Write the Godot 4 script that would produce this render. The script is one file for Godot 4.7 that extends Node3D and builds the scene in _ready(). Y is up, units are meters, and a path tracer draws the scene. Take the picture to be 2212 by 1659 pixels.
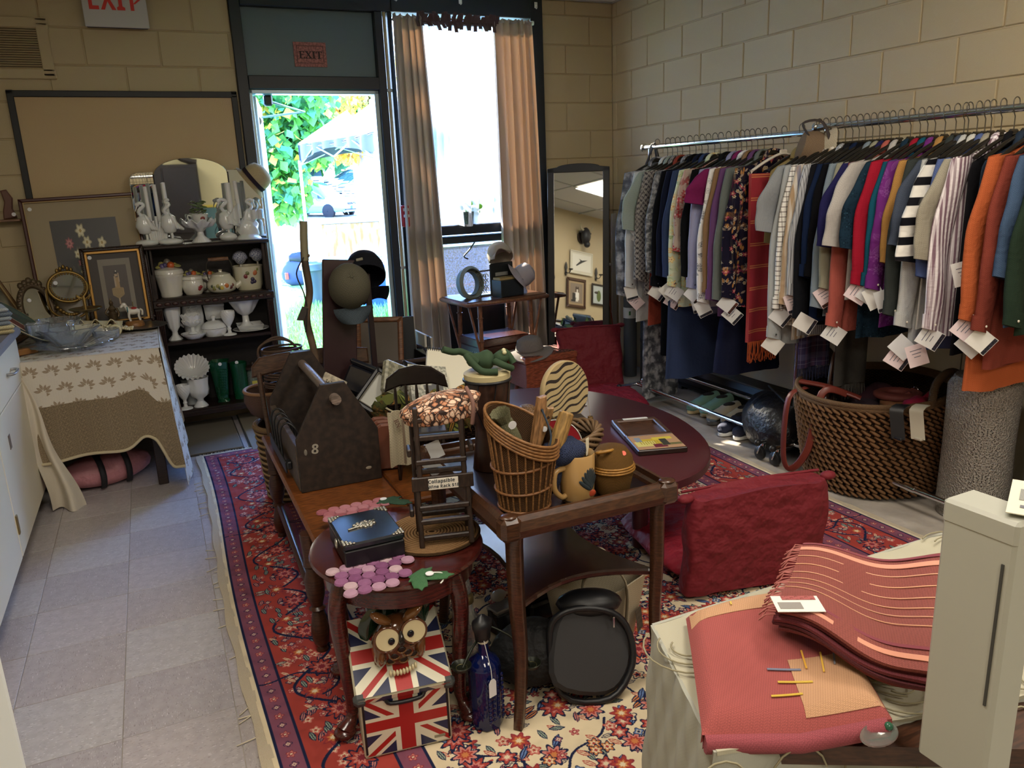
extends Node3D
# A charity sale room with a door and window onto a lawn: built object by object.
const V0 = Vector3.ZERO
const I = Transform3D.IDENTITY
var taken = {}
var mats = {}
var texs = {}
var rng = RandomNumberGenerator.new()
var grp = 1

func _ready():
	rng.seed = 7
	view_and_light()
	textures()
	shell()
	outside()
	door_and_window()
	left_side()
	centre()
	right_side()
	foreground()
	behind_camera()

func view_and_light():
	var cam = Camera3D.new(); cam.name = "camera"; add_child(cam)
	var M = Basis(Vector3(0.907202, -0.039415, 0.418844), Vector3(0.141137, 0.966416, -0.214754), Vector3(-0.396313, 0.253940, 0.882298)).orthonormalized()
	cam.transform = Transform3D(M, Vector3(-3.4118, 1.4934, 5.4767))
	cam.fov = 52.42
	cam.near = 0.05; cam.far = 400.0
	var we = WorldEnvironment.new(); we.name = "environment"
	var e = Environment.new()
	e.background_mode = Environment.BG_SKY
	var sk = ProceduralSkyMaterial.new()
	sk.sky_top_color = Color(0.42, 0.62, 0.95); sk.sky_horizon_color = Color(0.86, 0.94, 1.0)
	sk.ground_horizon_color = Color(0.6, 0.62, 0.6); sk.ground_bottom_color = Color(0.35, 0.36, 0.33)
	sk.sky_energy_multiplier = SKY_E; sk.ground_energy_multiplier = SKY_E
	var sky = Sky.new(); sky.sky_material = sk; e.sky = sky
	e.tonemap_mode = Environment.TONE_MAPPER_LINEAR
	e.tonemap_exposure = EXPO
	e.sdfgi_enabled = true; e.ssao_enabled = true; e.ssil_enabled = true
	we.environment = e; add_child(we)
	var sun = DirectionalLight3D.new(); sun.name = "sun"
	sun.light_color = Color(1.0, 0.95, 0.86); sun.light_energy = SUN_E; sun.light_angular_distance = 0.6; sun.shadow_enabled = true
	add_child(sun)
	sun.look_at_from_position(Vector3(-0.26, 0.57, -1.0), V0)

const SKY_E = 3.4
const SUN_E = 9.0
const EXPO = 1.45
const LAMP_E = 2.2

# ---------- naming ----------
func numbered(parent, called):
	var k = str(parent.get_instance_id()) + called
	if taken.has(k):
		taken[k] += 1
		return "%s_%03d" % [called, taken[k]]
	taken[k] = 0
	return called
func tag(o, label, cat, group = ""):
	o.set_meta("label", label); o.set_meta("category", cat)
	if group != "": o.set_meta("group", group)
	return o
func thing(called, label, cat, at = V0, turn = 0.0, group = ""):
	var o = Node3D.new(); o.name = numbered(self, called); add_child(o)
	o.position = at; o.rotation_degrees.y = turn
	return tag(o, label, cat, group)
func msh(s): 
	if s is Mesh: return s
	s.generate_normals()
	return s.commit()
func part(p, called, s, m, xf = I):
	var o = MeshInstance3D.new(); o.name = numbered(p, called); o.mesh = msh(s); o.material_override = m
	o.transform = xf; p.add_child(o)
	return o
func one(called, label, cat, s, m, at = V0, turn = 0.0, group = ""):
	var o = part(self, called, s, m); o.position = at; o.rotation_degrees.y = turn
	return tag(o, label, cat, group)
func struct(called, s, m, p = self):
	var o = part(p, called, s, m)
	if p == self: o.set_meta("kind", "structure")
	return o
func stuff(o): o.set_meta("kind", "stuff"); return o
func dup(t, label, at, turn = null):
	var r = t.duplicate(); r.name = numbered(self, String(t.name).rstrip("0123456789").trim_suffix("_")); add_child(r); r.position = at
	if turn != null: r.rotation_degrees.y = turn
	r.set_meta("label", label)
	return r

# ---------- geometry ----------
func V(x, y, z): return Vector3(x, y, z)
func X(p = V0, rx = 0.0, ry = 0.0, rz = 0.0): return Transform3D(Basis.from_euler(Vector3(deg_to_rad(rx), deg_to_rad(ry), deg_to_rad(rz))), p)
func S():
	var s = SurfaceTool.new(); s.begin(Mesh.PRIMITIVE_TRIANGLES); return s
func smooth(s): grp += 1; s.set_smooth_group(grp)
func flat(s): s.set_smooth_group(-1)
func tri(s, a, b, c, ua = Vector2.ZERO, ub = Vector2.ZERO, uc = Vector2.ZERO):
	s.set_uv(ua); s.add_vertex(a); s.set_uv(ub); s.add_vertex(b); s.set_uv(uc); s.add_vertex(c)
func quad(s, a, b, c, d, ua = Vector2(0, 0), ub = Vector2(1, 0), uc = Vector2(1, 1), ud = Vector2(0, 1)):
	tri(s, a, b, c, ua, ub, uc); tri(s, a, c, d, ua, uc, ud)
func loft(s, rings, su = 1.0, sv = 1.0, capa = true, capb = true, closed = true):
	smooth(s)
	su = float(su); sv = float(sv)
	var n = rings[0].size(); var m = rings.size(); var e = n if closed else n - 1
	for i in m - 1:
		for j in e:
			var k = (j + 1) % n
			var u0 = su * j / n; var u1 = su * (j + 1) / n; var v0 = sv * i / (m - 1); var v1 = sv * (i + 1) / (m - 1)
			quad(s, rings[i][j], rings[i][k], rings[i + 1][k], rings[i + 1][j], Vector2(u0, v0), Vector2(u1, v0), Vector2(u1, v1), Vector2(u0, v1))
	if closed:
		if capa: fan(s, rings[0], true)
		if capb: fan(s, rings[m - 1], false)
func fan(s, r, rev):
	smooth(s)
	var c = V0
	for p in r: c += p
	c /= r.size()
	for j in r.size():
		var a = r[j]; var b = r[(j + 1) % r.size()]
		var ua = Vector2(a.x - c.x, a.y - c.y + a.z - c.z); var ub = Vector2(b.x - c.x, b.y - c.y + b.z - c.z)
		if rev: tri(s, c, b, a, Vector2.ZERO, ub, ua)
		else: tri(s, c, a, b, Vector2.ZERO, ua, ub)
func ringp(c, ax, ay, n, ph = 0.0):
	var r = PackedVector3Array()
	for j in n:
		var t = TAU * j / n + ph
		r.append(c + ax * cos(t) + ay * sin(t))
	return r
func box(s, c, z, bv = 0.0, xf = I):
	# a box with chamfered edges
	flat(s)
	var h = z * 0.5
	var b = minf(bv, minf(h.x, minf(h.y, h.z)) * 0.9)
	var ax = [Vector3.RIGHT, Vector3.UP, Vector3.BACK]
	for d in 3:
		for sg in [-1.0, 1.0]:
			var n = ax[d]; var u = ax[(d + 1) % 3]; var v = ax[(d + 2) % 3]
			var hn = h[d]; var hu = h[(d + 1) % 3] - b; var hv = h[(d + 2) % 3] - b
			var o = c + n * hn * sg
			var q = [o - u * hu - v * hv, o + u * hu - v * hv, o + u * hu + v * hv, o - u * hu + v * hv]
			if sg > 0: q.reverse()
			quad(s, xf * q[0], xf * q[1], xf * q[2], xf * q[3], Vector2(0, 0), Vector2(hu * 2, 0), Vector2(hu * 2, hv * 2), Vector2(0, hv * 2))
	if b <= 0.0: return
	for d in 3:
		var n = ax[d]; var u = ax[(d + 1) % 3]; var v = ax[(d + 2) % 3]
		var hn = h[d] - b; var hu = h[(d + 1) % 3]; var hv = h[(d + 2) % 3]
		for su in [-1.0, 1.0]:
			for sv in [-1.0, 1.0]:
				var p = c + u * hu * su + v * (hv - b) * sv; var q = c + u * (hu - b) * su + v * hv * sv
				if su * sv > 0: quad(s, xf * (p + n * hn), xf * (p - n * hn), xf * (q - n * hn), xf * (q + n * hn))
				else: quad(s, xf * (p - n * hn), xf * (p + n * hn), xf * (q + n * hn), xf * (q - n * hn))
	for sx in [-1.0, 1.0]:
		for sy in [-1.0, 1.0]:
			for sz in [-1.0, 1.0]:
				var p = c + V(h.x * sx, (h.y - b) * sy, (h.z - b) * sz); var q = c + V((h.x - b) * sx, h.y * sy, (h.z - b) * sz); var r = c + V((h.x - b) * sx, (h.y - b) * sy, h.z * sz)
				if sx * sy * sz > 0: tri(s, xf * p, xf * r, xf * q)
				else: tri(s, xf * p, xf * q, xf * r)
func bx(x0, y0, z0, x1, y1, z1, bv = 0.004):
	var s = S(); box(s, V((x0 + x1) / 2, (y0 + y1) / 2, (z0 + z1) / 2), V(absf(x1 - x0), absf(y1 - y0), absf(z1 - z0)), bv); return s
func cb(c, z, bv = 0.004, xf = I):
	var s = S(); box(s, c, z, bv, xf); return s
func lathe(s, prof, n = 28, xf = I, wob = null, su = 1.0, sv = 1.0):
	su = float(su); sv = float(sv)
	# prof: Vector2(radius, height); breaks smoothing at sharp corners
	var rings = []
	for i in prof.size():
		var r = PackedVector3Array()
		for j in n:
			var t = TAU * j / n; var q = prof[i]
			var rr = q.x; var yy = q.y
			if wob != null:
				var w = wob.call(t, i, q); rr = w.x; yy = w.y
			r.append(xf * V(rr * cos(t), yy, rr * sin(t)))
		rings.append(r)
	smooth(s)
	var L = 0.0
	for i in prof.size() - 1: L += prof[i].distance_to(prof[i + 1])
	var d0 = Vector2.ZERO; var l0 = 0.0
	for i in prof.size() - 1:
		var d = (prof[i + 1] - prof[i])
		if i > 0 and d.length() > 0 and d0.length() > 0 and absf(d0.angle_to(d)) > 0.8: smooth(s)
		var l1 = l0 + d.length()
		for j in n:
			var k = (j + 1) % n
			quad(s, rings[i][j], rings[i][k], rings[i + 1][k], rings[i + 1][j], Vector2(su * j / n, sv * l0 / L), Vector2(su * (j + 1) / n, sv * l0 / L), Vector2(su * (j + 1) / n, sv * l1 / L), Vector2(su * j / n, sv * l1 / L))
		d0 = d; l0 = l1
func lat(pr, n = 28, xf = I, wob = null, su = 1.0, sv = 1.0):
	var a = []
	for i in range(0, pr.size(), 2): a.append(Vector2(pr[i], pr[i + 1]))
	var s = S(); lathe(s, a, n, xf, wob, su, sv); return s
func tube(s, pts, r, n = 8, closed = false, flatn = 1.0, caps = true):
	# r: a number or one radius per point; flatn squashes the section
	var m = pts.size(); var rings = []
	var up = Vector3.UP
	var prev = Vector3.ZERO
	for i in m:
		var a = pts[(i - 1 + m) % m] if (closed or i > 0) else pts[0]
		var b = pts[(i + 1) % m] if (closed or i < m - 1) else pts[m - 1]
		var t = (b - a).normalized()
		if i == 0:
			up = Vector3.UP if absf(t.y) < 0.9 else Vector3.RIGHT
			prev = (up - t * up.dot(t)).normalized()
		else: prev = (prev - t * prev.dot(t)).normalized()
		var q = t.cross(prev)
		var rr = r[i] if r is Array else r
		rings.append(ringp(pts[i], prev * rr * flatn, q * rr, n))
	if closed: rings.append(rings[0])
	loft(s, rings, 1.0, 1.0, not closed and caps, not closed and caps)
func tub(pts, r, n = 8, closed = false, flatn = 1.0):
	var s = S(); tube(s, pts, r, n, closed, flatn); return s
func arc(c, u, v, a0, a1, n):
	var r = []
	for i in n + 1:
		var t = deg_to_rad(lerpf(a0, a1, float(i) / n)); r.append(c + u * cos(t) + v * sin(t))
	return r
func curve(pts, n = 6):
	# a smooth line through the given points
	var r = []; var m = pts.size()
	for i in m - 1:
		var p0 = pts[maxi(i - 1, 0)]; var p3 = pts[mini(i + 2, m - 1)]
		for k in n: r.append(pts[i].cubic_interpolate(pts[i + 1], p0, p3, float(k) / n))
	r.append(pts[m - 1]); return r
func ext(s, poly, d, xf = I, bv = 0.0, us = 1.0):
	# a polygon in the xy plane, pulled out to thickness d along z
	flat(s)
	var n = poly.size()
	var P = PackedVector2Array(poly)
	if Geometry2D.is_polygon_clockwise(P): P.reverse()
	var Q = PackedVector2Array()
	for i in n:
		var a = P[(i - 1 + n) % n]; var b = P[i]; var c = P[(i + 1) % n]
		var e0 = (b - a).normalized(); var e1 = (c - b).normalized()
		var n0 = Vector2(-e0.y, e0.x); var n1 = Vector2(-e1.y, e1.x)
		var m = (n0 + n1)
		m = n0 if m.length() < 0.01 else m / (1.0 + n0.dot(n1))
		Q.append(b + m * bv)
	var T = Geometry2D.triangulate_polygon(Q)
	var h = d * 0.5
	for i in range(0, T.size(), 3):
		var a = Q[T[i]]; var b = Q[T[i + 1]]; var c = Q[T[i + 2]]
		if (b - a).cross(c - a) < 0: var t = b; b = c; c = t
		tri(s, xf * V(a.x, a.y, h), xf * V(c.x, c.y, h), xf * V(b.x, b.y, h), a * us, c * us, b * us)
		tri(s, xf * V(a.x, a.y, -h), xf * V(b.x, b.y, -h), xf * V(c.x, c.y, -h), a * us, b * us, c * us)
	for i in n:
		var k = (i + 1) % n
		var l0 = [V(Q[i].x, Q[i].y, h), V(P[i].x, P[i].y, h - bv), V(P[i].x, P[i].y, -h + bv), V(Q[i].x, Q[i].y, -h)]
		var l1 = [V(Q[k].x, Q[k].y, h), V(P[k].x, P[k].y, h - bv), V(P[k].x, P[k].y, -h + bv), V(Q[k].x, Q[k].y, -h)]
		for j in 3:
			if bv <= 0.0 and j != 1: continue
			quad(s, xf * l0[j], xf * l1[j], xf * l1[j + 1], xf * l0[j + 1])
func ex(pl, d, xf = I, bv = 0.0):
	var a = PackedVector2Array()
	for i in range(0, pl.size(), 2): a.append(Vector2(pl[i], pl[i + 1]))
	var s = S(); ext(s, a, d, xf, bv); return s
func sheet(s, nu, nv, f, th, su = 1.0, sv = 1.0):
	# cloth: a grid of points f(u, v) with thickness th below it
	su = float(su); sv = float(sv)
	var P = []; var N = []
	for i in nv + 1:
		var row = []
		for j in nu + 1: row.append(f.call(float(j) / nu, float(i) / nv))
		P.append(row)
	for i in nv + 1:
		var row = []
		for j in nu + 1:
			var du = P[i][mini(j + 1, nu)] - P[i][maxi(j - 1, 0)]; var dv = P[mini(i + 1, nv)][j] - P[maxi(i - 1, 0)][j]
			row.append(P[i][j] - dv.cross(du).normalized() * th)
		N.append(row)
	smooth(s)
	for i in nv:
		for j in nu:
			var a = Vector2(su * j / nu, sv * i / nv); var b = Vector2(su * (j + 1) / nu, sv * i / nv); var c = Vector2(su * (j + 1) / nu, sv * (i + 1) / nv); var d = Vector2(su * j / nu, sv * (i + 1) / nv)
			quad(s, P[i][j], P[i][j + 1], P[i + 1][j + 1], P[i + 1][j], a, b, c, d)
	smooth(s)
	for i in nv:
		for j in nu:
			var a = Vector2(su * j / nu, sv * i / nv); var b = Vector2(su * (j + 1) / nu, sv * i / nv); var c = Vector2(su * (j + 1) / nu, sv * (i + 1) / nv); var d = Vector2(su * j / nu, sv * (i + 1) / nv)
			quad(s, N[i][j], N[i + 1][j], N[i + 1][j + 1], N[i][j + 1], a, d, c, b)
	flat(s)
	for j in nu:
		quad(s, P[0][j], N[0][j], N[0][j + 1], P[0][j + 1]); quad(s, P[nv][j], P[nv][j + 1], N[nv][j + 1], N[nv][j])
	for i in nv:
		quad(s, P[i][0], P[i + 1][0], N[i + 1][0], N[i][0]); quad(s, P[i][nu], N[i][nu], N[i + 1][nu], P[i + 1][nu])
func sht(nu, nv, f, th, su = 1.0, sv = 1.0):
	var s = S(); sheet(s, nu, nv, f, th, su, sv); return s
func blob(s, c, r, n = 14, m = 8, xf = I, f = null):
	# an ellipsoid, its radius changed by f(direction)
	var rings = []
	for i in m + 1:
		var p = PI * i / m; var row = PackedVector3Array()
		for j in n:
			var t = TAU * j / n; var d = V(sin(p) * cos(t), -cos(p), sin(p) * sin(t))
			var k = f.call(d) if f != null else 1.0
			row.append(xf * (c + d * r * k))
		rings.append(row)
	loft(s, rings, 1.0, 1.0, false, false)
func blb(c, r, n = 14, m = 8, xf = I, f = null):
	var s = S(); blob(s, c, r, n, m, xf, f); return s
func txt(t, size, depth = 0.002, serif = false):
	var m = TextMesh.new(); var f = SystemFont.new(); f.font_names = ["Droid Serif" if serif else "Droid Sans"]; f.font_weight = 700
	m.text = t; m.font = f; m.font_size = 48; m.pixel_size = size / 48.0; m.depth = depth
	return m

# ---------- materials ----------
func C(hex): return Color(hex)
func mat(hex, rough = 0.7, o = {}):
	var k = str(hex) + str(rough) + str(o)
	if mats.has(k): return mats[k]
	var m = StandardMaterial3D.new(); m.albedo_color = Color(hex); m.roughness = rough
	m.metallic = o.get("metal", 0.0); m.metallic_specular = o.get("spec", 0.5)
	if o.has("tex"): m.albedo_texture = texs[o.tex]
	if o.has("bump"):
		m.normal_enabled = true; m.normal_texture = texs[o.bump]; m.normal_scale = o.get("bs", 1.0)
	if o.has("tri"):
		m.uv1_triplanar = true
		if o.get("world", false): m.uv1_world_triplanar = true
		var t = o.tri
		m.uv1_scale = t if t is Vector3 else Vector3(t, t, t)
	elif o.has("uv"):
		var t = o.uv
		m.uv1_scale = t if t is Vector3 else Vector3(t, t, t)
	if o.has("alpha"): m.transparency = BaseMaterial3D.TRANSPARENCY_ALPHA; m.albedo_color.a = o.alpha
	if o.has("refr"): m.refraction_enabled = true; m.refraction_scale = o.refr; m.transparency = BaseMaterial3D.TRANSPARENCY_ALPHA; m.albedo_color.a = o.get("alpha", 0.1)
	if o.has("back"): m.backlight_enabled = true; m.backlight = Color(o.back)
	if o.has("emit"): m.emission_enabled = true; m.emission = Color(o.emit); m.emission_energy_multiplier = o.get("ee", 1.0)
	if o.has("coat"): m.clearcoat_enabled = true; m.clearcoat = o.coat; m.clearcoat_roughness = o.get("cr", 0.15)
	if o.has("vc"): m.vertex_color_use_as_albedo = true
	mats[k] = m
	return m
func wood(hex, rough = 0.4, sc = Vector3(1.2, 9, 9), o = {}):
	var q = {"tex": "grain", "tri": sc}
	q.merge(o); return mat(hex, rough, q)
func cloth(hex, rough = 0.9, sc = 6.0): return mat(hex, rough, {"tex": "weave", "bump": "weave_n", "tri": sc, "bs": 0.5, "spec": 0.2})
func chrome(): return mat("d8dadd", 0.12, {"metal": 1.0})
func glaze(hex, rough = 0.15): return mat(hex, rough, {"coat": 0.6, "cr": 0.08})

func soft3(p):   # a closed outline rounded off
	var r = []; var m = p.size()
	for i in m:
		for k in 4: r.append(p[i].cubic_interpolate(p[(i + 1) % m], p[(i - 1 + m) % m], p[(i + 2) % m], k / 4.0))
	return r
func soft(fl):
	var p = []
	for i in range(0, fl.size(), 2): p.append(V(fl[i], fl[i + 1], 0))
	var r = []
	for q in soft3(p): r.append(q.x); r.append(q.y)
	return r

# ---------- textures ----------
func lin(a, b, t): return a + (b - a) * clampf(t, 0.0, 1.0)
func put(key, img, mip = true):
	if mip: img.generate_mipmaps()
	texs[key] = ImageTexture.create_from_image(img)
func noise_img(w, h, seed, fx, oct = 3, kind = FastNoiseLite.TYPE_SIMPLEX):
	var n = FastNoiseLite.new(); n.seed = seed; n.frequency = fx; n.noise_type = kind; n.fractal_octaves = oct
	return n.get_seamless_image(w, h)
func pix(w, h, f):
	# an image whose pixel (x, y) has the colour f(x, y)
	var im = Image.create_empty(w, h, false, Image.FORMAT_RGB8)
	for y in h:
		for x in w: im.set_pixel(x, y, f.call(x, y))
	return im
func ramp(im, c0, c1, k = 1.0, g = 0.0):
	var w = im.get_width(); var h = im.get_height(); var o = Image.create_empty(w, h, false, Image.FORMAT_RGB8)
	for y in h:
		for x in w: o.set_pixel(x, y, c0.lerp(c1, clampf((im.get_pixel(x, y).r - 0.5) * k + 0.5 + g, 0, 1)))
	return o
func bumpy(key, im, k):
	im = im.duplicate(); im.convert(Image.FORMAT_RGBA8); im.bump_map_to_normal_map(k); put(key, im)
func stamp_flower(R, pet, cols, k = 0.22):
	var n = R * 2 + 1; var im = Image.create_empty(n, n, false, Image.FORMAT_RGBA8)
	for y in n:
		for x in n:
			var dx = float(x - R) / R; var dy = float(y - R) / R; var d = sqrt(dx * dx + dy * dy)
			var e = d / (1.0 - k + k * cos(atan2(dy, dx) * pet))
			if e > 0.98: continue
			im.set_pixel(x, y, cols[0] if e > 0.8 else (cols[1] if e > 0.5 else (cols[2] if e > 0.28 else cols[3])))
	return im
func stamp_leaf(R, ang, c0, c1):
	var n = R * 2 + 1; var im = Image.create_empty(n, n, false, Image.FORMAT_RGBA8)
	for y in n:
		for x in n:
			var q = Vector2(x - R, y - R).rotated(ang) / R
			var w = 0.38 * (1.0 - q.x * q.x)
			if absf(q.x) < 1 and absf(q.y) < w: im.set_pixel(x, y, c0 if (absf(q.y) > w * 0.6 or absf(q.y) < 0.05) else c1)
	return im
func stampc(img, st, x, y):
	img.blend_rect(st, Rect2i(0, 0, st.get_width(), st.get_height()), Vector2i(int(x) - st.get_width() / 2, int(y) - st.get_height() / 2))
func dots(img, pts, w, c):
	for i in pts.size() - 1:
		var n = int(ceil(pts[i].distance_to(pts[i + 1]) / maxf(1.0, w * 0.4)))
		for k in n:
			var q = pts[i].lerp(pts[i + 1], float(k) / n)
			img.fill_rect(Rect2i(int(q.x - w / 2), int(q.y - w / 2), w, w), c)
func floral(key, w, h, ground, stamps, count, seed):
	var r = RandomNumberGenerator.new(); r.seed = seed
	var im = Image.create_empty(w, h, false, Image.FORMAT_RGBA8); im.fill(ground)
	for i in count:
		var st = stamps[r.randi() % stamps.size()]; var x = r.randi() % w; var y = r.randi() % h
		for ox in [-w, 0, w]:
			for oy in [-h, 0, h]: stampc(im, st, x + ox, y + oy)
	im.convert(Image.FORMAT_RGB8); put(key, im)

func textures():
	var a = noise_img(256, 256, 3, 0.02, 4)
	var st = Image.create_empty(256, 256, false, Image.FORMAT_RGB8)
	var b = noise_img(256, 256, 9, 0.05, 4)
	put("grain", ramp(b, C("a8a8a8"), C("ffffff"), 1.6))
	bumpy("rough_n", noise_img(256, 256, 21, 0.06, 4), 3.0)
	bumpy("peel_n", noise_img(512, 512, 22, 0.09, 2), 4.0)
	bumpy("fold_n", noise_img(256, 256, 23, 0.012, 4), 12.0)
	put("mottle", ramp(a, C("bcbcbc"), C("ffffff"), 1.8))
	put("blotch", ramp(noise_img(256, 256, 31, 0.012, 4), C("6f7278"), C("f4f4f4"), 2.4))
	var wv = pix(128, 128, func(x, y): 
		var h = 0.80 + 0.2 * absf(sin(PI * x / 4.0)) * absf(sin(PI * y / 4.0)) + (0.06 if ((x / 4 + y / 4) % 2) == 0 else -0.04)
		return Color(h, h, h))
	put("weave", wv); bumpy("weave_n", wv, 2.0)
	var kn = pix(64, 64, func(x, y):
		var u = fposmod(x + 3.0 * absf(fposmod(y, 16) - 8.0) / 2.0, 16.0) / 16.0
		var h = 0.45 + 0.55 * absf(sin(PI * u)); return Color(h, h, h))
	put("knit", kn); bumpy("knit_n", kn, 6.0)
	# wicker: strands over and under
	var wk = pix(128, 128, func(x, y):
		var cx = x / 16; var cy = y / 8; var over = (cx + cy) % 2 == 0
		var u = fposmod(x, 16) / 16.0; var v = fposmod(y, 8) / 8.0
		var h = sin(PI * v) * (0.75 + 0.25 * sin(PI * u)) if over else sin(PI * u) * 0.45 * (0.3 + 0.7 * sin(PI * v))
		h = 0.25 + 0.75 * h; return Color(h, h, h))
	put("wicker", wk); bumpy("wicker_n", wk, 8.0)
	# vinyl floor tile, flecked
	var r = RandomNumberGenerator.new(); r.seed = 5
	var vt = noise_img(512, 512, 41, 0.02, 3); vt = ramp(vt, C("a7a19f"), C("b5b0ae"))
	for i in 2600:
		var l = 2 + r.randi() % 7; var c = [C("d2cfce"), C("c4c0be"), C("8f8987"), C("98928f"), C("a49a94")][r.randi() % 5]
		vt.fill_rect(Rect2i(r.randi() % 512, r.randi() % 512, l, 1 + r.randi() % 2), c)
	put("vinyl", vt)
	var cc = ramp(noise_img(512, 512, 43, 0.008, 5), C("9d948a"), C("b6ada2"), 1.4); put("concrete", cc)
	# carpet mats
	var mt = pix(128, 128, func(x, y): var h = 0.6 + 0.4 * absf(sin(PI * y / 4.0)) * (0.7 + 0.3 * absf(sin(x * 1.7 + y))); return Color(h, h, h))
	put("mat", mt); bumpy("mat_n", mt, 5.0)
	var lp = noise_img(256, 256, 51, 0.11, 3, FastNoiseLite.TYPE_CELLULAR)
	put("pile", ramp(lp, C("9c9c9c"), C("ffffff"), 1.3)); bumpy("pile_n", lp, 8.0)
	rug_picture()
	# cloth prints
	put("damask", damask())
	put("plaid", pix(128, 128, func(x, y):
		var c = C("34325c"); 
		if (x / 10) % 3 == 0: c = c.lerp(C("80506e"), 0.55)
		if (y / 10) % 4 == 0: c = c.lerp(C("6c6a90"), 0.5)
		if x % 30 == 15 or y % 40 == 20: c = C("9a9ab4")
		return c))
	put("check", pix(64, 64, func(x, y): return C("4c4038") if (x % 16 < 2 or y % 16 < 2) else C("efece6")))
	put("tanplaid", pix(96, 96, func(x, y):
		var c = C("d6cdbd")
		if x % 24 < 6: c = c.lerp(C("9a8468"), 0.5)
		if y % 24 < 6: c = c.lerp(C("9a8468"), 0.5)
		return c))
	put("greystripe", pix(64, 16, func(x, _y): return C("55565c") if x % 8 < 2 else C("b9bbbf")))
	put("tanstripe", pix(96, 16, func(x, _y): return [C("d8d0c4"), C("a98d6a"), C("e7e3da"), C("7c86a4"), C("d8d0c4"), C("b59a7c")][(x / 8) % 6]))
	put("mauvestripe", pix(64, 16, func(x, _y): return C("7e6470") if x % 16 < 8 else C("e9e2e4")))
	put("blackstripe", pix(16, 128, func(_x, y): return C("15151a") if y % 32 < 13 else C("eeeae2")))
	put("shawl", pix(16, 512, func(_x, y):
		var m = y % 64
		return C("d98a55") if (m >= 2 and m < 5) or (m >= 8 and m < 11) else C("a82d38")))
	put("lace", pix(64, 64, func(x, y): var q = sin(x * 0.39) * sin(y * 0.39) + 0.5 * sin(x * 0.98 + y * 0.6); return C("3c3a40") if q > 0.25 else C("9a9690")))
	var nv = C("1c1c30")
	floral("darkfloral", 256, 256, C("1d1a2c"), [stamp_flower(14, 5, [C("8e3548"), C("b0485a"), C("d07a78"), C("e8c490")]), stamp_flower(10, 6, [C("d6c7a6"), C("e8dcc0"), C("c9a25a"), C("7a4a30")]), stamp_leaf(14, 0.6, C("8a7a74"), C("b8a48c")), stamp_leaf(12, 2.2, C("6e7078"), C("94908c")), stamp_leaf(13, 1.4, C("a7733f"), C("c89050"))], 90, 3)
	floral("greenfloral", 256, 256, C("cfd8bd"), [stamp_flower(20, 5, [C("e0a862"), C("e8d58c"), C("f2eccb"), C("c0703c")]), stamp_leaf(20, 0.5, C("7a9466"), C("a8bf8c")), stamp_leaf(18, 2.0, C("b7c69b"), C("e3e6b6"))], 40, 4)
	floral("redfloral", 256, 256, C("b9a79c"), [stamp_flower(20, 6, [C("8c2630"), C("b8323c"), C("d2606a"), C("e8d0c4")]), stamp_leaf(18, 0.9, C("6d2a34"), C("a03a44"))], 60, 6)
	floral("whitefloral", 256, 256, C("eceae8"), [stamp_leaf(20, 0.4, C("2c2c38"), C("dadada")), stamp_leaf(18, 2.1, C("34343e"), C("c6c6cc")), stamp_flower(14, 5, [C("30303a"), C("e6e4e4"), C("b8b8c0"), C("30303a")])], 30, 8)
	floral("lotus", 256, 256, C("1c3040"), [stamp_flower(18, 6, [C("0c161e"), C("1c3040"), C("0c161e"), C("35586c")], 0.4)], 34, 9)
	floral("purplefloral", 256, 256, C("6a2a74"), [stamp_flower(20, 6, [C("8a5296"), C("743480"), C("9a68a6"), C("6a2a74")], 0.35), stamp_leaf(20, 1.0, C("845090"), C("74387e"))], 26, 10)
	floral("liner", 256, 256, C("6d7338"), [stamp_leaf(34, 0.4, C("2a3420"), C("8f9a4a")), stamp_leaf(30, 1.9, C("26301e"), C("b98c3a")), stamp_leaf(28, 2.7, C("20281a"), C("4e5c30")), stamp_flower(24, 4, [C("2a3020"), C("c08a3e"), C("a86a34"), C("5a4424")])], 34, 12)
	floral("pebble", 256, 128, C("2a1a14"), [stamp_flower(19, 3, [C("2a1a14"), C("c9a086"), C("e4cbb4"), C("d8b89c")], 0.1), stamp_flower(16, 4, [C("2a1a14"), C("a0684a"), C("b87f5c"), C("c08a68")], 0.1)], 90, 13)
	put("stone", pix(256, 128, func(x, y): return C("7c7c7c")))
	# zebra stripes of the round fan
	put("zebra", pix(256, 256, func(x, y):
		var v = y + 0.33 * x + 9.0 * sin(x * 0.021 + y * 0.03) + 5.0 * sin(x * 0.06)
		var m = fposmod(v, 27.0)
		return C("221a16") if m < 8.5 + 2.5 * sin(x * 0.03 + floorf(v / 27.0) * 2.0) else C("b5a27a").lerp(C("9c895f"), 0.5 + 0.5 * sin(x * 1.3 + y * 0.7))))
	put("flag", pix(320, 320, func(x, y): return flag_col(x / 320.0 - 0.5, y / 320.0 - 0.5)))
	put("bouquet", bouquet())
	put("dancer", dancer())
	put("collie", collie())
	put("goose", pix(128, 96, func(x, y): return C("e6e2d4")))
	put("napkin", napkin())
	put("sampler", sampler())
	put("fish", fish())
	put("cork", ramp(noise_img(128, 128, 77, 0.06, 4), C("1e0f0c"), C("8a4a3a"), 3.0))
	put("speckle", ramp(noise_img(128, 128, 78, 0.12, 2), C("1f2c66"), C("eef0f6"), 6.0))
	put("bark", ramp(noise_img(128, 128, 79, 0.03, 5), C("8f8f8f"), C("ffffff"), 2.0))
	put("lawn", ramp(noise_img(256, 256, 80, 0.05, 4), C("5f8f45"), C("a5cf78"), 1.8))
	put("leaflitter", ramp(noise_img(256, 256, 81, 0.08, 4), C("b6a48e"), C("e9dfd0"), 1.8))
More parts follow.
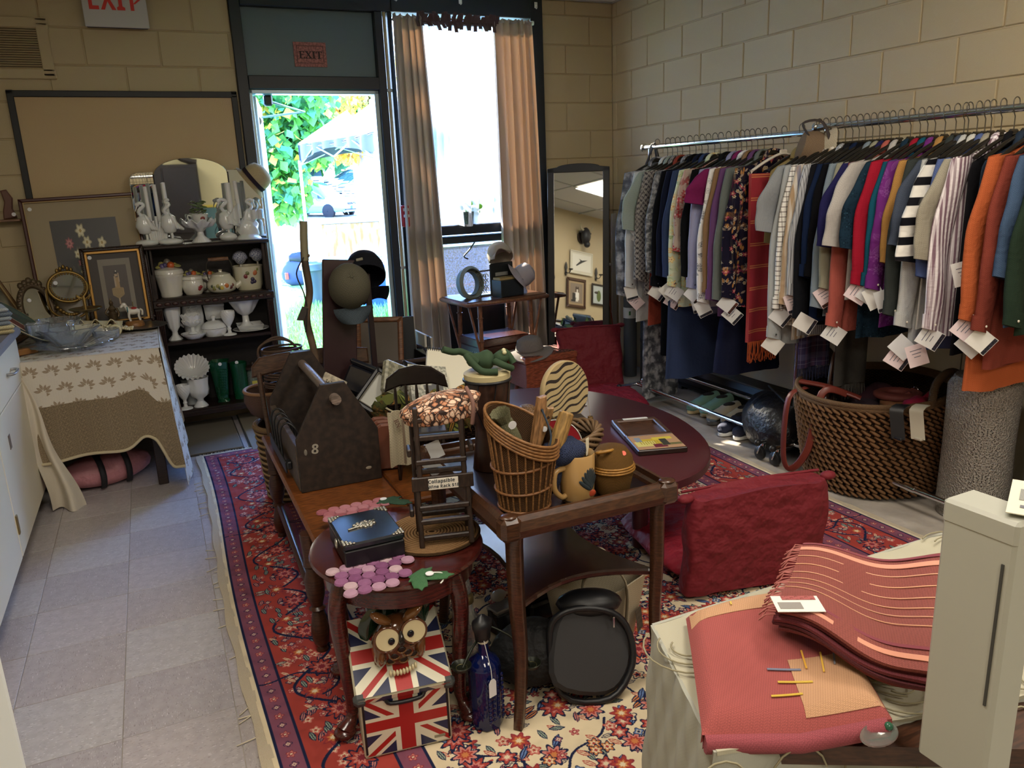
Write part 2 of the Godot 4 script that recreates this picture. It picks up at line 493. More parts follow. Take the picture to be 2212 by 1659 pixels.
	put("knot", ramp(noise_img(256, 64, 82, 0.03, 4), C("a8683a"), C("dca876"), 2.0))
	put("landscape", ramp(noise_img(128, 128, 83, 0.014, 4), C("3c403c"), C("a9a48e"), 2.0))

func flag_col(u, v):
	var red = C("a5231f"); var white = C("d8d3bd"); var blue = C("23294a")
	if absf(u) < 0.085 or absf(v) < 0.085: return red
	if absf(u) < 0.15 or absf(v) < 0.15: return white
	var d = (u - v) / 1.414 if u * v > 0 else (u + v) / 1.414
	var s = 1.0 if (u * v > 0) == (u > 0) else -1.0
	if absf(d) < 0.11:
		if d * s > -0.005 and d * s < 0.06: return red
		return white
	return blue
func damask():
	var im = Image.create_empty(256, 256, false, Image.FORMAT_RGBA8); im.fill(C("cbc3b4"))
	var c = C("8c7a64"); var d = C("a09079")
	for k in 4:
		for q in 4:
			var o = Vector2(32 + 64 * k + (32 if q % 2 else 0), 32 + 64 * q)
			for l in 6:
				var a = -0.5 * PI + (l - 2.5) * 0.55
				var p = o + Vector2(cos(a), sin(a)) * (15 if l % 2 else 19) + Vector2(0, 12)
				for ox in [-256, 0]: stampc(im, stamp_leaf(11, -a, c, d), p.x + ox, p.y)
			for ox in [-256, 0]: stampc(im, stamp_flower(6, 3, [c, d, c, c]), o.x + 10 + ox, o.y + 20)
	im.convert(Image.FORMAT_RGB8); return im
func bouquet():
	var im = Image.create_empty(256, 224, false, Image.FORMAT_RGBA8); im.fill(C("3c3a3c"))
	var r = RandomNumberGenerator.new(); r.seed = 2
	for i in 60: stampc(im, stamp_leaf(13, r.randf() * 6, C("4a4a40"), C("5f5c4c")), 128 + r.randfn(0, 48), 130 + r.randfn(0, 38))
	var W = [C("8a8468"), C("cfc6a2"), C("e6dfc0"), C("b39a5c")]; var K = [C("7c4448"), C("b06468"), C("c98684"), C("8a4a50")]; var G = [C("6e6a64"), C("a49e96"), C("c0bab0"), C("8a847c")]
	for q in [[110, 30, 22, 6, W], [128, 62, 20, 6, W], [60, 62, 18, 8, K], [84, 92, 15, 5, W], [138, 96, 20, 5, W], [185, 66, 19, 5, W], [210, 104, 17, 7, K], [118, 130, 27, 9, K], [98, 140, 18, 6, W], [150, 150, 20, 6, W], [122, 182, 30, 10, G], [76, 178, 14, 7, W], [180, 140, 22, 8, K], [200, 180, 18, 6, W], [90, 116, 12, 5, K], [165, 110, 12, 5, W]]: stampc(im, stamp_flower(q[2], q[3], q[4], 0.16), q[0], q[1])
	im.convert(Image.FORMAT_RGB8); return im
func ell(im, x, y, rx, ry, c):
	for j in range(-int(ry), int(ry) + 1):
		var w = rx * sqrt(maxf(0.0, 1.0 - j * j / (ry * ry))); im.fill_rect(Rect2i(int(x - w), int(y + j), int(2 * w) + 1, 1), c)
func dancer():
	var im = Image.create_empty(160, 240, false, Image.FORMAT_RGB8); im.fill(C("4a403c"))
	for k in 60: ell(im, 80 + (k - 30) * 1.3, 158 - absf(k - 30) * 0.25, 3, 34 - absf(k - 30) * 0.45, C("a98f62").lerp(C("8a734e"), 0.5 + 0.5 * sin(k * 1.9)))
	ell(im, 80, 100, 17, 32, C("a68a5e")); ell(im, 68, 92, 5, 30, C("b09a80")); ell(im, 96, 70, 4, 26, C("b09a80"))
	ell(im, 79, 52, 9, 12, C("b59c82")); ell(im, 79, 43, 10, 7, C("1e1a1a")); ell(im, 82, 34, 3, 4, C("efe6d8")); ell(im, 80, 205, 5, 18, C("b09a80"))
	return im
func collie():
	var im = Image.create_empty(128, 160, false, Image.FORMAT_RGB8); im.fill(C("8a7a68"))
	ell(im, 60, 105, 24, 30, C("e8e2d6")); ell(im, 82, 112, 22, 34, C("2a2624")); ell(im, 56, 92, 16, 26, C("efeae0")); ell(im, 56, 52, 17, 20, C("4a3626")); ell(im, 54, 60, 7, 14, C("e6dccc")); ell(im, 46, 34, 5, 10, C("3a2a20")); ell(im, 66, 34, 5, 10, C("3a2a20")); ell(im, 50, 134, 5, 14, C("e8e2d6")); ell(im, 64, 134, 5, 14, C("e8e2d6")); ell(im, 96, 142, 20, 8, C("1e1c1c"))
	return im
func napkin():
	var im = ramp(noise_img(192, 192, 61, 0.05, 5), C("8a8a7e"), C("c4c2b4"), 2.6)
	ell(im, 92, 44, 25, 25, C("3a3c3c")); ell(im, 92, 44, 20, 20, C("565856"))
	for q in [[120, 106, 12, 30], [140, 116, 22, 12], [88, 118, 22, 13], [104, 134, 16, 16], [112, 116, 5, 28]]: ell(im, q[0], q[1], q[2], q[3], C("5a5a5c"))
	return im
func sampler():
	var im = Image.create_empty(192, 192, false, Image.FORMAT_RGBA8); im.fill(C("cfc6b0"))
	var r = RandomNumberGenerator.new(); r.seed = 4
	for i in 70: stampc(im, stamp_flower(4 + r.randi() % 4, 4, [C("5a3a32"), C("8a5a44"), C("cfc6b0"), C("4a4038")]), r.randi() % 192, r.randi() % 90)
	for i in 80: stampc(im, stamp_flower(5 + r.randi() % 6, 5, [C("2e3f70"), C("5a70a4"), C("cfd0d0"), C("26345e")]), r.randi() % 192, 100 + r.randi() % 92)
	im.convert(Image.FORMAT_RGB8); return im
func fish():
	var im = Image.create_empty(192, 128, false, Image.FORMAT_RGBA8); im.fill(C("b8916e"))
	for q in [[70, 60, 48, 26, C("c9b03c")], [130, 34, 40, 12, C("d6c24a")], [48, 78, 40, 24, C("d8cc7a")], [100, 100, 26, 16, C("6e2a3c")], [150, 92, 40, 10, C("6e6a44")], [128, 70, 14, 30, C("3a3a34")], [30, 36, 12, 22, C("8a94a0")]]: ell(im, q[0], q[1], q[2], q[3], q[4])
	for k in 9: im.fill_rect(Rect2i(30 + k * 10, 52 + (k % 3) * 3, 4, 30), C("a9963a"))
	im.convert(Image.FORMAT_RGB8); return im

func rug_picture():
	# a quarter of an old Persian carpet, mirrored into the whole: border bands round a field of crowded flowers
	var W = 656; var H = 910   # 2.63 x 3.64 m at 4 mm to two pixels
	var im = Image.create_empty(W, H, false, Image.FORMAT_RGBA8)
	var r = RandomNumberGenerator.new(); r.seed = 11
	var navy = C("1f2440"); var rust = C("9c3f38"); var pink = C("c07a70"); var cream = C("d3c3a4"); var orange = C("bd7748"); var sage = C("8d9a86"); var sky = C("5f78a4"); var plum = C("7c4a5c"); var wine = C("82303a")
	var F = []
	for q in [[16, 6, [navy, rust, pink, cream]], [22, 8, [navy, pink, rust, orange]], [13, 5, [navy, cream, rust, navy]], [11, 5, [rust, pink, cream, rust]], [18, 7, [wine, rust, orange, cream]], [9, 4, [navy, sky, cream, navy]], [12, 6, [navy, orange, cream, rust]], [8, 5, [wine, pink, wine, cream]], [26, 9, [navy, rust, pink, wine]], [7, 4, [navy, plum, cream, plum]]]: F.append(stamp_flower(q[0], q[1], q[2], 0.2))
	var L = []
	for q in [[12, 0.3, navy, sage], [12, 1.4, navy, sage], [14, 2.3, navy, sky], [11, 0.9, rust, cream], [15, 2.8, navy, orange], [12, 1.9, navy, pink], [10, 0.0, navy, cream]]: L.append(stamp_leaf(q[0], q[1], q[2], q[3]))
	var bands = [[0, cream], [7, navy], [11, plum], [40, navy], [44, rust], [150, navy], [154, plum], [188, navy], [192, cream]]
	for b in bands: im.fill_rect(Rect2i(b[0], b[0], W, H), b[1])
	var scatter = func(x0, y0, x1, y1, n, list):
		for i in n:
			stampc(im, list[r.randi() % list.size()], r.randf_range(x0, x1), r.randf_range(y0, y1))
	# narrow guards
	for y in range(20, H, 22): stampc(im, F[9 if y % 44 < 22 else 7], 25, y); stampc(im, F[7], 171, y + 5)
	for x in range(30, W, 22): stampc(im, F[7], x, 25); stampc(im, F[9], x, 171)
	# main border: vine and rosettes over small leaves
	scatter.call(52, 52, 142, H, 330, [L[1], L[3], F[7], F[9], L[6], L[5], F[3]])
	scatter.call(150, 52, W, 142, 190, [L[1], L[3], F[7], F[9], L[6], L[5], F[3]])
	var vine = []; var vine2 = []
	for i in 300: vine.append(Vector2(97 + 38 * sin(i * 0.1), 60 + i * 3.0)); vine2.append(Vector2(60 + i * 3.0, 97 + 38 * sin(i * 0.1)))
	dots(im, vine, 4, navy); dots(im, vine2, 4, navy)
	for i in 16:
		stampc(im, F[8 if i % 2 else 4], 97 + (12 if i % 2 else -12), 97 + i * 58); stampc(im, F[4 if i % 2 else 8], 97 + i * 58, 97)
	# field
	im.fill_rect(Rect2i(192, 192, W, H), cream)
	for k in 26:
		var p = Vector2(r.randf_range(195, W), r.randf_range(195, H)); var a = r.randf() * TAU; var w = []
		for i in 34: w.append(p); p += Vector2(cos(a), sin(a)) * 6; a += 0.16 * sin(i * 0.35 + k)
		dots(im, w, 3, navy if k % 3 else rust)
	scatter.call(198, 198, W + 10, H + 10, 620, L)
	scatter.call(200, 200, W + 10, H + 10, 430, F)
	# medallion towards the middle
	for i in 70:
		var t = i * 2.4; var q = 22.0 * sqrt(i)
		stampc(im, F[i % 10], W - absf(cos(t)) * q, H - absf(sin(t)) * q * 1.3)
	im.fill_rect(Rect2i(0, 0, W, 6), cream)
	var full = Image.create_empty(W * 2, H * 2, false, Image.FORMAT_RGBA8)
	full.blit_rect(im, Rect2i(0, 0, W, H), Vector2i(0, 0)); im.flip_x(); full.blit_rect(im, Rect2i(0, 0, W, H), Vector2i(W, 0)); im.flip_y(); full.blit_rect(im, Rect2i(0, 0, W, H), Vector2i(W, H)); im.flip_x(); full.blit_rect(im, Rect2i(0, 0, W, H), Vector2i(0, H))
	full.convert(Image.FORMAT_RGB8); put("rug", full)

# ---------- the room ----------
func paint(): return mat("c2b08c", 0.42, {"bump": "peel_n", "tri": 5.0, "bs": 0.35, "spec": 0.45})
func navy(): return mat("141b24", 0.38, {"bump": "rough_n", "tri": 4.0, "bs": 0.08})
func blocks(p, along, a0, a1, ev, od, rows, put_at):
	# painted concrete blocks, each proud of its joints
	var L = 0.4064; var g = 0.0065; var cache = {}
	for r in rows:
		var y0 = r * 0.2032; var y1 = minf(y0 + 0.2032, 2.74)
		if y1 - y0 < 0.03: continue
		var o = ev if r % 2 == 0 else od
		var k0 = int(floor((a0 - o) / L))
		for k in range(k0, k0 + 60):
			var s0 = maxf(o + k * L, a0); var s1 = minf(o + (k + 1) * L, a1)
			if s0 >= a1: break
			if s1 - s0 < 0.02: continue
			var key = "%d_%d" % [round((s1 - s0) * 1000), round((y1 - y0) * 1000)]
			if not cache.has(key):
				var z = V(s1 - s0 - g, y1 - y0 - g, 0.014) if along == "x" else V(0.014, y1 - y0 - g, s1 - s0 - g)
				cache[key] = msh(cb(V0, z, 0.004))
			var m = (s0 + s1) / 2; var yy = (y0 + y1) / 2
			part(p, "block", cache[key], paint(), Transform3D(Basis(), put_at.call(m, yy)))

func shell():
	var pm = paint(); var out = mat("8d7f70", 0.9, {"bump": "rough_n", "tri": 3.0})
	# floor with its vinyl tiles
	var fl = struct("floor", bx(-4.9, -0.2, -0.25, 0.25, -0.0035, 8.2, 0.0), mat("ffffff", 0.55, {"tex": "concrete", "bump": "rough_n", "tri": 0.9, "bs": 0.15}))
	var tm = []
	for k in 4: tm.append(mat(["fbf7f8", "f1eef0", "ffffff", "f4efee"][k], 0.36, {"tex": "vinyl", "tri": V(1.9, 1.9, 1.9 + 0.02 * k), "bump": "rough_n", "bs": 0.06}))
	var tmesh = msh(cb(V(0, -0.0016, 0), V(0.3024, 0.0032, 0.3024), 0.0006))
	var n = 0
	for i in range(-3, 5):
		for j in range(-5, 14):
			var x = -3.679 + 0.3048 * (i + 0.5); var z = 1.446 + 0.3048 * (j + 0.5)
			if i > 1 and j > -3: continue
			if x > -2.2 or z < 0.05: continue
			n = (i * 7 + j * 3 + 70) % 4
			part(fl, "floor_tile", tmesh, tm[n], Transform3D(Basis(Vector3.UP, PI / 2 * ((i + j) % 2)), V(x, 0, z)))
	# walls
	var wr = struct("wall_right", bx(0.004, 0, -0.25, 0.25, 2.9, 8.2, 0.0), pm)
	blocks(wr, "z", 0.0, 4.9, 0.267, 0.4702, range(2, 14), func(m, y): return V(0.003, y, m))
	var wl = S(); box(wl, V(-3.71, 1.45, -0.129), V(1.89, 2.9, 0.25))
	box(wl, V(-0.305, 1.45, -0.129), V(0.61, 2.9, 0.25)); box(wl, V(-1.7, 2.82, -0.129), V(2.2, 0.16, 0.25))
	var wb = struct("wall_back", wl, pm)
	blocks(wb, "x", -4.65, -2.765, -3.3938, -3.597, range(4, 14), func(m, y): return V(m, y, -0.003))
	blocks(wb, "x", -0.605, 0.0, -0.2032, 0.0, range(0, 14), func(m, y): return V(m, y, -0.003))
	struct("wall_left", bx(-4.9, 0, -0.25, -4.65, 2.9, 8.2, 0.0), pm)
	var wf = struct("wall_front", bx(-4.9, 0, 8.0, 0.25, 2.9, 8.25, 0.0), mat("b9b08a", 0.5))
	part(wf, "dado", bx(-4.65, 0, 7.985, 0, 1.25, 8.0, 0.0), mat("4f7377", 0.5))
	struct("trim_1", bx(-4.65, 1.25, 7.975, 0, 1.29, 8.0), mat("c9b64a", 0.4))
	# hung ceiling
	var ce = struct("ceiling", bx(-4.9, 2.755, -0.25, 0.25, 2.95, 8.2, 0.0), mat("c9c8c4", 0.9))
	var cm = mat("dcdbd7", 0.95, {"bump": "rough_n", "tri": 6.0, "bs": 0.6}); var c1 = msh(cb(V0, V(0.586, 0.012, 1.196), 0.002))
	for i in 8:
		for j in 7:
			var x = -0.31 - 0.61 * i; var z = 0.62 + 1.22 * j
			if x < -4.4 or z > 7.6: continue
			if (i == 2 or i == 5) and (j == 3 or j == 5): continue
			part(ce, "ceiling_tile", c1, cm, Transform3D(Basis(), V(x, 2.752, z)))
	for i in 9: part(ce, "grid_bar", bx(-0.012 - 0.61 * i, 2.738, 0, 0.012 - 0.61 * i, 2.752, 8, 0.0), mat("b9b8b4", 0.5))
	for j in 8: part(ce, "grid_bar", bx(-4.65, 2.739, -0.0 + 1.22 * j, 0, 2.751, 0.02 + 1.22 * j, 0.0), mat("b9b8b4", 0.5))
	# ceiling lamps: glowing troffers behind the camera's shoulder
	for i in [2, 5]:
		for j in [3, 5]:
			var x = -0.31 - 0.61 * i; var z = 0.62 + 1.22 * j
			var t = thing("ceiling_light", "%s troffer lamp in the hung ceiling, %s" % ["recessed white" , ["nearer the clothes racks, mid room", "nearer the clothes racks, far end", "nearer the cabinets, mid room", "nearer the cabinets, far end"][(0 if i == 2 else 2) + (0 if j == 3 else 1)]], "ceiling light", V(x, 2.74, z))
			var fr = S(); box(fr, V(-0.29, 0.006, 0), V(0.02, 0.02, 1.2)); box(fr, V(0.29, 0.006, 0), V(0.02, 0.02, 1.2)); box(fr, V(0, 0.006, 0.59), V(0.6, 0.02, 0.02)); box(fr, V(0, 0.006, -0.59), V(0.6, 0.02, 0.02))
			part(t, "frame", fr, mat("e4e4e0", 0.5))
			part(t, "lamp_diffuser", cb(V(0, 0.008, 0), V(0.56, 0.01, 1.16), 0.002), mat("fffaf0", 0.6, {"emit": "fff2dc", "ee": 1.2}))
			var l = AreaLight3D.new(); l.name = "light"; l.area_size = Vector2(0.56, 1.16); l.light_color = Color(1.0, 0.96, 0.9); l.light_energy = LAMP_E; l.shadow_enabled = true
			l.area_range = 14.0; l.area_attenuation = 2.0
			l.rotation_degrees.x = -90; l.position.y = -0.03
			t.add_child(l)

# ---------- outdoors ----------
func leaf_mesh(sz, w = 0.7):
	var s = S(); flat(s)
	var a = V(0, 0, 0); var b = V(sz * 0.35 * w, sz * 0.45, sz * 0.06); var c = V(0, sz, -sz * 0.05); var d = V(-sz * 0.35 * w, sz * 0.45, sz * 0.06); var e = V(0, sz * 0.5, 0)
	tri(s, a, b, e); tri(s, b, c, e); tri(s, c, d, e); tri(s, d, a, e)
	return msh(s)
func leaves(p, called, blobs, count, mesh, m, seed):
	# leaves strewn through the given crown blobs [centre, radii]
	var r = RandomNumberGenerator.new(); r.seed = seed
	var mm = MultiMesh.new(); mm.transform_format = MultiMesh.TRANSFORM_3D; mm.mesh = mesh; mm.instance_count = count
	for i in count:
		var b = blobs[r.randi() % blobs.size()]
		var d = V(r.randfn(0, 1), r.randfn(0, 1), r.randfn(0, 1)).normalized() * pow(r.randf(), 0.45)
		var q = Basis.from_euler(V(r.randf() * 2.4 - 1.2 + PI, r.randf() * TAU, r.randf() * 1.2 - 0.6)).scaled(Vector3.ONE * r.randf_range(0.7, 1.3))
		mm.set_instance_transform(i, Transform3D(q, b[0] + d * b[1]))
	var o = MultiMeshInstance3D.new(); o.name = numbered(p, called); o.multimesh = mm; o.material_override = m; p.add_child(o)
	return stuff(o)
func tree(called, label, at, h, r0, blobs, kinds, seed, lm):
	var t = thing(called, label, "tree", at, 0.0, "")
	var bark = mat("5a4a3c", 0.9, {"tex": "bark", "tri": V(3, 1, 3)})
	part(t, "trunk", tub(curve([V(0, 0, 0), V(0.05 * h, h * 0.35, 0), V(0.02 * h, h * 0.7, 0.02 * h), V(0, h, 0)], 3), [r0, r0 * 0.9, r0 * 0.85, r0 * 0.8, r0 * 0.7, r0 * 0.6, r0 * 0.5, r0 * 0.4, r0 * 0.3, r0 * 0.2], 8), bark)
	var bs = S()
	for b in blobs:
		var e = b[0] - at; var st = V(0, clampf(e.y * 0.6, 0.3, h * 0.85), 0)
		tube(bs, curve([st, st.lerp(e, 0.5) + V(0, 0.2, 0), e], 3), r0 * 0.3, 5)
	part(t, "branches", bs, bark)
	var lb = []
	for b in blobs: lb.append([b[0] - at, b[1]])
	for k in kinds: leaves(t, "leaves", lb, k[0], lm, k[1], seed + k[0])
	return t
func car(label, at, turn, hex, detail = true, suv = 1.0):
	# length 4.4 along x (front at +x), width 1.8
	var t = thing("parked_car", label, "car", at, turn, "cars in the lot")
	var pm = mat(hex, 0.25, {"coat": 0.8, "spec": 0.6})
	var side = func(y0, y1, k): return [y0, y1, k]
	var s = S(); var rings = []
	for q in [[-2.2, 0.45, 0.85, 0.74], [-2.05, 0.3, 0.98, 0.84], [-1.2, 0.26, 1.0, 0.88], [0.6, 0.26, 0.98, 0.88], [1.7, 0.28, 0.88 * suv, 0.86], [2.1, 0.32, 0.76 * suv, 0.78], [2.2, 0.42, 0.62 * suv, 0.68]]:
		var r = PackedVector3Array()
		for w in [[-1, 0.12], [-1.0, 0.5], [-0.93, 0.9], [-0.8, 1.0], [0.8, 1.0], [0.93, 0.9], [1.0, 0.5], [1.0, 0.12], [0.9, 0.0], [-0.9, 0.0]]: r.append(V(q[0], lerpf(q[1], q[2], w[1]), w[0] * q[3]))
		rings.append(r)
	loft(s, rings); part(t, "body", s, pm)
	var g = S(); rings = []
	for q in [[-2.0, 0.96, 0.98, 0.8], [-1.6, 0.96, 1.44 * suv, 0.7], [-0.9, 0.96, 1.54 * suv, 0.68], [0.1, 0.96, 1.5 * suv, 0.68], [0.5, 0.95, 1.36 * suv, 0.7], [1.15, 0.93, 0.96, 0.8]]:
		var r = PackedVector3Array()
		for w in [[-1.08, 0.0], [-1.0, 0.85], [-0.88, 1.0], [0.88, 1.0], [1.0, 0.85], [1.08, 0.0]]: r.append(V(q[0], lerpf(q[1], q[2], w[1]), w[0] * q[3]))
		rings.append(r)
	loft(g, rings); part(t, "cabin_glass", g, mat("3c5158", 0.08, {"spec": 0.8}))
	var rf = S(); box(rf, V(-0.75, 1.52 * suv, 0), V(1.5, 0.05, 1.3), 0.02); part(t, "roof", rf, pm)
	for q in [[1.35, 0.8], [1.35, -0.8], [-1.35, 0.8], [-1.35, -0.8]]:
		var w = part(t, "wheel", lat([0.02, -0.1, 0.3, -0.1, 0.34, -0.07, 0.34, 0.07, 0.3, 0.1, 0.02, 0.1], 18), mat("1c1c1e", 0.85), X(V(q[0], 0.34, q[1]), 90))
		if detail:
			var hb = S()
			lathe(hb, [Vector2(0.02, 0.1), Vector2(0.08, 0.115), Vector2(0.1, 0.1)], 12)
			for k in 5: box(hb, V(0.13, 0.108, 0), V(0.2, 0.02, 0.06), 0.005, X(V0, 0, 72 * k))
			part(w, "hub_cap", hb, mat("d5d8da", 0.25, {"metal": 0.9}), X(V0, 0.0 if q[1] < 0 else 180.0))
	var gr = S(); box(gr, V(2.2, 0.6 * suv, 0), V(0.05, 0.09, 0.9), 0.02); box(gr, V(2.19, 0.38, 0), V(0.06, 0.1, 1.3), 0.02); part(t, "grille", gr, mat("23282c", 0.5))
	part(t, "bumper", bx(2.1, 0.28, -0.78, 2.26, 0.36, 0.78, 0.03), pm)
	for sg in [-1, 1]: part(t, "headlamp", blb(V(2.06, 0.66 * suv, 0.62 * sg), V(0.14, 0.07, 0.16), 10, 6), mat("eef4f4", 0.1))
	if detail:
		part(t, "licence_plate", bx(2.26, 0.42, -0.18, 2.275, 0.56, 0.18, 0.005), mat("9fc3df", 0.5))
		var em = S(); tube(em, arc(V(2.235, 0.62 * suv, 0), V(0, 0, 0.09), V(0, 0.055, 0), 0, 345, 16), 0.012, 6, true)
		part(t, "emblem", em, mat("c8d6e2", 0.2, {"metal": 0.9}))
		for sg in [-1, 1]: part(t, "door_mirror", blb(V(0.75, 1.02, 0.98 * sg), V(0.1, 0.08, 0.12), 8, 6), pm)
	return t
func outside():
	var la = struct("lawn", bx(-30, -0.3, -9.3, 30, -0.02, -0.25, 0.0), mat("e8ffd8", 0.95, {"tex": "lawn", "tri": 0.7, "bump": "pile_n", "bs": 0.6}))
	# pale leaf-strewn verge, then the car park which rises a little
	var v = S(); flat(v); quad(v, V(-60, -0.02, -9.3), V(60, -0.02, -9.3), V(60, 0.0, -30), V(-60, 0.0, -30)); quad(v, V(-60, -0.3, -9.3), V(-60, -0.3, -30), V(60, -0.3, -30), V(60, -0.3, -9.3))
	struct("leaf_verge", v, mat("ffffff", 0.95, {"tex": "leaflitter", "tri": 0.5}))
	var pk = S(); flat(pk); quad(pk, V(-80, 0.0, -30), V(80, 0.0, -30), V(80, 1.5, -75), V(-80, 1.5, -75)); quad(pk, V(-80, 1.5, -75), V(80, 1.5, -75), V(80, 1.5, -110), V(-80, 1.5, -110)); quad(pk, V(-80, -0.4, -30), V(-80, -0.4, -110), V(80, -0.4, -110), V(80, -0.4, -30))
	struct("car_park", pk, mat("c9c6c0", 0.9, {"tex": "mottle", "tri": 0.3}))
	var gm = mat("8fc266", 0.7, {"back": "4a7a2a"})
	var blade = S(); flat(blade); tri(blade, V(-0.006, 0, 0), V(0.006, 0, 0), V(0.012, 0.07, 0.02)); tri(blade, V(-0.006, 0, 0.004), V(0.012, 0.07, 0.02), V(0.006, 0, 0.004))
	var bm = msh(blade); var r = RandomNumberGenerator.new(); r.seed = 3
	var mm = MultiMesh.new(); mm.transform_format = MultiMesh.TRANSFORM_3D; mm.mesh = bm; mm.instance_count = 26000
	for i in 26000:
		var z = -0.5 - 8.6 * pow(r.randf(), 0.8); var x = -2.6 + (-z * 0.42) + r.randf_range(-1.3, 2.2)
		mm.set_instance_transform(i, Transform3D(Basis.from_euler(V(0, r.randf() * TAU, 0)).scaled(Vector3.ONE * r.randf_range(0.7, 1.7)), V(x, -0.025, z)))
	var gr = MultiMeshInstance3D.new(); gr.name = "grass"; gr.multimesh = mm; gr.material_override = gm; add_child(gr); stuff(gr); tag(gr, "short sunlit green grass on the lawn outside the open door", "grass")
	var lm = leaf_mesh(0.2, 1.2); var lg = mat("4f8c3c", 0.6, {"back": "5f9a30"}); var ld = mat("2f6a44", 0.6, {"back": "3f7a3c"}); var ly = mat("d8b84a", 0.6, {"back": "c9b040"})
	tree("maple_tree", "green maple with low leafy boughs left in the doorway view", V(-2.6, 0, -11.5), 6.0, 0.16,
		[[V(-1.3, 2.6, -10.6), V(1.0, 1.0, 0.9)], [V(-0.9, 1.6, -10.4), V(0.55, 0.75, 0.6)], [V(-0.55, 3.3, -10.8), V(0.95, 0.75, 0.9)], [V(-0.35, 2.5, -10.7), V(0.6, 0.65, 0.6)], [V(-1.9, 3.6, -11.2), V(1.3, 1.2, 1.2)]], [[1700, lg], [1500, ld], [260, ly]], 5, lm)
	tree("shade_tree", "dense broad green tree on the lawn left of the door", V(-6.2, 0, -9.6), 7.5, 0.22,
		[[V(-6.0, 6.2, -9.2), V(1.8, 1.9, 1.6)], [V(-5.6, 5.4, -9.0), V(1.5, 1.2, 1.4)], [V(-5.5, 7.2, -9.2), V(1.5, 1.3, 1.4)], [V(-7.4, 5.6, -9.8), V(1.6, 1.6, 1.5)]], [[5200, lg], [5200, ld]], 15, leaf_mesh(0.34, 1.5))
	var lb = leaf_mesh(0.3, 0.9)
	tree("autumn_tree", "tall yellowing tree behind the tent roof across the verge", V(5.0, 0, -26), 6.5, 0.2,
		[[V(2.6, 4.4, -25), V(2.1, 1.4, 1.4)], [V(4.6, 5.2, -25.5), V(2.2, 1.8, 1.6)], [V(1.6, 5.6, -25), V(2.0, 1.4, 1.4)], [V(6.8, 4.6, -26), V(2.2, 2.0, 1.6)], [V(4.0, 3.2, -26), V(1.8, 0.8, 1.2)]], [[2200, ly], [1900, mat("8aa860", 0.6, {"back": "90a850"})], [700, mat("b98a4a", 0.6, {"back": "b08040"})]], 25, lb)
	for q in [[9, -66, "far green tree behind the parked cars, left end"], [20, -70, "far blue-green tree behind the parked cars, middle"], [31, -66, "far green tree behind the parked cars, right end"]]:
		tree("far_tree", q[2], V(q[0], 1.4, q[1]), 9.0, 0.4, [[V(q[0], 5.6, q[1]), V(6.5, 3.2, 3)], [V(q[0] - 3, 8.4, q[1]), V(4.5, 3.0, 3)], [V(q[0] + 3, 9, q[1]), V(4.5, 3.2, 3)]], [[1500, ld], [1100, lg]], 40 + q[0], leaf_mesh(1.0, 1.2))
	# pop-up tent
	var tt = thing("canopy_tent", "dark grey pop-up canopy tent with white lit roof outside the door", "tent", V0)
	var fab = mat("3b4356", 0.55, {"back": "3a4260"}); var legm = mat("c3c6cc", 0.3, {"metal": 0.7}); var wt = mat("f2f4f6", 0.6, {"back": "c8ccd0"})
	var P = [V(-0.77, 0, -4.16), V(-1.24, 0, -6.65), V(1.24, 0, -7.1), V(1.7, 0, -4.6)]
	for i in 4: part(tt, "leg", cb(V(0, 0.93, 0), V(0.04, 1.9, 0.04), 0.006, X(P[i])), legm); part(tt, "foot_plate", cb(V(0, -0.015, 0), V(0.09, 0.012, 0.09), 0.002, X(P[i])), legm)
	var top = (P[0] + P[1] + P[2] + P[3]) / 4 + V(0, 3.05, 0)
	for i in 4:
		var a = P[i] + V(0, 2.1, 0); var b = P[(i + 1) % 4] + V(0, 2.1, 0)
		part(tt, "roof_panel", sht(6, 8, func(u, w): return a.lerp(b, u).lerp(top, w) + V(0, -0.12 * sin(PI * w) * 1.0 - 0.06 * sin(PI * u) * (1 - w), 0), 0.004), wt if i != 0 else wt)
		part(tt, "valance", sht(24, 4, func(u, w): return a.lerp(b, u) + V(0.02 * sin(u * 40), -w * (0.26 - 0.16 * sin(PI * u)), 0.02 * cos(u * 33)), 0.004), fab)
		var br = S(); tube(br, [a + V(0, -0.3, 0), a.lerp(b, 0.25) + V(0, -0.05, 0), a.lerp(b, 0.5) + V(0, -0.22, 0), a.lerp(b, 0.75) + V(0, -0.05, 0), b + V(0, -0.3, 0)], 0.012, 5); part(tt, "truss", br, legm)
	var a0 = P[1] + V(0, 2.1, 0); var b0 = P[0] + V(0, 2.1, 0)
	part(tt, "side_curtain", sht(8, 6, func(u, w): return b0 + V(0.16 + u * 0.5, 0.35 - w * 0.65, -0.02 * sin(u * 14)), 0.004), fab)
	part(tt, "roof_skirt", sht(10, 5, func(u, w): return a0.lerp(b0, u).lerp(top, w * 0.45 * (1.0 - 0.75 * u)) + V(0, 0.012 - 0.06 * sin(PI * u) * (1 - w), 0.01), 0.004), fab)
	# things on the lawn
	var bn = thing("waste_bin", "dark grey tapered waste bin on the lawn behind the walking stick", "bin", V(-1.53, -0.02, -4.9), 12)
	part(bn, "bin_body", lat([0.0, 0.0, 0.12, 0.0, 0.155, 0.5, 0.145, 0.5, 0.11, 0.02, 0, 0.02], 4, X(V0, 0, 45)), mat("4d5964", 0.5))
	part(bn, "rim_lid", lat([0.145, 0.47, 0.18, 0.47, 0.18, 0.55, 0.15, 0.57, 0.14, 0.55, 0.145, 0.47], 4, X(V0, 0, 45)), mat("56636e", 0.5))
	var bg = thing("duffel_bag", "dark blue bag with black flap standing on the lawn behind the bin", "bag", V(-1.34, -0.02, -7.4))
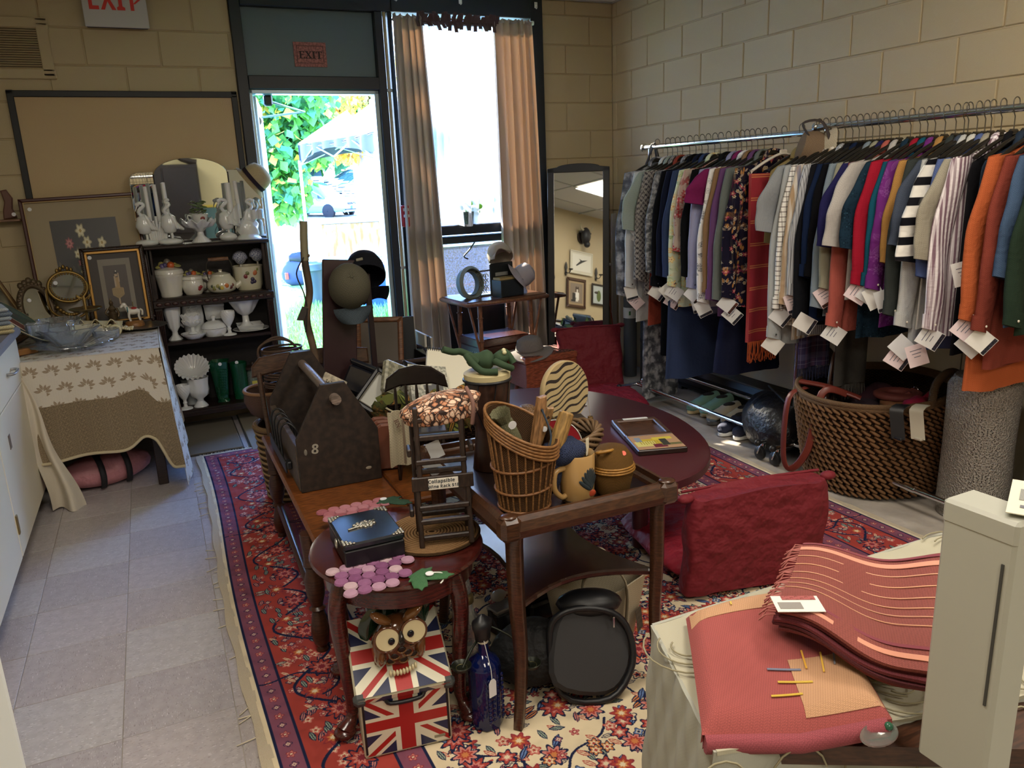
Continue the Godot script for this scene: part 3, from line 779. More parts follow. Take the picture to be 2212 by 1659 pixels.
	part(bg, "bag_body", blb(V(0, 0.2, 0), V(0.24, 0.22, 0.18), 14, 8), mat("3a4274", 0.7)); part(bg, "bag_flap", blb(V(0.05, 0.42, 0), V(0.16, 0.1, 0.12), 12, 6, I, func(d): return 1.0 + 0.2 * sin(d.x * 7)), mat("20242c", 0.6)); part(bg, "label_patch", bx(-0.2, 0.12, 0.13, -0.15, 0.22, 0.17), mat("d8483c", 0.5))
	var pl = thing("plywood_board", "brown plywood board propped upright on the lawn under the tent", "board", V(-1.02, 0.64, -4.45), -8)
	part(pl, "panel", bx(-0.42, 0, -0.012, 0.42, 0.4, 0.012, 0.002), mat("ffffff", 0.5, {"tex": "knot", "tri": V(1.4, 1.4, 1.4)})); part(pl, "edge_strip", bx(-0.43, 0.395, -0.016, 0.43, 0.405, 0.016, 0.001), mat("5d5a4c", 0.6))
	var ft = thing("folding_table", "pale folding table under the tent carrying the plywood board", "table", V(-1.02, 0, -4.5), -8)
	part(ft, "tabletop", bx(-0.45, 0.6, -0.25, 0.45, 0.635, 0.25, 0.008), mat("aebfc2", 0.5))
	for q in [[-0.4, 0.2], [0.4, 0.2], [-0.4, -0.2], [0.4, -0.2]]: part(ft, "leg", tub([V(q[0], -0.02, q[1]), V(q[0], 0.6, q[1])], 0.014, 6), legm)
	var ct = thing("storage_crate", "bright blue plastic crate on the lawn under the folding table", "crate", V(-0.86, -0.02, -4.28), -8)
	part(ct, "crate_body", bx(-0.22, 0, -0.18, 0.2, 0.5, 0.16, 0.03), mat("2a4fb4", 0.45)); part(ct, "crate_rim", bx(-0.235, 0.5, -0.195, 0.215, 0.54, 0.175, 0.01), mat("3058c4", 0.45))
	var cv = thing("covered_bench", "dark blue sparkly covered bench outside the low window pane", "bench", V(-0.3, 0, -2.3))
	part(cv, "cover", bx(-0.75, 0.3, -0.3, 0.9, 0.86, 0.3, 0.03), mat("2c3a66", 0.5, {"tex": "speckle", "tri": 2.5})); part(cv, "pale_lid", bx(-0.78, 0.86, -0.33, 0.93, 0.89, 0.33, 0.008), mat("c9dade", 0.5))
	for q in [[-0.6, 0.2], [0.75, 0.2], [-0.6, -0.2], [0.75, -0.2]]: part(cv, "leg", bx(q[0] - 0.03, -0.02, q[1] - 0.03, q[0] + 0.03, 0.32, q[1] + 0.03), mat("333a44", 0.5))
	# cars
	car("blue-green sport utility car parked nose out behind the walking stick", V(4.2, 0.02, -34.0), -48, "7fb0b4", true, 1.12)
	car("pale blue hatchback parked at left, beside the blue-green car", V(1.35, 0.02, -33.4), -70, "cfe4ea", true, 1.0)
	var row = ["white", "silver", "pale grey", "dark grey", "cream", "pale silver", "white", "ash grey"]
	var cols = ["f0f0ee", "c4c9cc", "d8dad8", "6f7a82", "e8e4d8", "ccd2d6", "f4f4f4", "b4babd"]
	var ordn = ["nearest the tent leg", "second from the tent leg", "third from the tent leg", "fourth from the tent leg", "fifth from the tent leg", "sixth from the tent leg", "seventh from the tent leg", "farthest from the tent leg"]
	for i in 8:
		var f = i / 7.0
		car("%s car in the far parked row, %s" % [row[i], ordn[i]], V(lerpf(9.6, 14.0, f), lerpf(0.28, 1.35, f), lerpf(-38.0, -70.0, f)), -160 if i % 2 else -163, cols[i], i < 2, 1.1 if i % 3 == 0 else 1.0)
	var vn = car("white van standing at the far end of the parked row", V(10.4, 1.2, -66), -100, "f4f4f2", false, 1.35)
	# a long building seen through the sheer curtain
	var bd = thing("school_building", "low grey building seen through the sheer window curtain", "building", V(9.0, 0, -24))
	part(bd, "wall", bx(-4.5, 0, -3, 6, 2.9, 3, 0.0), mat("7d8288", 0.8)); part(bd, "roof", bx(-4.9, 2.9, -3.4, 6.4, 3.3, 3.4, 0.02), mat("9aa6ae", 0.6))
	for k in 5: part(bd, "window", bx(-3.8 + k * 1.8, 1.1, 3.0, -2.6 + k * 1.8, 2.3, 3.06, 0.01), mat("46607a", 0.1))

# ---------- door, window and curtains ----------
func door_and_window():
	var nv = navy(); var slate = mat("5d6f75", 0.4); var gl = mat("eaf6f4", 0.02, {"alpha": 0.08, "spec": 0.5}); var steel = mat("9fb4bd", 0.3, {"metal": 0.5})
	var d = struct("door_1", bx(-2.768, 0, -0.13, -2.7, 2.74, 0.03, 0.004), nv)
	part(d, "frame_head", bx(-2.7, 2.6, -0.13, -1.735, 2.74, 0.03, 0.004), nv); part(d, "frame_rail", bx(-2.7, 2.11, -0.13, -1.85, 2.192, 0.03, 0.004), nv)
	part(d, "frame_post", bx(-1.855, 0, -0.13, -1.8, 2.6, 0.03, 0.004), nv)
	part(d, "stop_strip", bx(-1.885, 0, -0.1, -1.855, 2.11, 0.0, 0.003), steel); part(d, "stop_strip", bx(-2.7, 2.085, -0.1, -1.855, 2.11, 0.0, 0.003), steel); part(d, "stop_strip", bx(-2.7, 0, -0.1, -2.68, 2.11, 0.0, 0.003), steel)
	part(d, "transom_panel", bx(-2.7, 2.192, -0.08, -1.855, 2.6, -0.02, 0.003), slate)
	part(d, "threshold", bx(-2.7, 0, -0.2, -1.855, 0.02, 0.02, 0.006), mat("8b8f92", 0.3, {"metal": 0.7}))
	# open leaf, hinged at the left jamb
	var lf = struct("door_2", bx(-0.0, 0.01, -0.022, 0.86, 2.07, 0.022, 0.004), mat("dfe8ea", 0.35))
	lf.position = V(-2.672, 0.012, -0.1); lf.rotation_degrees.y = 80
	part(lf, "kick_plate", bx(0.05, 0.03, -0.026, 0.8, 0.24, 0.026, 0.002), steel); part(lf, "lock_rail", bx(0.02, 0.92, -0.027, 0.84, 1.12, 0.027, 0.004), mat("c8d4d8", 0.4))
	part(lf, "push_bar", tub([V(0.1, 1.02, -0.06), V(0.76, 1.02, -0.06)], 0.015, 8), steel); part(lf, "hinge", tub([V(-0.008, 1.75, -0.02), V(-0.008, 1.9, -0.02)], 0.01, 8), steel); part(lf, "hinge", tub([V(-0.008, 0.2, -0.02), V(-0.008, 0.35, -0.02)], 0.01, 8), steel)
	var cl = thing("door_closer", "black and silver door closer with folded arm at the door head", "door closer", V(-2.62, 2.0, -0.12))
	part(cl, "bracket", bx(0.02, 0.02, -0.03, 0.075, 0.09, 0.03, 0.01), mat("17191b", 0.4)); part(cl, "arm", tub([V(0.05, 0.05, 0), V(0.3, -0.005, -0.12), V(0.03, -0.03, -0.24)], 0.008, 6), steel); part(cl, "cylinder", lat([0.0, -0.05, 0.035, -0.05, 0.035, 0.05, 0, 0.05], 14, X(V(-0.02, -0.06, -0.2), 90)), mat("8d8f8a", 0.35, {"metal": 0.8}))
	# printed exit card on the transom panel
	var ec = thing("exit_card", "small pink EXIT card on the grey panel above the door", "sign", V(-2.288, 2.328, -0.017), 0)
	part(ec, "card", bx(-0.105, -0.075, 0, 0.105, 0.075, 0.004, 0.001), mat("b8726a", 0.5, {"tex": "mottle", "tri": 9})); var bo = S(); flat(bo)
	for q in [[0, 0.052, 0.17, 0.003], [0, -0.052, 0.17, 0.003], [-0.085, 0, 0.003, 0.104], [0.085, 0, 0.003, 0.104]]: box(bo, V(q[0], q[1], 0.0045), V(q[2], q[3], 0.001))
	part(ec, "border", bo, mat("4a2a28", 0.6)); part(ec, "lettering", txt("EXIT", 0.062, 0.002, true), mat("33201e", 0.6), X(V(0, -0.003, 0.005)))
	var cp = thing("conduit_pipe", "cream painted conduit running down between door and window", "pipe", V(-1.783, 0, 0.012))
	part(cp, "tube", tub([V(0, 0.0, 0), V(0, 2.735, 0)], 0.011, 8), paint()); part(cp, "clip", bx(-0.03, 2.1, -0.012, 0.03, 2.118, 0.013, 0.003), mat("b8b8b0", 0.4)); part(cp, "clip", bx(-0.03, 0.9, -0.012, 0.03, 0.918, 0.013, 0.003), mat("b8b8b0", 0.4))
	# window
	var w = struct("window_1", bx(-1.766, 0, -0.13, -1.735, 2.6, 0.035, 0.004), nv)
	part(w, "frame_post", bx(-0.705, 0, -0.13, -0.607, 2.74, 0.035, 0.004), nv); part(w, "frame_head", bx(-1.735, 2.6, -0.13, -0.705, 2.74, 0.035, 0.004), nv)
	part(w, "rail", bx(-1.735, 1.115, -0.13, -0.705, 1.185, 0.045, 0.006), nv); part(w, "sash_rail", bx(-1.735, 1.05, -0.1, -0.705, 1.1, 0.03, 0.006), nv); part(w, "sash_rail", bx(-1.735, 0.6, -0.1, -0.705, 0.66, 0.03, 0.006), nv)
	part(w, "lower_panel", bx(-1.735, 0, -0.13, -0.705, 0.6, 0.02, 0.003), nv); part(w, "pane", bx(-1.735, 1.185, -0.06, -0.705, 2.6, -0.055, 0.0), gl); part(w, "pane", bx(-1.735, 0.66, -0.06, -0.705, 1.05, -0.055, 0.0), gl)
	part(w, "stay_arm", tub(curve([V(-1.2, 1.05, -0.02), V(-1.25, 0.99, -0.02), V(-1.3, 0.95, -0.0), V(-1.27, 0.93, 0.0)], 4), 0.006, 6), mat("1a1c20", 0.4))
	for q in [-1.7, -1.24, -0.66]:
		var hk = thing("curtain_hook", "small white plastic hook on the dark window head, %s" % {-1.7: "above left curtain", -1.24: "above the middle", -0.66: "above right curtain"}[q], "hook", V(q, 2.69, 0.036))
		part(hk, "plate", bx(-0.012, -0.02, 0, 0.012, 0.02, 0.004, 0.002), mat("e8e8e2", 0.4)); part(hk, "prong", tub(arc(V(0, -0.012, 0.012), V(0, 0.012, 0), V(0, 0, 0.012), 180, 370, 6), 0.004, 6), mat("e8e8e2", 0.4))
	var rod = thing("curtain_rod", "thin white tension rod carrying the pale window curtains", "rod", V(0, 2.562, 0.075))
	part(rod, "tube", tub([V(-1.735, 0, 0), V(-0.705, 0, 0)], 0.008, 8), mat("e6e2d8", 0.4)); part(rod, "end_cap", lat([0, -0.006, 0.015, -0.006, 0.015, 0.006, 0, 0.006], 10, X(V(-1.73, 0, 0), 0, 0, 90)), mat("e6e2d8", 0.4)); part(rod, "end_cap", lat([0, -0.006, 0.015, -0.006, 0.015, 0.006, 0, 0.006], 10, X(V(-0.71, 0, 0), 0, 0, 90)), mat("e6e2d8", 0.4))
	var cm = mat("ddd2c6", 0.85, {"tex": "weave", "uv": V(60, 200, 1), "back": "cdbba8", "bump": "fold_n", "bs": 0.25})
	var drape = func(x0, x1, b0, b1, y1, ph, n):
		return sht(n * 6, 34, func(u, t):
			var x = lerpf(lerpf(x0, x1, u), lerpf(b0, b1, u), pow(t, 0.8)); var y = lerpf(2.572, y1, t)
			var f = sin(u * n * TAU * 0.5 + ph) + 0.45 * sin(u * n * TAU * 0.23 + ph * 2.0 + t * 1.4)
			return V(x + 0.008 * sin(u * 31 + ph), y + 0.006 * sin(u * n * TAU), 0.1 + (0.02 + 0.03 * t) * f), 0.0025, 1.0, 1.0)
	var c1 = thing("curtain", "left crinkled cream curtain panel beside the open door", "curtain", V0, 0, "")
	part(c1, "panel", drape.call(-1.755, -1.55, -1.79, -1.47, 0.1, 0.4, 9), cm); part(c1, "rod_sleeve", drape.call(-1.755, -1.55, -1.755, -1.55, 2.545, 0.4, 9), cm, X(V(0, 0.0, -0.012)))
	var c2 = thing("curtain", "right crinkled cream curtain panel beside the tall mirror", "curtain", V0, 0, "")
	part(c2, "panel", drape.call(-1.03, -0.73, -1.03, -0.66, 0.06, 1.9, 11), cm); part(c2, "rod_sleeve", drape.call(-1.03, -0.73, -1.03, -0.73, 2.545, 1.9, 11), cm, X(V(0, 0.0, -0.012)))
	var sm = mat("eef0f4", 0.9, {"alpha": 0.8, "back": "c4ccd4", "spec": 0.1})
	var c3 = thing("sheer_curtain", "see-through white sheer hanging between the two cream curtains", "curtain", V0)
	part(c3, "panel", sht(90, 26, func(u, t):
		var x = lerpf(-1.56, -1.0, u) + 0.015 * sin(t * 3.0 + u * 5); var y = lerpf(2.54, 1.2 + 0.03 * sin(u * 9), t)
		return V(x, y, 0.055 + 0.02 * sin(u * 62 + 1.5 * sin(t * 2.2 + u * 4)) + 0.01 * sin(u * 25 + t)), 0.0012), sm)
	var vl = thing("ruffle_valance", "brown gathered ruffle strip along the top of the sheer curtain", "valance", V0)
	var rb = S(); var r = RandomNumberGenerator.new(); r.seed = 8
	part(vl, "band", bx(-1.58, 2.525, 0.06, -1.0, 2.55, 0.1, 0.006), mat("4a3a3a", 0.8))
	for i in 60:
		var x = -1.58 + 0.58 * i / 59.0 + r.randf_range(-0.01, 0.01)
		var a = r.randf_range(-0.6, 0.6); var up = r.randf_range(0.03, 0.06) if i % 3 else -r.randf_range(0.03, 0.07)
		sheet(rb, 2, 3, func(u, t): return V(x + (u - 0.5) * 0.026 + sin(a) * t * 0.03, 2.54 + up * t, 0.1 + 0.02 * t + 0.008 * sin(u * PI)), 0.001)
	stuff(part(vl, "ruffles", rb, mat("5a4848", 0.85, {"back": "4a3834"})))
	# plants and pull station
	var pp = thing("trailing_plant", "green trailing houseplant in a patterned pot on the window rail", "plant", V(-1.27, 1.186, 0.01))
	part(pp, "pot", lat([0, 0, 0.05, 0, 0.06, 0.09, 0.052, 0.09, 0.045, 0.02, 0, 0.02], 16), mat("6f8f7a", 0.4, {"tex": "speckle", "tri": 8})); var lv = S(); var stm = S()
	for i in 16:
		var a = i * 0.85; var o = V(cos(a) * (0.04 + 0.007 * i) + (0.07 if i > 8 else 0.0), 0.12 + 0.04 * sin(i * 2.1) + (0.05 if i > 10 else 0.0), sin(a) * 0.03)
		tube(stm, [V(0, 0.07, 0), o * 0.6 + V(0, 0.05, 0), o], 0.002, 4); blob(lv, V0, V(0.03, 0.004, 0.024), 8, 4, X(o, 50 + 30 * sin(i), i * 40, 20))
	part(pp, "stems", stm, mat("7a8c50", 0.6)); stuff(part(pp, "leaves", lv, mat("7fb040", 0.45, {"back": "8cc030"})))
	var fp = thing("alarm_pull", "small red fire alarm pull box on the dark window post", "alarm", V(-1.745, 1.27, 0.042))
	part(fp, "housing", bx(-0.028, -0.075, -0.006, 0.028, 0.075, 0.03, 0.006), mat("b3222c", 0.4)); part(fp, "pull_handle", bx(-0.02, -0.008, 0.03, 0.02, 0.012, 0.042, 0.003), mat("e8e4e0", 0.4)); part(fp, "notice", bx(-0.02, 0.035, 0.029, 0.02, 0.055, 0.032, 0.001), mat("e4d8d4", 0.5))

# ---------- left: cabinet, cloth table, shelf of white china ----------
func picture(called, label, cat, W, H, fw, fd, fm, matw, mm, pm, inner = null, im = null, at = V0):
	# a framed picture: base at its bottom middle, facing +z
	var t = thing(called, label, cat, at)
	var s = S(); var h2 = H / 2
	for q in [[0.0, W, H], [90.0, H, W], [180.0, W, H], [270.0, H, W]]:
		var L = q[1] / 2; var o = q[2] / 2
		ext(s, PackedVector2Array([Vector2(-L, -o), Vector2(L, -o), Vector2(L - fw, -o + fw), Vector2(-L + fw, -o + fw)]), fd, X(V(0, h2, 0), 0, 0, q[0]), fw * 0.25)
	part(t, "frame", s, fm)
	if inner != null:
		var e = S(); var w = W / 2 - fw; var h = H / 2 - fw
		for q in [[0, h - inner / 2, 2 * w, inner], [0, -h + inner / 2, 2 * w, inner], [w - inner / 2, 0, inner, 2 * h], [-w + inner / 2, 0, inner, 2 * h]]: box(e, V(q[0], h2 + q[1], fd * 0.3), V(q[2], q[3], 0.008), 0.002)
		part(t, "inner_rim", e, im)
	part(t, "backing", cb(V(0, h2, -fd * 0.2), V(W - fw, H - fw, 0.006), 0.001), mm)
	if pm != null:
		var pw = W / 2 - fw - matw; var ph = H / 2 - fw - matw; var g = S(); flat(g); var z = -fd * 0.2 + 0.005
		quad(g, V(-pw, h2 - ph, z), V(-pw, h2 + ph, z), V(pw, h2 + ph, z), V(pw, h2 - ph, z), Vector2(0, 1), Vector2(0, 0), Vector2(1, 0), Vector2(1, 1))
		part(t, "print", g, pm)
	return t
func sticker(p, at, n = "price_sticker", r = 0.011):
	return part(p, n, lat([0, 0, r, 0, r, 0.001, 0, 0.001], 14, X(at, 90)), mat("e6e6ea", 0.5))
func hob(r):   # hobnail bumps for a lathe
	return func(t, i, q): return Vector2(q.x * (1.0 + (0.045 if i % 2 == 0 else 0.0) * cos(t * r + (PI if i % 4 == 0 else 0.0))), q.y)
func china(called, label, at, pr, n = 32, wob = null, cat = "", hex = "e9ebea"):
	return one(called, label, cat if cat != "" else called.replace("_", " ").split(" ")[-1], lat(pr, n, I, wob), glaze(hex), at)
func hobgoblet(label, at, k = 1.0):
	var pr = [0, 0, 0.042, 0, 0.04, 0.006, 0.013, 0.015, 0.01, 0.03, 0.014, 0.04, 0.009, 0.05, 0.012, 0.06]
	for i in 17: pr.append_array([0.014 + 0.03 * sin(PI * 0.62 * i / 16.0), 0.062 + 0.0058 * i])
	pr.append_array([0.04, 0.155, 0.036, 0.15, 0.034, 0.1, 0.01, 0.07, 0, 0.068])
	for i in pr.size(): pr[i] *= k
	var t = thing("hobnail_goblet", label, "goblet", at, 0, "hobnail goblets"); part(t, "goblet", lat(pr, 48, I, hob(16.0)), glaze("e9ebea")); return t
func bird(p, m, o, k, side, neck):
	# a moulded long-necked bird: body, neck, head and beak, wing, leg rock
	part(p, "bird_body", blb(o + V(0, 0.13, 0) * k, V(0.045, 0.055, 0.035) * k, 14, 10, I, func(d): return 1.0 + 0.25 * maxf(0, -d.y) + 0.06 * sin(d.y * 14)), m)
	part(p, "neck", tub(curve([o + V(0.01 * side, 0.16, 0) * k, o + V(-0.02 * side, 0.2, 0.01) * k, o + V(0.012 * side, 0.235, 0.012) * k] + neck.map(func(q): return o + V(q.x * side, q.y, q.z) * k), 4), 0.011 * k, 8), m)
	var e = o + V(neck[-1].x * side, neck[-1].y, neck[-1].z) * k
	part(p, "head", blb(e, V(0.015, 0.012, 0.011) * k, 10, 6), m); part(p, "beak", tub([e, e + V(-0.014 * side, -0.04, 0.004) * k], [0.007 * k, 0.002 * k], 6), m)
	var w = S()
	for i in 6: blob(w, V0, V(0.012, 0.05 - 0.005 * i, 0.006) * k, 8, 6, X(o + V((0.028 + 0.006 * i) * side, 0.135 - 0.008 * i, 0.025 - 0.004 * i) * k, 0, 0, (18 + 9 * i) * side))
	part(p, "wing", w, m); part(p, "legs", tub([o + V(0.004, 0.0, 0) * k, o + V(0.008, 0.05, 0) * k, o + V(0, 0.1, 0) * k], 0.008 * k, 6), m)

func left_side():
	var cream = mat("ddd5bd", 0.4); var dark = wood("2c1a15", 0.4); var brass = mat("8f7440", 0.35, {"metal": 0.8, "bump": "rough_n", "tri": 20.0, "bs": 0.6})
	# cabinet under the window-side counter
	for k in 3:
		var z0 = [1.19, 2.05, 2.95][k]; var z1 = [2.047, 2.947, 3.85][k]
		var c = thing("base_cabinet", "cream painted base cabinet along the left wall, %s" % ["beside the cloth covered table", "middle one under the grey worktop", "beside the louvred shutter"][k], "cabinet", V(-4.05, 0, z0), 0, "")
		var L = z1 - z0
		part(c, "body", bx(-0.594, 0.1, 0, -0.018, 0.865, L, 0.002), cream); part(c, "toe_kick", bx(-0.58, 0, 0.0, -0.07, 0.1, L, 0.0), mat("3a3634", 0.7))
		var dw = part(c, "drawer", bx(-0.018, 0.665, 0.004, 0.002, 0.862, L - 0.004, 0.003), cream)
		part(dw, "handle", tub(curve([V(0.002, 0.765, L * 0.34), V(0.03, 0.765, L * 0.35), V(0.03, 0.765, L * 0.47), V(0.002, 0.765, L * 0.48)], 3), 0.006, 6), mat("9a9a98", 0.35, {"metal": 0.6}))
		var dr = part(c, "door", bx(-0.018, 0.105, 0.004, 0.002, 0.66, L - 0.004, 0.003), cream)
		part(dr, "hinge", bx(0.002, 0.2, L - 0.03, 0.008, 0.28, L - 0.005, 0.002), mat("8a7448", 0.4, {"metal": 0.6})); part(dr, "keyhole", bx(0.002, 0.5, 0.62, 0.004, 0.56, 0.66, 0.001), mat("6a5a48", 0.5))
	var wt = thing("worktop", "grey speckled laminate worktop with rounded front along the left wall", "worktop", V0)
	part(wt, "slab", bx(-4.65, 0.868, 1.165, -4.025, 0.912, 3.87, 0.012), mat("a9adb8", 0.4, {"tex": "vinyl", "tri": 4.0})); part(wt, "backsplash", bx(-4.65, 0.912, 1.165, -4.63, 1.0, 3.87, 0.004), mat("7b8078", 0.5))
	var ln = thing("linen_stack", "small stack of folded blue and cream linen on the worktop corner", "linen", V(-4.11, 0.912, 1.33), 14)
	for i in 6: part(ln, "folded_cloth", cb(V(0.006 * sin(i * 2.0), 0.011 + 0.02 * i, 0.004 * i), V(0.15 - 0.006 * (i % 3), 0.017, 0.2), 0.007), cloth(["c9bd95", "d8cfa8", "8e9aa6", "a9b4bb", "7f8c9a", "b7bfc2"][i]))
	# wall things
	var bd = thing("pin_board", "large cream painted board with black frame on the left back wall", "board", V(-3.405, 1.05, 0.012))
	part(bd, "panel", bx(-0.6, 0.02, -0.006, 0.6, 1.02, 0.004, 0.0), mat("c9ae85", 0.6, {"bump": "peel_n", "tri": 3.0, "bs": 0.2}))
	var fs = S()
	for q in [[0, 1.025, 1.25, 0.036], [0, 0.018, 1.25, 0.036], [-0.607, 0.52, 0.036, 1.05], [0.607, 0.52, 0.036, 1.05]]: box(fs, V(q[0], q[1], 0.004), V(q[2], q[3], 0.022), 0.003)
	part(bd, "frame", fs, mat("15181d", 0.45))
	var vt = thing("air_vent", "beige painted louvred air vent on the upper left wall", "vent", V(-4.06, 2.155, 0.006))
	var vf = S()
	for q in [[0, 0.3, 0.6, 0.055], [0, 0.027, 0.6, 0.055], [-0.272, 0.163, 0.056, 0.325], [0.265, 0.163, 0.06, 0.325]]: box(vf, V(q[0], q[1], 0.008), V(q[2], q[3], 0.016), 0.004)
	part(vt, "frame", vf, paint()); part(vt, "duct_dark", bx(-0.25, 0.05, -0.006, 0.24, 0.28, 0.0, 0.0), mat("2a241c", 0.9))
	for k in 18: part(vt, "louvre", cb(V0, V(0.5, 0.0028, 0.014), 0.0, X(V(-0.005, 0.06 + 0.0125 * k, 0.006), 38)), paint())
	var ex_ = thing("exit_sign", "white EXIT sign box with red letters below the ceiling", "sign", V(-3.4, 2.44, 0.0))
	part(ex_, "housing", bx(-0.165, 0, 0.0, 0.165, 0.215, 0.06, 0.006), mat("3a3848", 0.5)); part(ex_, "face_plate", bx(-0.17, -0.004, 0.058, 0.17, 0.22, 0.066, 0.004), mat("c6c3c2", 0.4))
	part(ex_, "lettering", txt("EXIT", 0.155, 0.003), mat("d8352e", 0.5), Transform3D(Basis().scaled(V(0.82, 1.05, 1)), V(-0.01, 0.145, 0.067)))
	part(ex_, "arrow_mark", ex([-0.02, 0.03, 0.012, 0.0, -0.02, -0.03, -0.008, -0.03, 0.03, 0.0, -0.008, 0.03], 0.003, X(V(0.118, 0.155, 0.067))), mat("d8352e", 0.5))
	for sg in [-1, 1]:
		part(ex_, "lamp_head", lat([0, 0, 0.04, 0.0, 0.045, 0.05, 0.02, 0.075, 0, 0.08], 14, X(V(0.21 * sg, 0.2, 0.07), 70, 0, -20 * sg)), mat("d9d6d2", 0.4)); part(ex_, "lamp_neck", tub([V(0.16 * sg, 0.2, 0.03), V(0.205 * sg, 0.21, 0.05)], 0.012, 6), mat("d9d6d2", 0.4))
	var bk = thing("wall_bracket", "small brown carved bracket shelf at the left edge, below the vent", "bracket", V(-4.14, 1.37, 0.02))
	part(bk, "shelf", bx(-0.12, 0, -0.02, 0.07, 0.012, 0.09, 0.003), mat("8a6a58", 0.35)); part(bk, "carved_back", ex([-0.02, 0.0, 0.05, 0.01, 0.035, 0.06, 0.045, 0.12, 0.02, 0.17, -0.01, 0.165, 0.0, 0.1, -0.015, 0.05], 0.025, X(V(0.0, 0.01, 0.01)), 0.006), mat("6e4a40", 0.4)); part(bk, "swan_stem", tub(curve([V(-0.04, 0.012, 0.05), V(-0.07, 0.06, 0.05), V(-0.03, 0.1, 0.05), V(-0.05, 0.14, 0.05)], 4), 0.005, 6), brass); sticker(bk, V(0.045, 0.04, 0.092))
	# cloth-covered table
	var tb = thing("side_table", "wooden table hidden under the leaf patterned cloth in the corner", "table", V(-4.02, 0, 0.76))
	part(tb, "tabletop", bx(-0.56, 0.71, -0.47, 0.55, 0.738, 0.45, 0.004), dark)
	for q in [[-0.5, -0.42], [0.5, -0.42], [-0.5, 0.38], [0.5, 0.38]]: part(tb, "leg", bx(q[0] - 0.025, 0, q[1] - 0.025, q[0] + 0.025, 0.71, q[1] + 0.025), dark)
	var tc = thing("tablecloth", "beige leaf patterned cloth with roped hem over the corner table", "tablecloth", V0)
	var dm = mat("ffffff", 0.85, {"tex": "damask", "uv": V(1, 1, 1), "bump": "weave_n", "bs": 0.3}); var tan = mat("8f7d62", 0.9, {"tex": "mottle", "bump": "weave_n", "uv": V(9, 9, 1), "bs": 0.6})
	var hem = func(u): return 0.49 - 0.06 * exp(-pow((u - 0.76) / 0.09, 2.0)) + 0.13 * smoothstep(0.82, 0.93, u) + 0.008 * sin(u * 11)
	var front = func(u, t):
		var y = t * hem.call(u)
		return V(lerpf(-4.06, -3.445, u) + 0.06 * t * (u - 0.3), 0.744 - y, 1.222 + 0.05 * t + 0.014 * t * sin(u * 13 + 1) + 0.03 * t * smoothstep(0.6, 1, u))
	part(tc, "top", sht(20, 20, func(u, t): return V(lerpf(-4.58, -3.44, u), 0.744 + 0.0015 * sin(u * 30) * sin(t * 20), lerpf(0.28, 1.224, t)), 0.003, 3.0, 2.6), dm)
	part(tc, "front_drop", sht(40, 16, func(u, t): return front.call(u, t * 0.45), 0.003, 1.7, 0.62), dm)
	part(tc, "front_reverse", sht(40, 20, func(u, t): return front.call(u, 0.45 + t * 0.55), 0.003, 1, 1), tan)
	var hp = []
	for i in 61: hp.append(front.call(i / 60.0, 1.0) + V(0, 0, 0.002))
	part(tc, "rope_hem", tub(hp, 0.008, 6), mat("b9ab8c", 0.9, {"bump": "weave_n", "tri": 30.0}))
	part(tc, "side_drop", sht(36, 24, func(u, t):
		var L = lerpf(0.62, 0.735, pow(u, 2.0))
		return V(-3.438 + 0.05 * t + 0.018 * t * sin(u * 17) , 0.744 - L * t, lerpf(0.28, 1.23, u) + 0.05 * t * u), 0.003, 2.6, 1.9), dm)
	one("lace_runner", "pale lace cloth hanging in a fold between cabinet and table", "cloth", sht(14, 30, func(u, t): return V(-4.075 + 0.05 * t + u * lerpf(0.03, 0.14, t) + 0.01 * sin(t * 9), 0.7 - 0.685 * t - 0.02 * u, 1.27 + 0.04 * sin(u * 8 + t * 3) * t + 0.03 * t), 0.004, 2, 6), mat("cfc5b2", 0.6, {"bump": "peel_n", "uv": V(1, 1, 1), "bs": 0.7}))
	var pb = thing("gym_bag", "pink duffel bag with black straps under the cloth table", "bag", V(-3.79, 0.0, 0.98), 22)
	part(pb, "bag_body", blb(V(0, 0.085, 0), V(0.2, 0.095, 0.12), 22, 12, I, func(d): return 1.0 + 0.18 * pow(absf(d.x), 4.0) - 0.12 * pow(maxf(0, -d.y), 3.0)), mat("bd7f86", 0.55, {"bump": "fold_n", "tri": 4.0, "bs": 0.6}))
	for sg in [-0.3, 0.35]: part(pb, "strap", tub(arc(V(0.2 * sg, 0.085, 0), V(0, 0, 0.132), V(0, 0.108, 0), -40, 200, 18), 0.017, 6, false, 0.3), mat("1d1b20", 0.7))
	part(pb, "piping", tub(arc(V(-0.05, 0.085, 0), V(0, 0, 0.128), V(0, 0.1, 0), -30, 200, 18), 0.004, 6), mat("9c5f68", 0.6)); part(pb, "handle", tub(curve([V(-0.06, 0.16, 0.06), V(0.0, 0.23, 0.03), V(0.08, 0.17, 0.05)], 5), 0.012, 6), mat("1d1b20", 0.7))
	table_things(brass)
	shelf_unit(dark)

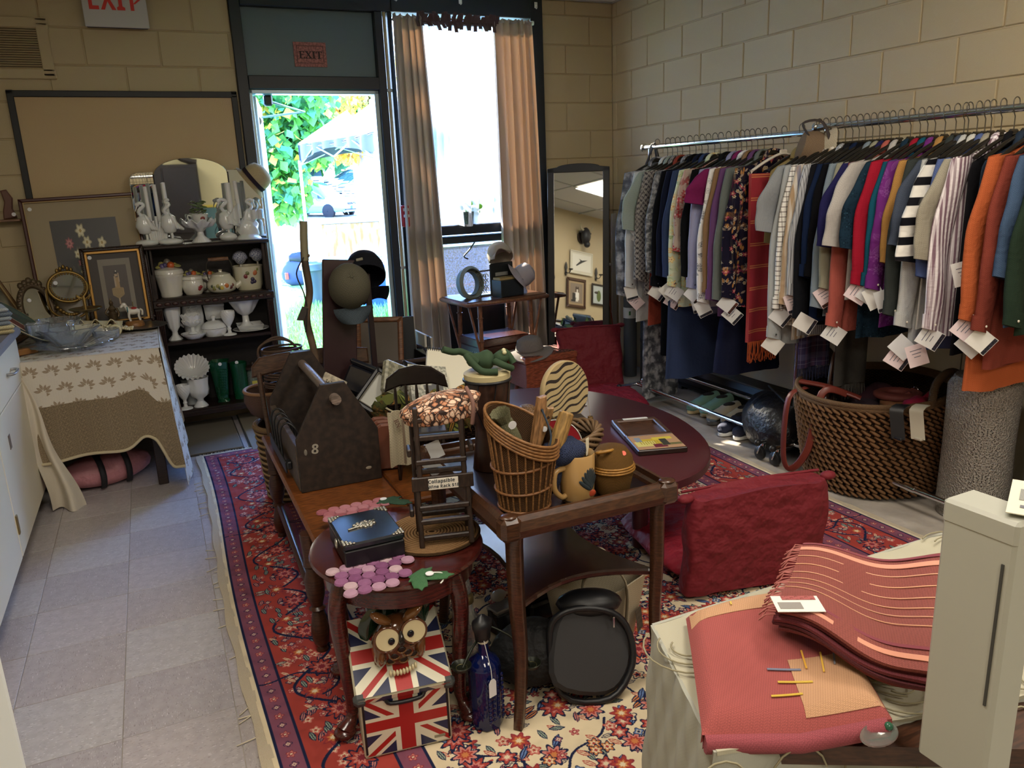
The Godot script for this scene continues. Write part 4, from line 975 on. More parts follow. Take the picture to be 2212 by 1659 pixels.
func table_things(brass):
	var y = 0.748
	var walnut = mat("4a2420", 0.35)
	var p1 = picture("framed_print", "large flower bouquet print in wine-red frame leaning on the wall", "picture", 0.62, 0.76, 0.02, 0.03, walnut, 0.115, mat("a8987c", 0.7), mat("ffffff", 0.4, {"tex": "bouquet"}), 0.006, mat("b9a070", 0.5), V(-3.735, y, 0.21)); p1.rotation_degrees = V(-9, 0, 1.5); sticker(p1, V(-0.26, 0.7, 0.004))
	var p2 = picture("framed_print", "smaller framed print of a dancer in a golden skirt", "picture", 0.335, 0.46, 0.022, 0.03, mat("2a1c18", 0.4), 0.085, mat("4a4340", 0.6), mat("ffffff", 0.4, {"tex": "dancer"}), 0.014, mat("a87c3a", 0.35, {"metal": 0.5}), V(-3.615, y, 0.36)); p2.rotation_degrees = V(-8, 0, 0.5)
	var bd = S()
	for i in 40:
		for q in [[-0.15 + 0.3 * i / 39.0, 0.452], [-0.15 + 0.3 * i / 39.0, 0.008]]: blob(bd, V(q[0], q[1], 0.016), V(0.004, 0.005, 0.004), 6, 4)
		for sx in [-0.16, 0.16]: blob(bd, V(sx, 0.012 + 0.436 * i / 39.0, 0.016), V(0.005, 0.004, 0.004), 6, 4)
	stuff(part(p2, "beading", bd, mat("3a2a22", 0.35))); sticker(p2, V(-0.12, 0.405, 0.0))
	var wl = S(); flat(wl); quad(wl, V(-0.085, 0.08, -0.0022), V(-0.085, 0.39, -0.0022), V(0.085, 0.39, -0.0022), V(0.085, 0.08, -0.0022)); part(p2, "mat_line", wl, mat("8b8478", 0.6))
	var p3 = picture("framed_painting", "big dim landscape painting leaning at the far left of the table", "picture", 0.85, 0.62, 0.03, 0.035, mat("7a5a36", 0.35, {"metal": 0.3}), 0.0, mat("4c4a44", 0.6), mat("ffffff", 0.35, {"tex": "landscape"}), 0.012, mat("a58a5c", 0.4), V(-4.15, y, 0.75)); p3.rotation_degrees = V(-24, 80, 0)
	var pl = thing("display_plate", "big dark green oval plate with painted figure leaning at left", "plate", V(-4.105, 0.885, 0.83))
	pl.basis = Basis(Quaternion(Vector3.UP, V(0.66, 0.74, 0.03).normalized()))
	part(pl, "plate", lat([0, 0, 0.12, 0.0, 0.19, 0.022, 0.196, 0.026, 0.19, 0.03, 0.12, 0.009, 0, 0.008], 40), glaze("3f5552")); part(pl, "gilt_rim", tub(arc(V(0, 0.028, 0), V(0.193, 0, 0), V(0, 0, 0.193), 0, 351, 40), 0.003, 6, true), mat("c0a878", 0.3, {"metal": 0.6}))
	part(pl, "painted_figure", ex([-0.08, -0.03, 0.09, -0.045, 0.1, 0.0, 0.06, 0.03, -0.06, 0.035, -0.1, 0.01], 0.002, X(V(0, 0.0105, 0), -90)), mat("6e3a2c", 0.5)); part(pl, "painted_edge", ex([-0.1, -0.05, 0.11, -0.06, 0.12, 0.01, 0.07, 0.045, -0.07, 0.05, -0.12, 0.01], 0.001, X(V(0, 0.0098, 0), -90)), mat("cbbd9c", 0.5))
	var es = thing("plate_stand", "tan wooden bar stand under the green plate at table corner", "stand", V(-4.05, y, 1.02)); es.rotation_degrees = V(0, 35, 0)
	part(es, "rail", bx(-0.14, 0, -0.02, 0.06, 0.03, 0.02, 0.004, ), mat("9a6a3a", 0.4)); part(es, "upright", cb(V(-0.13, 0.1, 0), V(0.03, 0.2, 0.035), 0.006), mat("9a6a3a", 0.4))
	# ornate mirrors
	var m1 = thing("ornate_frame", "dull bronze scrolled frame with grey mirror behind the crystal", "frame", V(-4.02, y, 0.42)); m1.rotation_degrees = V(-12, 34, 0)
	var fr = S(); tube(fr, arc(V(0, 0.15, 0), V(0.085, 0, 0), V(0, 0.13, 0), 0, 352, 40), 0.018, 8, true)
	for i in 30:
		var a = TAU * i / 30; blob(fr, V(0.093 * cos(a), 0.15 + 0.138 * sin(a), 0.008), V(0.014, 0.012, 0.012), 8, 5)
	for i in 5: blob(fr, V(-0.05 + 0.025 * i, 0.285 + 0.012 * (2 - absi(i - 2)), 0.0), V(0.018, 0.02, 0.014), 8, 5)
	part(m1, "frame", fr, mat("5c4d3a", 0.45, {"metal": 0.4})); part(m1, "mirror_glass", lat([0, 0, 1, 0, 1, 0.02, 0, 0.02], 30, Transform3D(Basis(V(0.083, 0, 0), V(0, 0, 0.2), V(0, -0.128, 0)), V(0, 0.15, 0.0))), mat("aeb2b2", 0.05, {"metal": 1.0})); sticker(m1, V(-0.03, 0.2, 0.006))
	var m2 = thing("vanity_mirror", "oval brass tilting mirror on a swag stand", "mirror", V(-3.87, y, 0.36)); m2.rotation_degrees = V(0, 12, 0)
	var st = S(); lathe(st, [Vector2(0, 0), Vector2(0.07, 0), Vector2(0.06, 0.015), Vector2(0.02, 0.03), Vector2(0.014, 0.07), Vector2(0, 0.075)], 20)
	tube(st, curve([V(-0.11, 0.25, 0), V(-0.1, 0.12, 0.0), V(0, 0.065, 0), V(0.1, 0.12, 0), V(0.11, 0.25, 0)], 6), 0.007, 8)
	for i in 12: blob(st, V(-0.07 + 0.0127 * i, 0.09 + 0.05 * pow(absf(i - 5.5) / 5.5, 2.0), 0.01), V(0.012, 0.012, 0.01), 6, 4)
	part(m2, "stand", st, brass); var rim = S(); var tl = X(V(0, 0.25, 0), -22)
	var op = []
	for q in arc(V0, V(0.098, 0, 0), V(0, 0.088, 0), 0, 353, 44): op.append(tl * q)
	tube(rim, op, 0.009, 8, true)
	for i in 36:
		var a = TAU * i / 36; blob(rim, tl * V(0.086 * cos(a), 0.076 * sin(a), 0.008), V(0.006, 0.006, 0.005), 6, 4)
	for i in 5: blob(rim, tl * V(-0.036 + 0.018 * i, 0.098 + 0.01 * (2 - absi(i - 2)), 0), V(0.01, 0.014, 0.007), 6, 4)
	part(m2, "rim", rim, brass); part(m2, "mirror_glass", lat([0, 0, 1, 0, 1, 0.02, 0, 0.02], 30, tl * Transform3D(Basis(V(0.092, 0, 0), V(0, 0, 0.2), V(0, -0.082, 0)), V0)), mat("b9b0aa", 0.04, {"metal": 1.0})); sticker(m2, V(-0.06, 0.28, 0.022))
	var cd = thing("pedestal_dish", "tall tarnished pedestal card dish beside the brass mirror", "dish", V(-3.78, y, 0.62))
	part(cd, "stem_base", lat([0, 0, 0.05, 0, 0.048, 0.008, 0.01, 0.02, 0.008, 0.05, 0.012, 0.06, 0.007, 0.12, 0.01, 0.2, 0.004, 0.22, 0, 0.22], 20), brass); part(cd, "tray", lat([0.005, 0.132, 0.06, 0.135, 0.085, 0.15, 0.083, 0.153, 0.055, 0.14, 0.005, 0.138], 28), mat("97855f", 0.25, {"metal": 0.9})); part(cd, "scrolls", tub(curve([V(-0.02, 0.2, 0), V(-0.035, 0.225, 0), V(0, 0.2, 0), V(0.035, 0.225, 0), V(0.02, 0.2, 0)], 5), 0.005, 6), brass)
	for q in [[-3.86, 0.2, 0.13, "white lidded porcelain dish", "e2ddd4"]]:
		var d = thing("porcelain_dish", "white lidded porcelain dish half hidden behind the brass mirror", "dish", V(q[0], y, q[1])); part(d, "bowl", lat([0, 0, 0.06, 0, 0.1, 0.16, 0.105, 0.2, 0, 0.2], 24), glaze(q[4])); part(d, "lid", lat([0.105, 0.2, 0.1, 0.23, 0.05, 0.262, 0.02, 0.268, 0, 0.28], 24), glaze(q[4])); part(d, "painted_spray", blb(V(-0.03, 0.245, 0.06), V(0.022, 0.008, 0.016), 8, 5), mat("5a5a68", 0.4))
	for q in [[-3.58, 0.32, 0.1, "wide flat pewter plate lying under the carousel horse"], [-3.72, 0.3, 0.09, "dark pewter bowl behind the knight figurine"]]:
		china("pewter_bowl", q[3], V(q[0], y, q[1]), [0, 0, 0.05, 0, q[2], 0.035, q[2] + 0.004, 0.037, q[2] - 0.004, 0.036, 0.05, 0.006, 0, 0.005], 32, null, "bowl", "4a4a46")
	one("pewter_platter", "grey pewter platter jutting over the table's right edge", "platter", lat([0, 0, 0.08, 0, 0.13, 0.012, 0.132, 0.015, 0.08, 0.004, 0, 0.003], 36), mat("75736e", 0.3, {"metal": 0.8}), V(-3.51, y + 0.002, 0.55))
	# crystal
	var cry = mat("f2f8ff", 0.03, {"refr": 0.05, "spec": 0.6}); var cut = func(n, a): return func(t, _i, q): return Vector2(q.x * (1.0 + a * (absf(sin(t * n)) - 0.5)), q.y)
	var c1 = thing("crystal_bowl", "big scalloped crystal bowl on the cloth table's left part", "bowl", V(-3.93, y, 0.72)); part(c1, "bowl", lat([0, 0, 0.05, 0, 0.075, 0.03, 0.115, 0.09, 0.128, 0.115, 0.122, 0.117, 0.105, 0.09, 0.065, 0.035, 0.04, 0.012, 0, 0.012], 48, I, cut.call(8.0, 0.1)), cry)
	var c2 = thing("crystal_platter", "wide shallow cut-crystal platter at the table's front edge", "platter", V(-3.84, y, 0.99)); part(c2, "dish", lat([0, 0, 0.08, 0, 0.15, 0.022, 0.19, 0.03, 0.188, 0.035, 0.145, 0.029, 0.075, 0.008, 0, 0.008], 60, I, cut.call(10.0, 0.06)), cry)
	var c3 = thing("crystal_swan_dish", "leaf shaped crystal dish with swan finial in the platter", "dish", V(-3.85, y + 0.01, 0.95)); part(c3, "dish", lat([0, 0, 0.05, 0, 0.11, 0.07, 0.135, 0.09, 0.13, 0.094, 0.1, 0.07, 0.045, 0.01, 0, 0.01], 40, Transform3D(Basis().scaled(V(1.05, 0.95, 0.7)), V0), cut.call(6.0, 0.16)), cry); part(c3, "finial", blb(V(0.01, 0.105, -0.05), V(0.02, 0.02, 0.02), 12, 8), cry); part(c3, "finial_neck", tub([V(0.01, 0.05, -0.04), V(0.01, 0.1, -0.05)], 0.01, 8), cry)
	var c4 = thing("crystal_tumbler", "small hobnail crystal bowl at the front right of table", "bowl", V(-3.69, y, 0.83)); part(c4, "bowl", lat([0, 0, 0.05, 0, 0.062, 0.015, 0.066, 0.055, 0.062, 0.056, 0.056, 0.02, 0.045, 0.012, 0, 0.012], 40, I, cut.call(14.0, 0.06)), cry)
	var ck = thing("crystal_goblet", "cut-crystal footed vase lying behind the leaf dish", "vase", V(-3.99, y, 0.9)); part(ck, "vase", lat([0, 0, 0.045, 0, 0.02, 0.02, 0.018, 0.04, 0.045, 0.07, 0.055, 0.13, 0.05, 0.132, 0.04, 0.075, 0, 0.05], 30, I, cut.call(7.0, 0.1)), cry)
	# ivory beaded pieces
	var iv = mat("cfc4a0", 0.4); var bk = thing("beaded_napkin_holder", "ivory beaded shell ornament spread across the cloth", "ornament", V(-3.7, y, 0.7), -6)
	var bs = S(); var r = RandomNumberGenerator.new(); r.seed = 6
	for i in 130:
		var u = r.randf(); blob(bs, V(-0.06 + u * 0.2, 0.02 + 0.045 * (1 - u) * r.randf() + 0.012, r.randf_range(-0.03, 0.05)), V(0.008, 0.007, 0.008), 6, 4)
	stuff(part(bk, "beads", bs, iv)); part(bk, "ruffle", sht(22, 6, func(u, t): return V(-0.13 + u * 0.22, 0.09 + 0.02 * sin(u * 18) * t - 0.02 * u, -0.04 + 0.06 * t), 0.004), iv); part(bk, "side_plate", ex([-0.06, 0, 0.03, 0, 0.035, 0.05, 0.0, 0.085, -0.05, 0.08], 0.008, X(V(-0.075, 0.0, 0.045), 0, 12), 0.003), iv); part(bk, "side_plate", ex([-0.05, 0, 0.03, 0, 0.03, 0.05, 0.0, 0.075, -0.04, 0.07], 0.008, X(V(-0.02, 0.0, 0.06), 0, -12), 0.003), iv)
	part(bk, "ring", tub(arc(V(0.06, 0.035, 0.05), V(0.024, 0, 0), V(0, 0.024, 0), 0, 350, 18), 0.008, 8, true), iv)
	var kn = thing("knight_figurine", "small bronze standing figurine left of the carousel horse", "figurine", V(-3.66, y, 0.47))
	part(kn, "plinth", bx(-0.035, 0, -0.03, 0.035, 0.02, 0.03, 0.004), mat("3c2c22", 0.4)); part(kn, "figure", lat([0, 0.02, 0.02, 0.02, 0.012, 0.04, 0.024, 0.06, 0.026, 0.09, 0.016, 0.1, 0.022, 0.115, 0.012, 0.13, 0.008, 0.135, 0.012, 0.145, 0.01, 0.158, 0, 0.162], 14), mat("6b5a44", 0.35, {"metal": 0.6})); part(kn, "arm", tub(curve([V(-0.022, 0.118, 0), V(-0.035, 0.095, 0.01), V(-0.02, 0.08, 0.02)], 4), 0.006, 6), mat("6b5a44", 0.35, {"metal": 0.6})); part(kn, "arm", tub(curve([V(0.022, 0.118, 0), V(0.032, 0.09, 0.012), V(0.028, 0.07, 0.02)], 4), 0.006, 6), mat("6b5a44", 0.35, {"metal": 0.6})); part(kn, "plume", blb(V(0, 0.168, 0), V(0.006, 0.01, 0.006), 8, 5), mat("7b6a50", 0.4))
	var ch = thing("carousel_music_box", "white toy carousel horse with red saddle on a tan round base", "music box", V(-3.555, y, 0.47), 8)
	part(ch, "base", lat([0, 0, 0.052, 0, 0.054, 0.012, 0.047, 0.03, 0.04, 0.036, 0, 0.036], 26), wood("a8743e", 0.4)); var hm = mat("e9e4da", 0.3)
	part(ch, "horse_body", blb(V(0.005, 0.09, 0), V(0.036, 0.019, 0.016), 14, 8), hm); part(ch, "neck_head", tub(curve([V(-0.02, 0.095, 0), V(-0.035, 0.125, 0), V(-0.042, 0.135, 0), V(-0.06, 0.118, 0)], 4), [0.014, 0.013, 0.012, 0.011, 0.01, 0.011, 0.011, 0.011, 0.011, 0.01, 0.009, 0.008, 0.006], 8), hm)
	for q in [[-0.022, 0.008], [-0.018, -0.008], [0.03, 0.008], [0.034, -0.008]]: part(ch, "leg", tub([V(q[0], 0.085, q[1]), V(q[0] - 0.004, 0.062, q[1]), V(q[0] + 0.003, 0.034, q[1])], [0.008, 0.006, 0.005], 6), hm)
	part(ch, "saddle", blb(V(0.008, 0.108, 0), V(0.017, 0.008, 0.017), 10, 6), mat("a8322c", 0.4)); part(ch, "bridle", tub(arc(V(-0.028, 0.105, 0), V(0, 0.017, 0), V(0, 0, 0.016), 0, 340, 12), 0.003, 5, true), mat("3a7a86", 0.4)); part(ch, "tail", tub(curve([V(0.038, 0.1, 0), V(0.05, 0.09, 0), V(0.048, 0.065, 0)], 4), 0.006, 6), mat("d8cfc0", 0.5)); part(ch, "pole", tub([V(0.006, 0.1, 0), V(0.006, 0.145, 0)], 0.002, 6), brass)

func shelf_unit(dark):
	# open bookcase
	var x0 = -3.44; var x1 = -2.735; var b = thing("bookcase", "dark carved wooden bookcase of white china beside the open door", "bookcase", V0)
	part(b, "back_panel", bx(x0 + 0.02, 0.12, 0.02, x1 - 0.02, 1.17, 0.032, 0.0), wood("1c1413", 0.6))
	part(b, "side_panel", bx(x0, 0, 0.022, x0 + 0.022, 1.17, 0.27, 0.003), dark); part(b, "side_panel", bx(x1 - 0.022, 0, 0.022, x1, 1.17, 0.27, 0.003), dark)
	part(b, "top_board", bx(x0 - 0.012, 1.168, 0.02, x1 + 0.012, 1.19, 0.305, 0.006), dark)
	for q in [[0.845, 0.87], [0.578, 0.6], [0.135, 0.157]]: part(b, "shelf_board", bx(x0 + 0.02, q[0], 0.03, x1 - 0.02, q[1], 0.285, 0.004), dark)
	var band = part(b, "carved_rail", bx(x0 - 0.005, 0.815, 0.27, x1 + 0.005, 0.862, 0.3, 0.004), dark); var cv = S()
	for i in 15: blob(cv, V(x0 + 0.03 + 0.046 * i, 0.838, 0.3), V(0.019, 0.012, 0.006), 8, 5)
	part(band, "carving", cv, wood("4e2f26", 0.35))
	for x in [x0 + 0.022, x1 - 0.022]:
		var ps = part(b, "front_post", bx(x - 0.022, 0.1, 0.262, x + 0.022, 0.815, 0.286, 0.003), dark)
		for k in 4: part(ps, "reed", tub([V(x - 0.0145 + 0.0097 * k, 0.13, 0.287), V(x - 0.0145 + 0.0097 * k, 0.8, 0.287)], 0.004, 6), wood("3a221c", 0.35))
		part(b, "upper_post", bx(x - 0.016, 0.87, 0.24, x + 0.01, 1.168, 0.27, 0.003), dark)
	part(b, "apron", ex([-0.35, 0.0, -0.35, 0.05, 0.35, 0.05, 0.35, 0.0, 0.3, -0.005, 0.27, 0.022, -0.27, 0.022, -0.3, -0.005], 0.02, X(V((x0 + x1) / 2, 0.09, 0.28)), 0.003), dark)
	for x in [x0 + 0.03, x1 - 0.03]: part(b, "bracket_foot", ex([-0.035, 0, 0.025, 0, 0.045, 0.09, -0.035, 0.09], 0.02, X(V(x, 0, 0.28)), 0.003), dark)
	# three-panel dresser mirror on top
	var mi = thing("dresser_mirror", "three-panel frameless dresser mirror with arched middle standing on the bookcase", "mirror", V(0, 1.19, 0))
	var mg = mat("e4e9ea", 0.02, {"metal": 1.0}); var arch = [-0.215, 0.01, 0.215, 0.01, 0.215, 0.41]
	for i in 13: arch.append_array([0.215 * cos(PI * (i + 1) / 14.0), 0.41 + 0.1 * sin(PI * (i + 1) / 14.0)])
	arch.append_array([-0.215, 0.41])
	part(mi, "middle_panel", ex(arch, 0.006, X(V(-3.115, 0, 0.06)), 0.002), mg)
	var wing = [-0.075, 0.01, 0.075, 0.01, 0.075, 0.432, -0.03, 0.43, -0.055, 0.42, -0.07, 0.4, -0.075, 0.37]
	part(mi, "side_panel", ex(wing, 0.006, X(V(-3.4, 0, 0.09), 0, 22), 0.002), mg)
	var wr = [0.1, 0.01, -0.1, 0.01, -0.1, 0.432, 0.04, 0.43, 0.07, 0.42, 0.09, 0.4, 0.1, 0.36]
	part(mi, "side_panel", ex(wr, 0.006, X(V(-2.808, 0, 0.1), 0, -24), 0.002), mg); part(mi, "hinge_strip", bx(-3.336, 0.02, 0.055, -3.33, 0.42, 0.068, 0.001), mat("2a2422", 0.5)); part(mi, "hinge_strip", bx(-2.902, 0.02, 0.055, -2.896, 0.42, 0.068, 0.001), mat("2a2422", 0.5)); part(mi, "base_rail", bx(-3.46, 0, 0.05, -2.72, 0.012, 0.075, 0.002), dark)
	var hat = thing("sun_hat", "cream canvas hat hung over the dresser mirror's right corner", "hat", V(-2.745, 1.56, 0.13)); hat.rotation_degrees = V(20, 0, -52)
	part(hat, "crown", lat([0.086, -0.02, 0.085, 0.03, 0.075, 0.065, 0.04, 0.088, 0, 0.092], 26, Transform3D(Basis().scaled(V(1.05, 1, 0.8)), V0)), cloth("d2bf98")); part(hat, "brim", lat([0.084, -0.02, 0.12, -0.04, 0.122, -0.044, 0.084, -0.026], 26, Transform3D(Basis().scaled(V(1.0, 1, 0.8)), V0)), cloth("b8a27c")); part(hat, "band", lat([0.088, -0.02, 0.089, 0.005, 0.087, 0.005], 26, Transform3D(Basis().scaled(V(1.05, 1, 0.82)), V0)), cloth("3c3440"))
	var gz = glaze("e2e3e1", 0.25); var Y = 1.191
	# top row
	var a = thing("crane_candleholder", "white porcelain group of two cranes with three candles, at left", "candle holder", V(-3.345, Y, 0.2))
	for q in [[-0.075, 0.0], [0.055, 0.02]]: part(a, "rock_base", blb(V(q[0], 0.014, q[1]), V(0.07, 0.022, 0.05), 14, 6, I, func(d): return 1.0 + 0.1 * sin(d.x * 9 + d.z * 7)), gz)
	bird(a, gz, V(-0.08, 0.0, 0.0), 1.0, 1, [V(-0.005, 0.25, 0.012), V(-0.022, 0.243, 0.012)]); bird(a, gz, V(0.06, 0.0, 0.02), 1.0, 1, [V(-0.008, 0.25, 0.012), V(0.004, 0.262, 0.012)])
	var rd = S()
	for i in 9: tube(rd, curve([V(-0.01 + 0.01 * (i - 4), 0.01, -0.01), V(-0.01 + 0.013 * (i - 4), 0.09, 0), V(-0.01 + 0.02 * (i - 4), 0.15 + 0.02 * sin(i * 2), 0.01)], 4), 0.008, 6)
	part(a, "reeds", rd, gz)
	for i in 3: part(a, "candle", lat([0, 0.13, 0.0125, 0.13, 0.011, 0.345 + 0.01 * i, 0, 0.347 + 0.01 * i], 14, X(V(-0.04 + 0.052 * i, 0, -0.03), 0, 0, 1)), mat("ecebe8", 0.4))
	var cp = thing("lattice_compote", "white latticed footed compote in the middle of the bookcase top", "compote", V(-3.115, Y, 0.2)); part(cp, "compote", lat([0, 0, 0.056, 0, 0.052, 0.008, 0.02, 0.04, 0.017, 0.062, 0.04, 0.085, 0.08, 0.105, 0.1, 0.128, 0.097, 0.131, 0.075, 0.112, 0.03, 0.09, 0, 0.085], 64, I, func(t, i, q): return Vector2(q.x * (1.0 + (0.05 * cos(t * 24) if i < 5 else 0.0)), q.y + (0.012 * cos(t * 9) if i >= 6 and i <= 9 else 0.0))), glaze("ebecec"))
	var pc = thing("planter_cup", "white cup planter with small green plant standing in the compote", "planter", V(-3.105, Y + 0.118, 0.19)); part(pc, "cup", lat([0, 0, 0.035, 0, 0.05, 0.05, 0.047, 0.052, 0.03, 0.045, 0, 0.045], 28), glaze("e6e6e4")); part(pc, "fruit_motif", blb(V(0.012, 0.026, 0.043), V(0.014, 0.012, 0.005), 10, 6), mat("8a3a34", 0.4)); part(pc, "handle", tub(curve([V(-0.045, 0.04, 0), V(-0.07, 0.045, 0), V(-0.065, 0.015, 0), V(-0.04, 0.012, 0)], 4), 0.004, 6), glaze("e6e6e4"))
	var lf = S()
	for i in 22: blob(lf, V0, V(0.017, 0.003, 0.011), 7, 4, X(V(0.035 * sin(i * 2.4), 0.06 + 0.003 * i + 0.01 * sin(i * 1.7), 0.025 * cos(i * 2.4)), 30 * sin(i), i * 50, 25 * cos(i)))
	stuff(part(pc, "foliage", lf, mat("6f8454", 0.5, {"back": "5a7a3a"})))
	var sw = thing("swan_figurine", "white porcelain swan with raised wings and tall candle, right of middle", "figurine", V(-2.955, Y, 0.2)); bird(sw, gz, V(0.0, 0, 0), 1.0, 1, [V(-0.012, 0.25, 0.012), V(-0.03, 0.242, 0.012)]); part(sw, "rock_base", blb(V(0.0, 0.02, 0), V(0.055, 0.03, 0.045), 14, 6), gz); part(sw, "wings", sht(8, 6, func(u, t): return V(0.0 + 0.08 * u, 0.1 + 0.09 * t * (0.4 + u), 0.02 + 0.02 * sin(u * 7)), 0.006), gz); part(sw, "candle", lat([0, 0.12, 0.02, 0.12, 0.017, 0.35, 0, 0.352], 16, X(V(0.035, 0, -0.03))), mat("ecebe8", 0.4))
	var s2 = thing("swan_figurine", "white porcelain swan on leafy rock under the canvas hat, with candle", "figurine", V(-2.83, Y, 0.17)); bird(s2, gz, V(0.02, 0.02, 0), 0.9, -1, [V(-0.012, 0.25, 0.012), V(-0.03, 0.24, 0.012)]); part(s2, "rock_base", blb(V(0, 0.06, 0), V(0.07, 0.075, 0.045), 16, 8, I, func(d): return 1.0 + 0.12 * sin(d.x * 12) * cos(d.y * 9)), gz); part(s2, "foot", lat([0, 0, 0.08, 0, 0.075, 0.01, 0.05, 0.03, 0, 0.03], 22), gz); part(s2, "wings", sht(8, 6, func(u, t): return V(0.03 + 0.06 * u, 0.12 + 0.06 * t, 0.03 + 0.02 * sin(u * 7)), 0.006), gz); part(s2, "candle", lat([0, 0.13, 0.013, 0.13, 0.0115, 0.36, 0, 0.362], 14, X(V(-0.03, 0, -0.02), 0, 0, 2)), mat("ecebe8", 0.4))
	# second row: fruit ware
	Y = 0.871
	var fruit = func(p, o, k):
		for q in [[-0.03, 0.012, 0.02, 0.018, "6a5f88"], [-0.015, 0.02, 0.03, 0.014, "554c78"], [0.018, 0.016, 0.022, 0.023, "c8602e"], [-0.035, 0.02, -0.01, 0.02, "a9a060"], [0.04, 0.014, 0.0, 0.016, "b8a85c"], [0.0, 0.035, 0.0, 0.022, "7a7468"]]: part(p, "fruit", blb(o + V(q[0], q[1], q[2]) * k, V(q[3], q[3], q[3]) * k, 10, 7), mat(q[4], 0.35, {"coat": 0.4}))
		part(p, "leaf", blb(V0, V(0.03, 0.004, 0.02) * k, 10, 5, X(o + V(-0.045, 0.012, 0.015) * k, 20, 30, 15)), mat("b0a860", 0.4)); part(p, "leaf", blb(V0, V(0.03, 0.004, 0.02) * k, 10, 5, X(o + V(0.05, 0.014, 0.02) * k, 20, -30, -15)), mat("a0a060", 0.4))
	var jar = func(label, at, k, big):
		var t = thing("fruit_canister", label, "canister", at); part(t, "jar", lat([0, 0, 0.06, 0, 0.064, 0.012, 0.062, 0.02, 0.08, 0.12, 0.086, 0.13, 0.084, 0.14, 0, 0.14] if big else [0, 0, 0.05, 0, 0.062, 0.02, 0.07, 0.055, 0.064, 0.09, 0.06, 0.1, 0, 0.1], 40, Transform3D(Basis().scaled(Vector3.ONE * k), V0), func(tt, i, q): return Vector2(q.x * (1.0 + (0.012 * sin(tt * 14 + q.y * 60) if big else 0.008 * sin(q.y * 500))), q.y)), glaze("dfdcd0", 0.25))
		var o = 0.14 if big else 0.1; part(t, "lid", lat([0.088, o, 0.086, o + 0.012, 0.08, o + 0.026, 0.04, o + 0.04, 0, o + 0.042] if big else [0.066, o, 0.062, o + 0.018, 0.03, o + 0.03, 0, o + 0.03], 40, Transform3D(Basis().scaled(Vector3.ONE * k), V0), func(tt, i, q): return Vector2(q.x * (1.0 + 0.02 * absf(sin(tt * 10))), q.y)), glaze("dfdcd0", 0.25))
		fruit.call(t, V(0, (o + (0.036 if big else 0.026)) * k, 0), k * (1.0 if big else 0.75)); return t
	jar.call("big white lattice canister with fruit lid, left end of fruit shelf", V(-3.33, Y, 0.18), 1.0, true)
	var j2 = jar.call("small ribbed white jar with cherries, second on the fruit shelf", V(-3.2, Y, 0.17), 0.95, false)
	for q in [[0.025, 0.05], [0.042, 0.047], [0.033, 0.035]]: part(j2, "cherry", blb(V(q[0], q[1], 0.052), V(0.011, 0.011, 0.009), 8, 6), mat("9c2a30", 0.3))
	part(j2, "handle", tub(curve([V(0.06, 0.085, 0), V(0.085, 0.07, 0), V(0.08, 0.03, 0), V(0.06, 0.02, 0)], 4), 0.006, 6), mat("3a2c28", 0.4))
	jar.call("small fruit-lidded jar at the back behind the teapot", V(-3.1, Y, 0.1), 0.85, false)
	var te = thing("teapot", "cream enamel teapot with fruit band and wooden grip handle", "teapot", V(-3.03, Y, 0.19)); var en = glaze("ddd8c2", 0.12)
	part(te, "pot", lat([0, 0, 0.06, 0, 0.08, 0.012, 0.09, 0.035, 0.088, 0.06, 0.075, 0.085, 0.062, 0.1, 0.06, 0.108, 0, 0.108], 40), en); part(te, "lid", lat([0.06, 0.108, 0.058, 0.114, 0.03, 0.125, 0.012, 0.128, 0.01, 0.136, 0.014, 0.142, 0, 0.146], 28), en)
	part(te, "spout", tub(curve([V(0.08, 0.03, 0.01), V(0.11, 0.05, 0.012), V(0.135, 0.095, 0.015)], 4), [0.022, 0.021, 0.02, 0.019, 0.017, 0.015, 0.013, 0.012, 0.011], 10), en)
	part(te, "bail", tub(curve([V(-0.075, 0.085, 0), V(-0.08, 0.15, 0), V(-0.055, 0.205, 0), V(0.05, 0.205, 0), V(0.075, 0.15, 0), V(0.075, 0.085, 0)], 6), 0.0035, 6), mat("4a463c", 0.4, {"metal": 0.6})); part(te, "grip", lat([0, -0.06, 0.011, -0.06, 0.012, -0.05, 0.01, -0.045, 0.012, -0.04, 0.012, 0.04, 0.01, 0.045, 0.012, 0.05, 0.011, 0.06, 0, 0.06], 14, X(V(-0.003, 0.208, 0), 0, 0, 90)), wood("9a7050", 0.5))
	var ft = [["7d7f40", -0.05, 0.014], ["9a9250", -0.03, 0.013], ["c8b050", -0.008, 0.013], ["c8702e", 0.02, 0.015], ["5c2c2c", 0.045, 0.012], ["3c4a30", -0.062, 0.01], ["4a5634", -0.02, 0.011], ["7c4a3a", 0.058, 0.01]]
	for i in ft.size():
		var q = ft[i]; part(te, "painted_fruit", blb(V(q[1], 0.035 + 0.012 * (i % 2), sqrt(maxf(0.0, 0.0079 - q[1] * q[1]))), V(q[2], q[2], 0.003), 9, 6), mat(q[0], 0.3))
	var pt = thing("planter_pot", "cream ceramic planter painted with orange and grapes, right end of shelf", "planter", V(-2.86, Y, 0.15)); part(pt, "pot", lat([0, 0, 0.075, 0, 0.085, 0.03, 0.092, 0.12, 0.096, 0.15, 0.09, 0.152, 0.08, 0.12, 0, 0.02], 36), glaze("d6cfb2", 0.3))
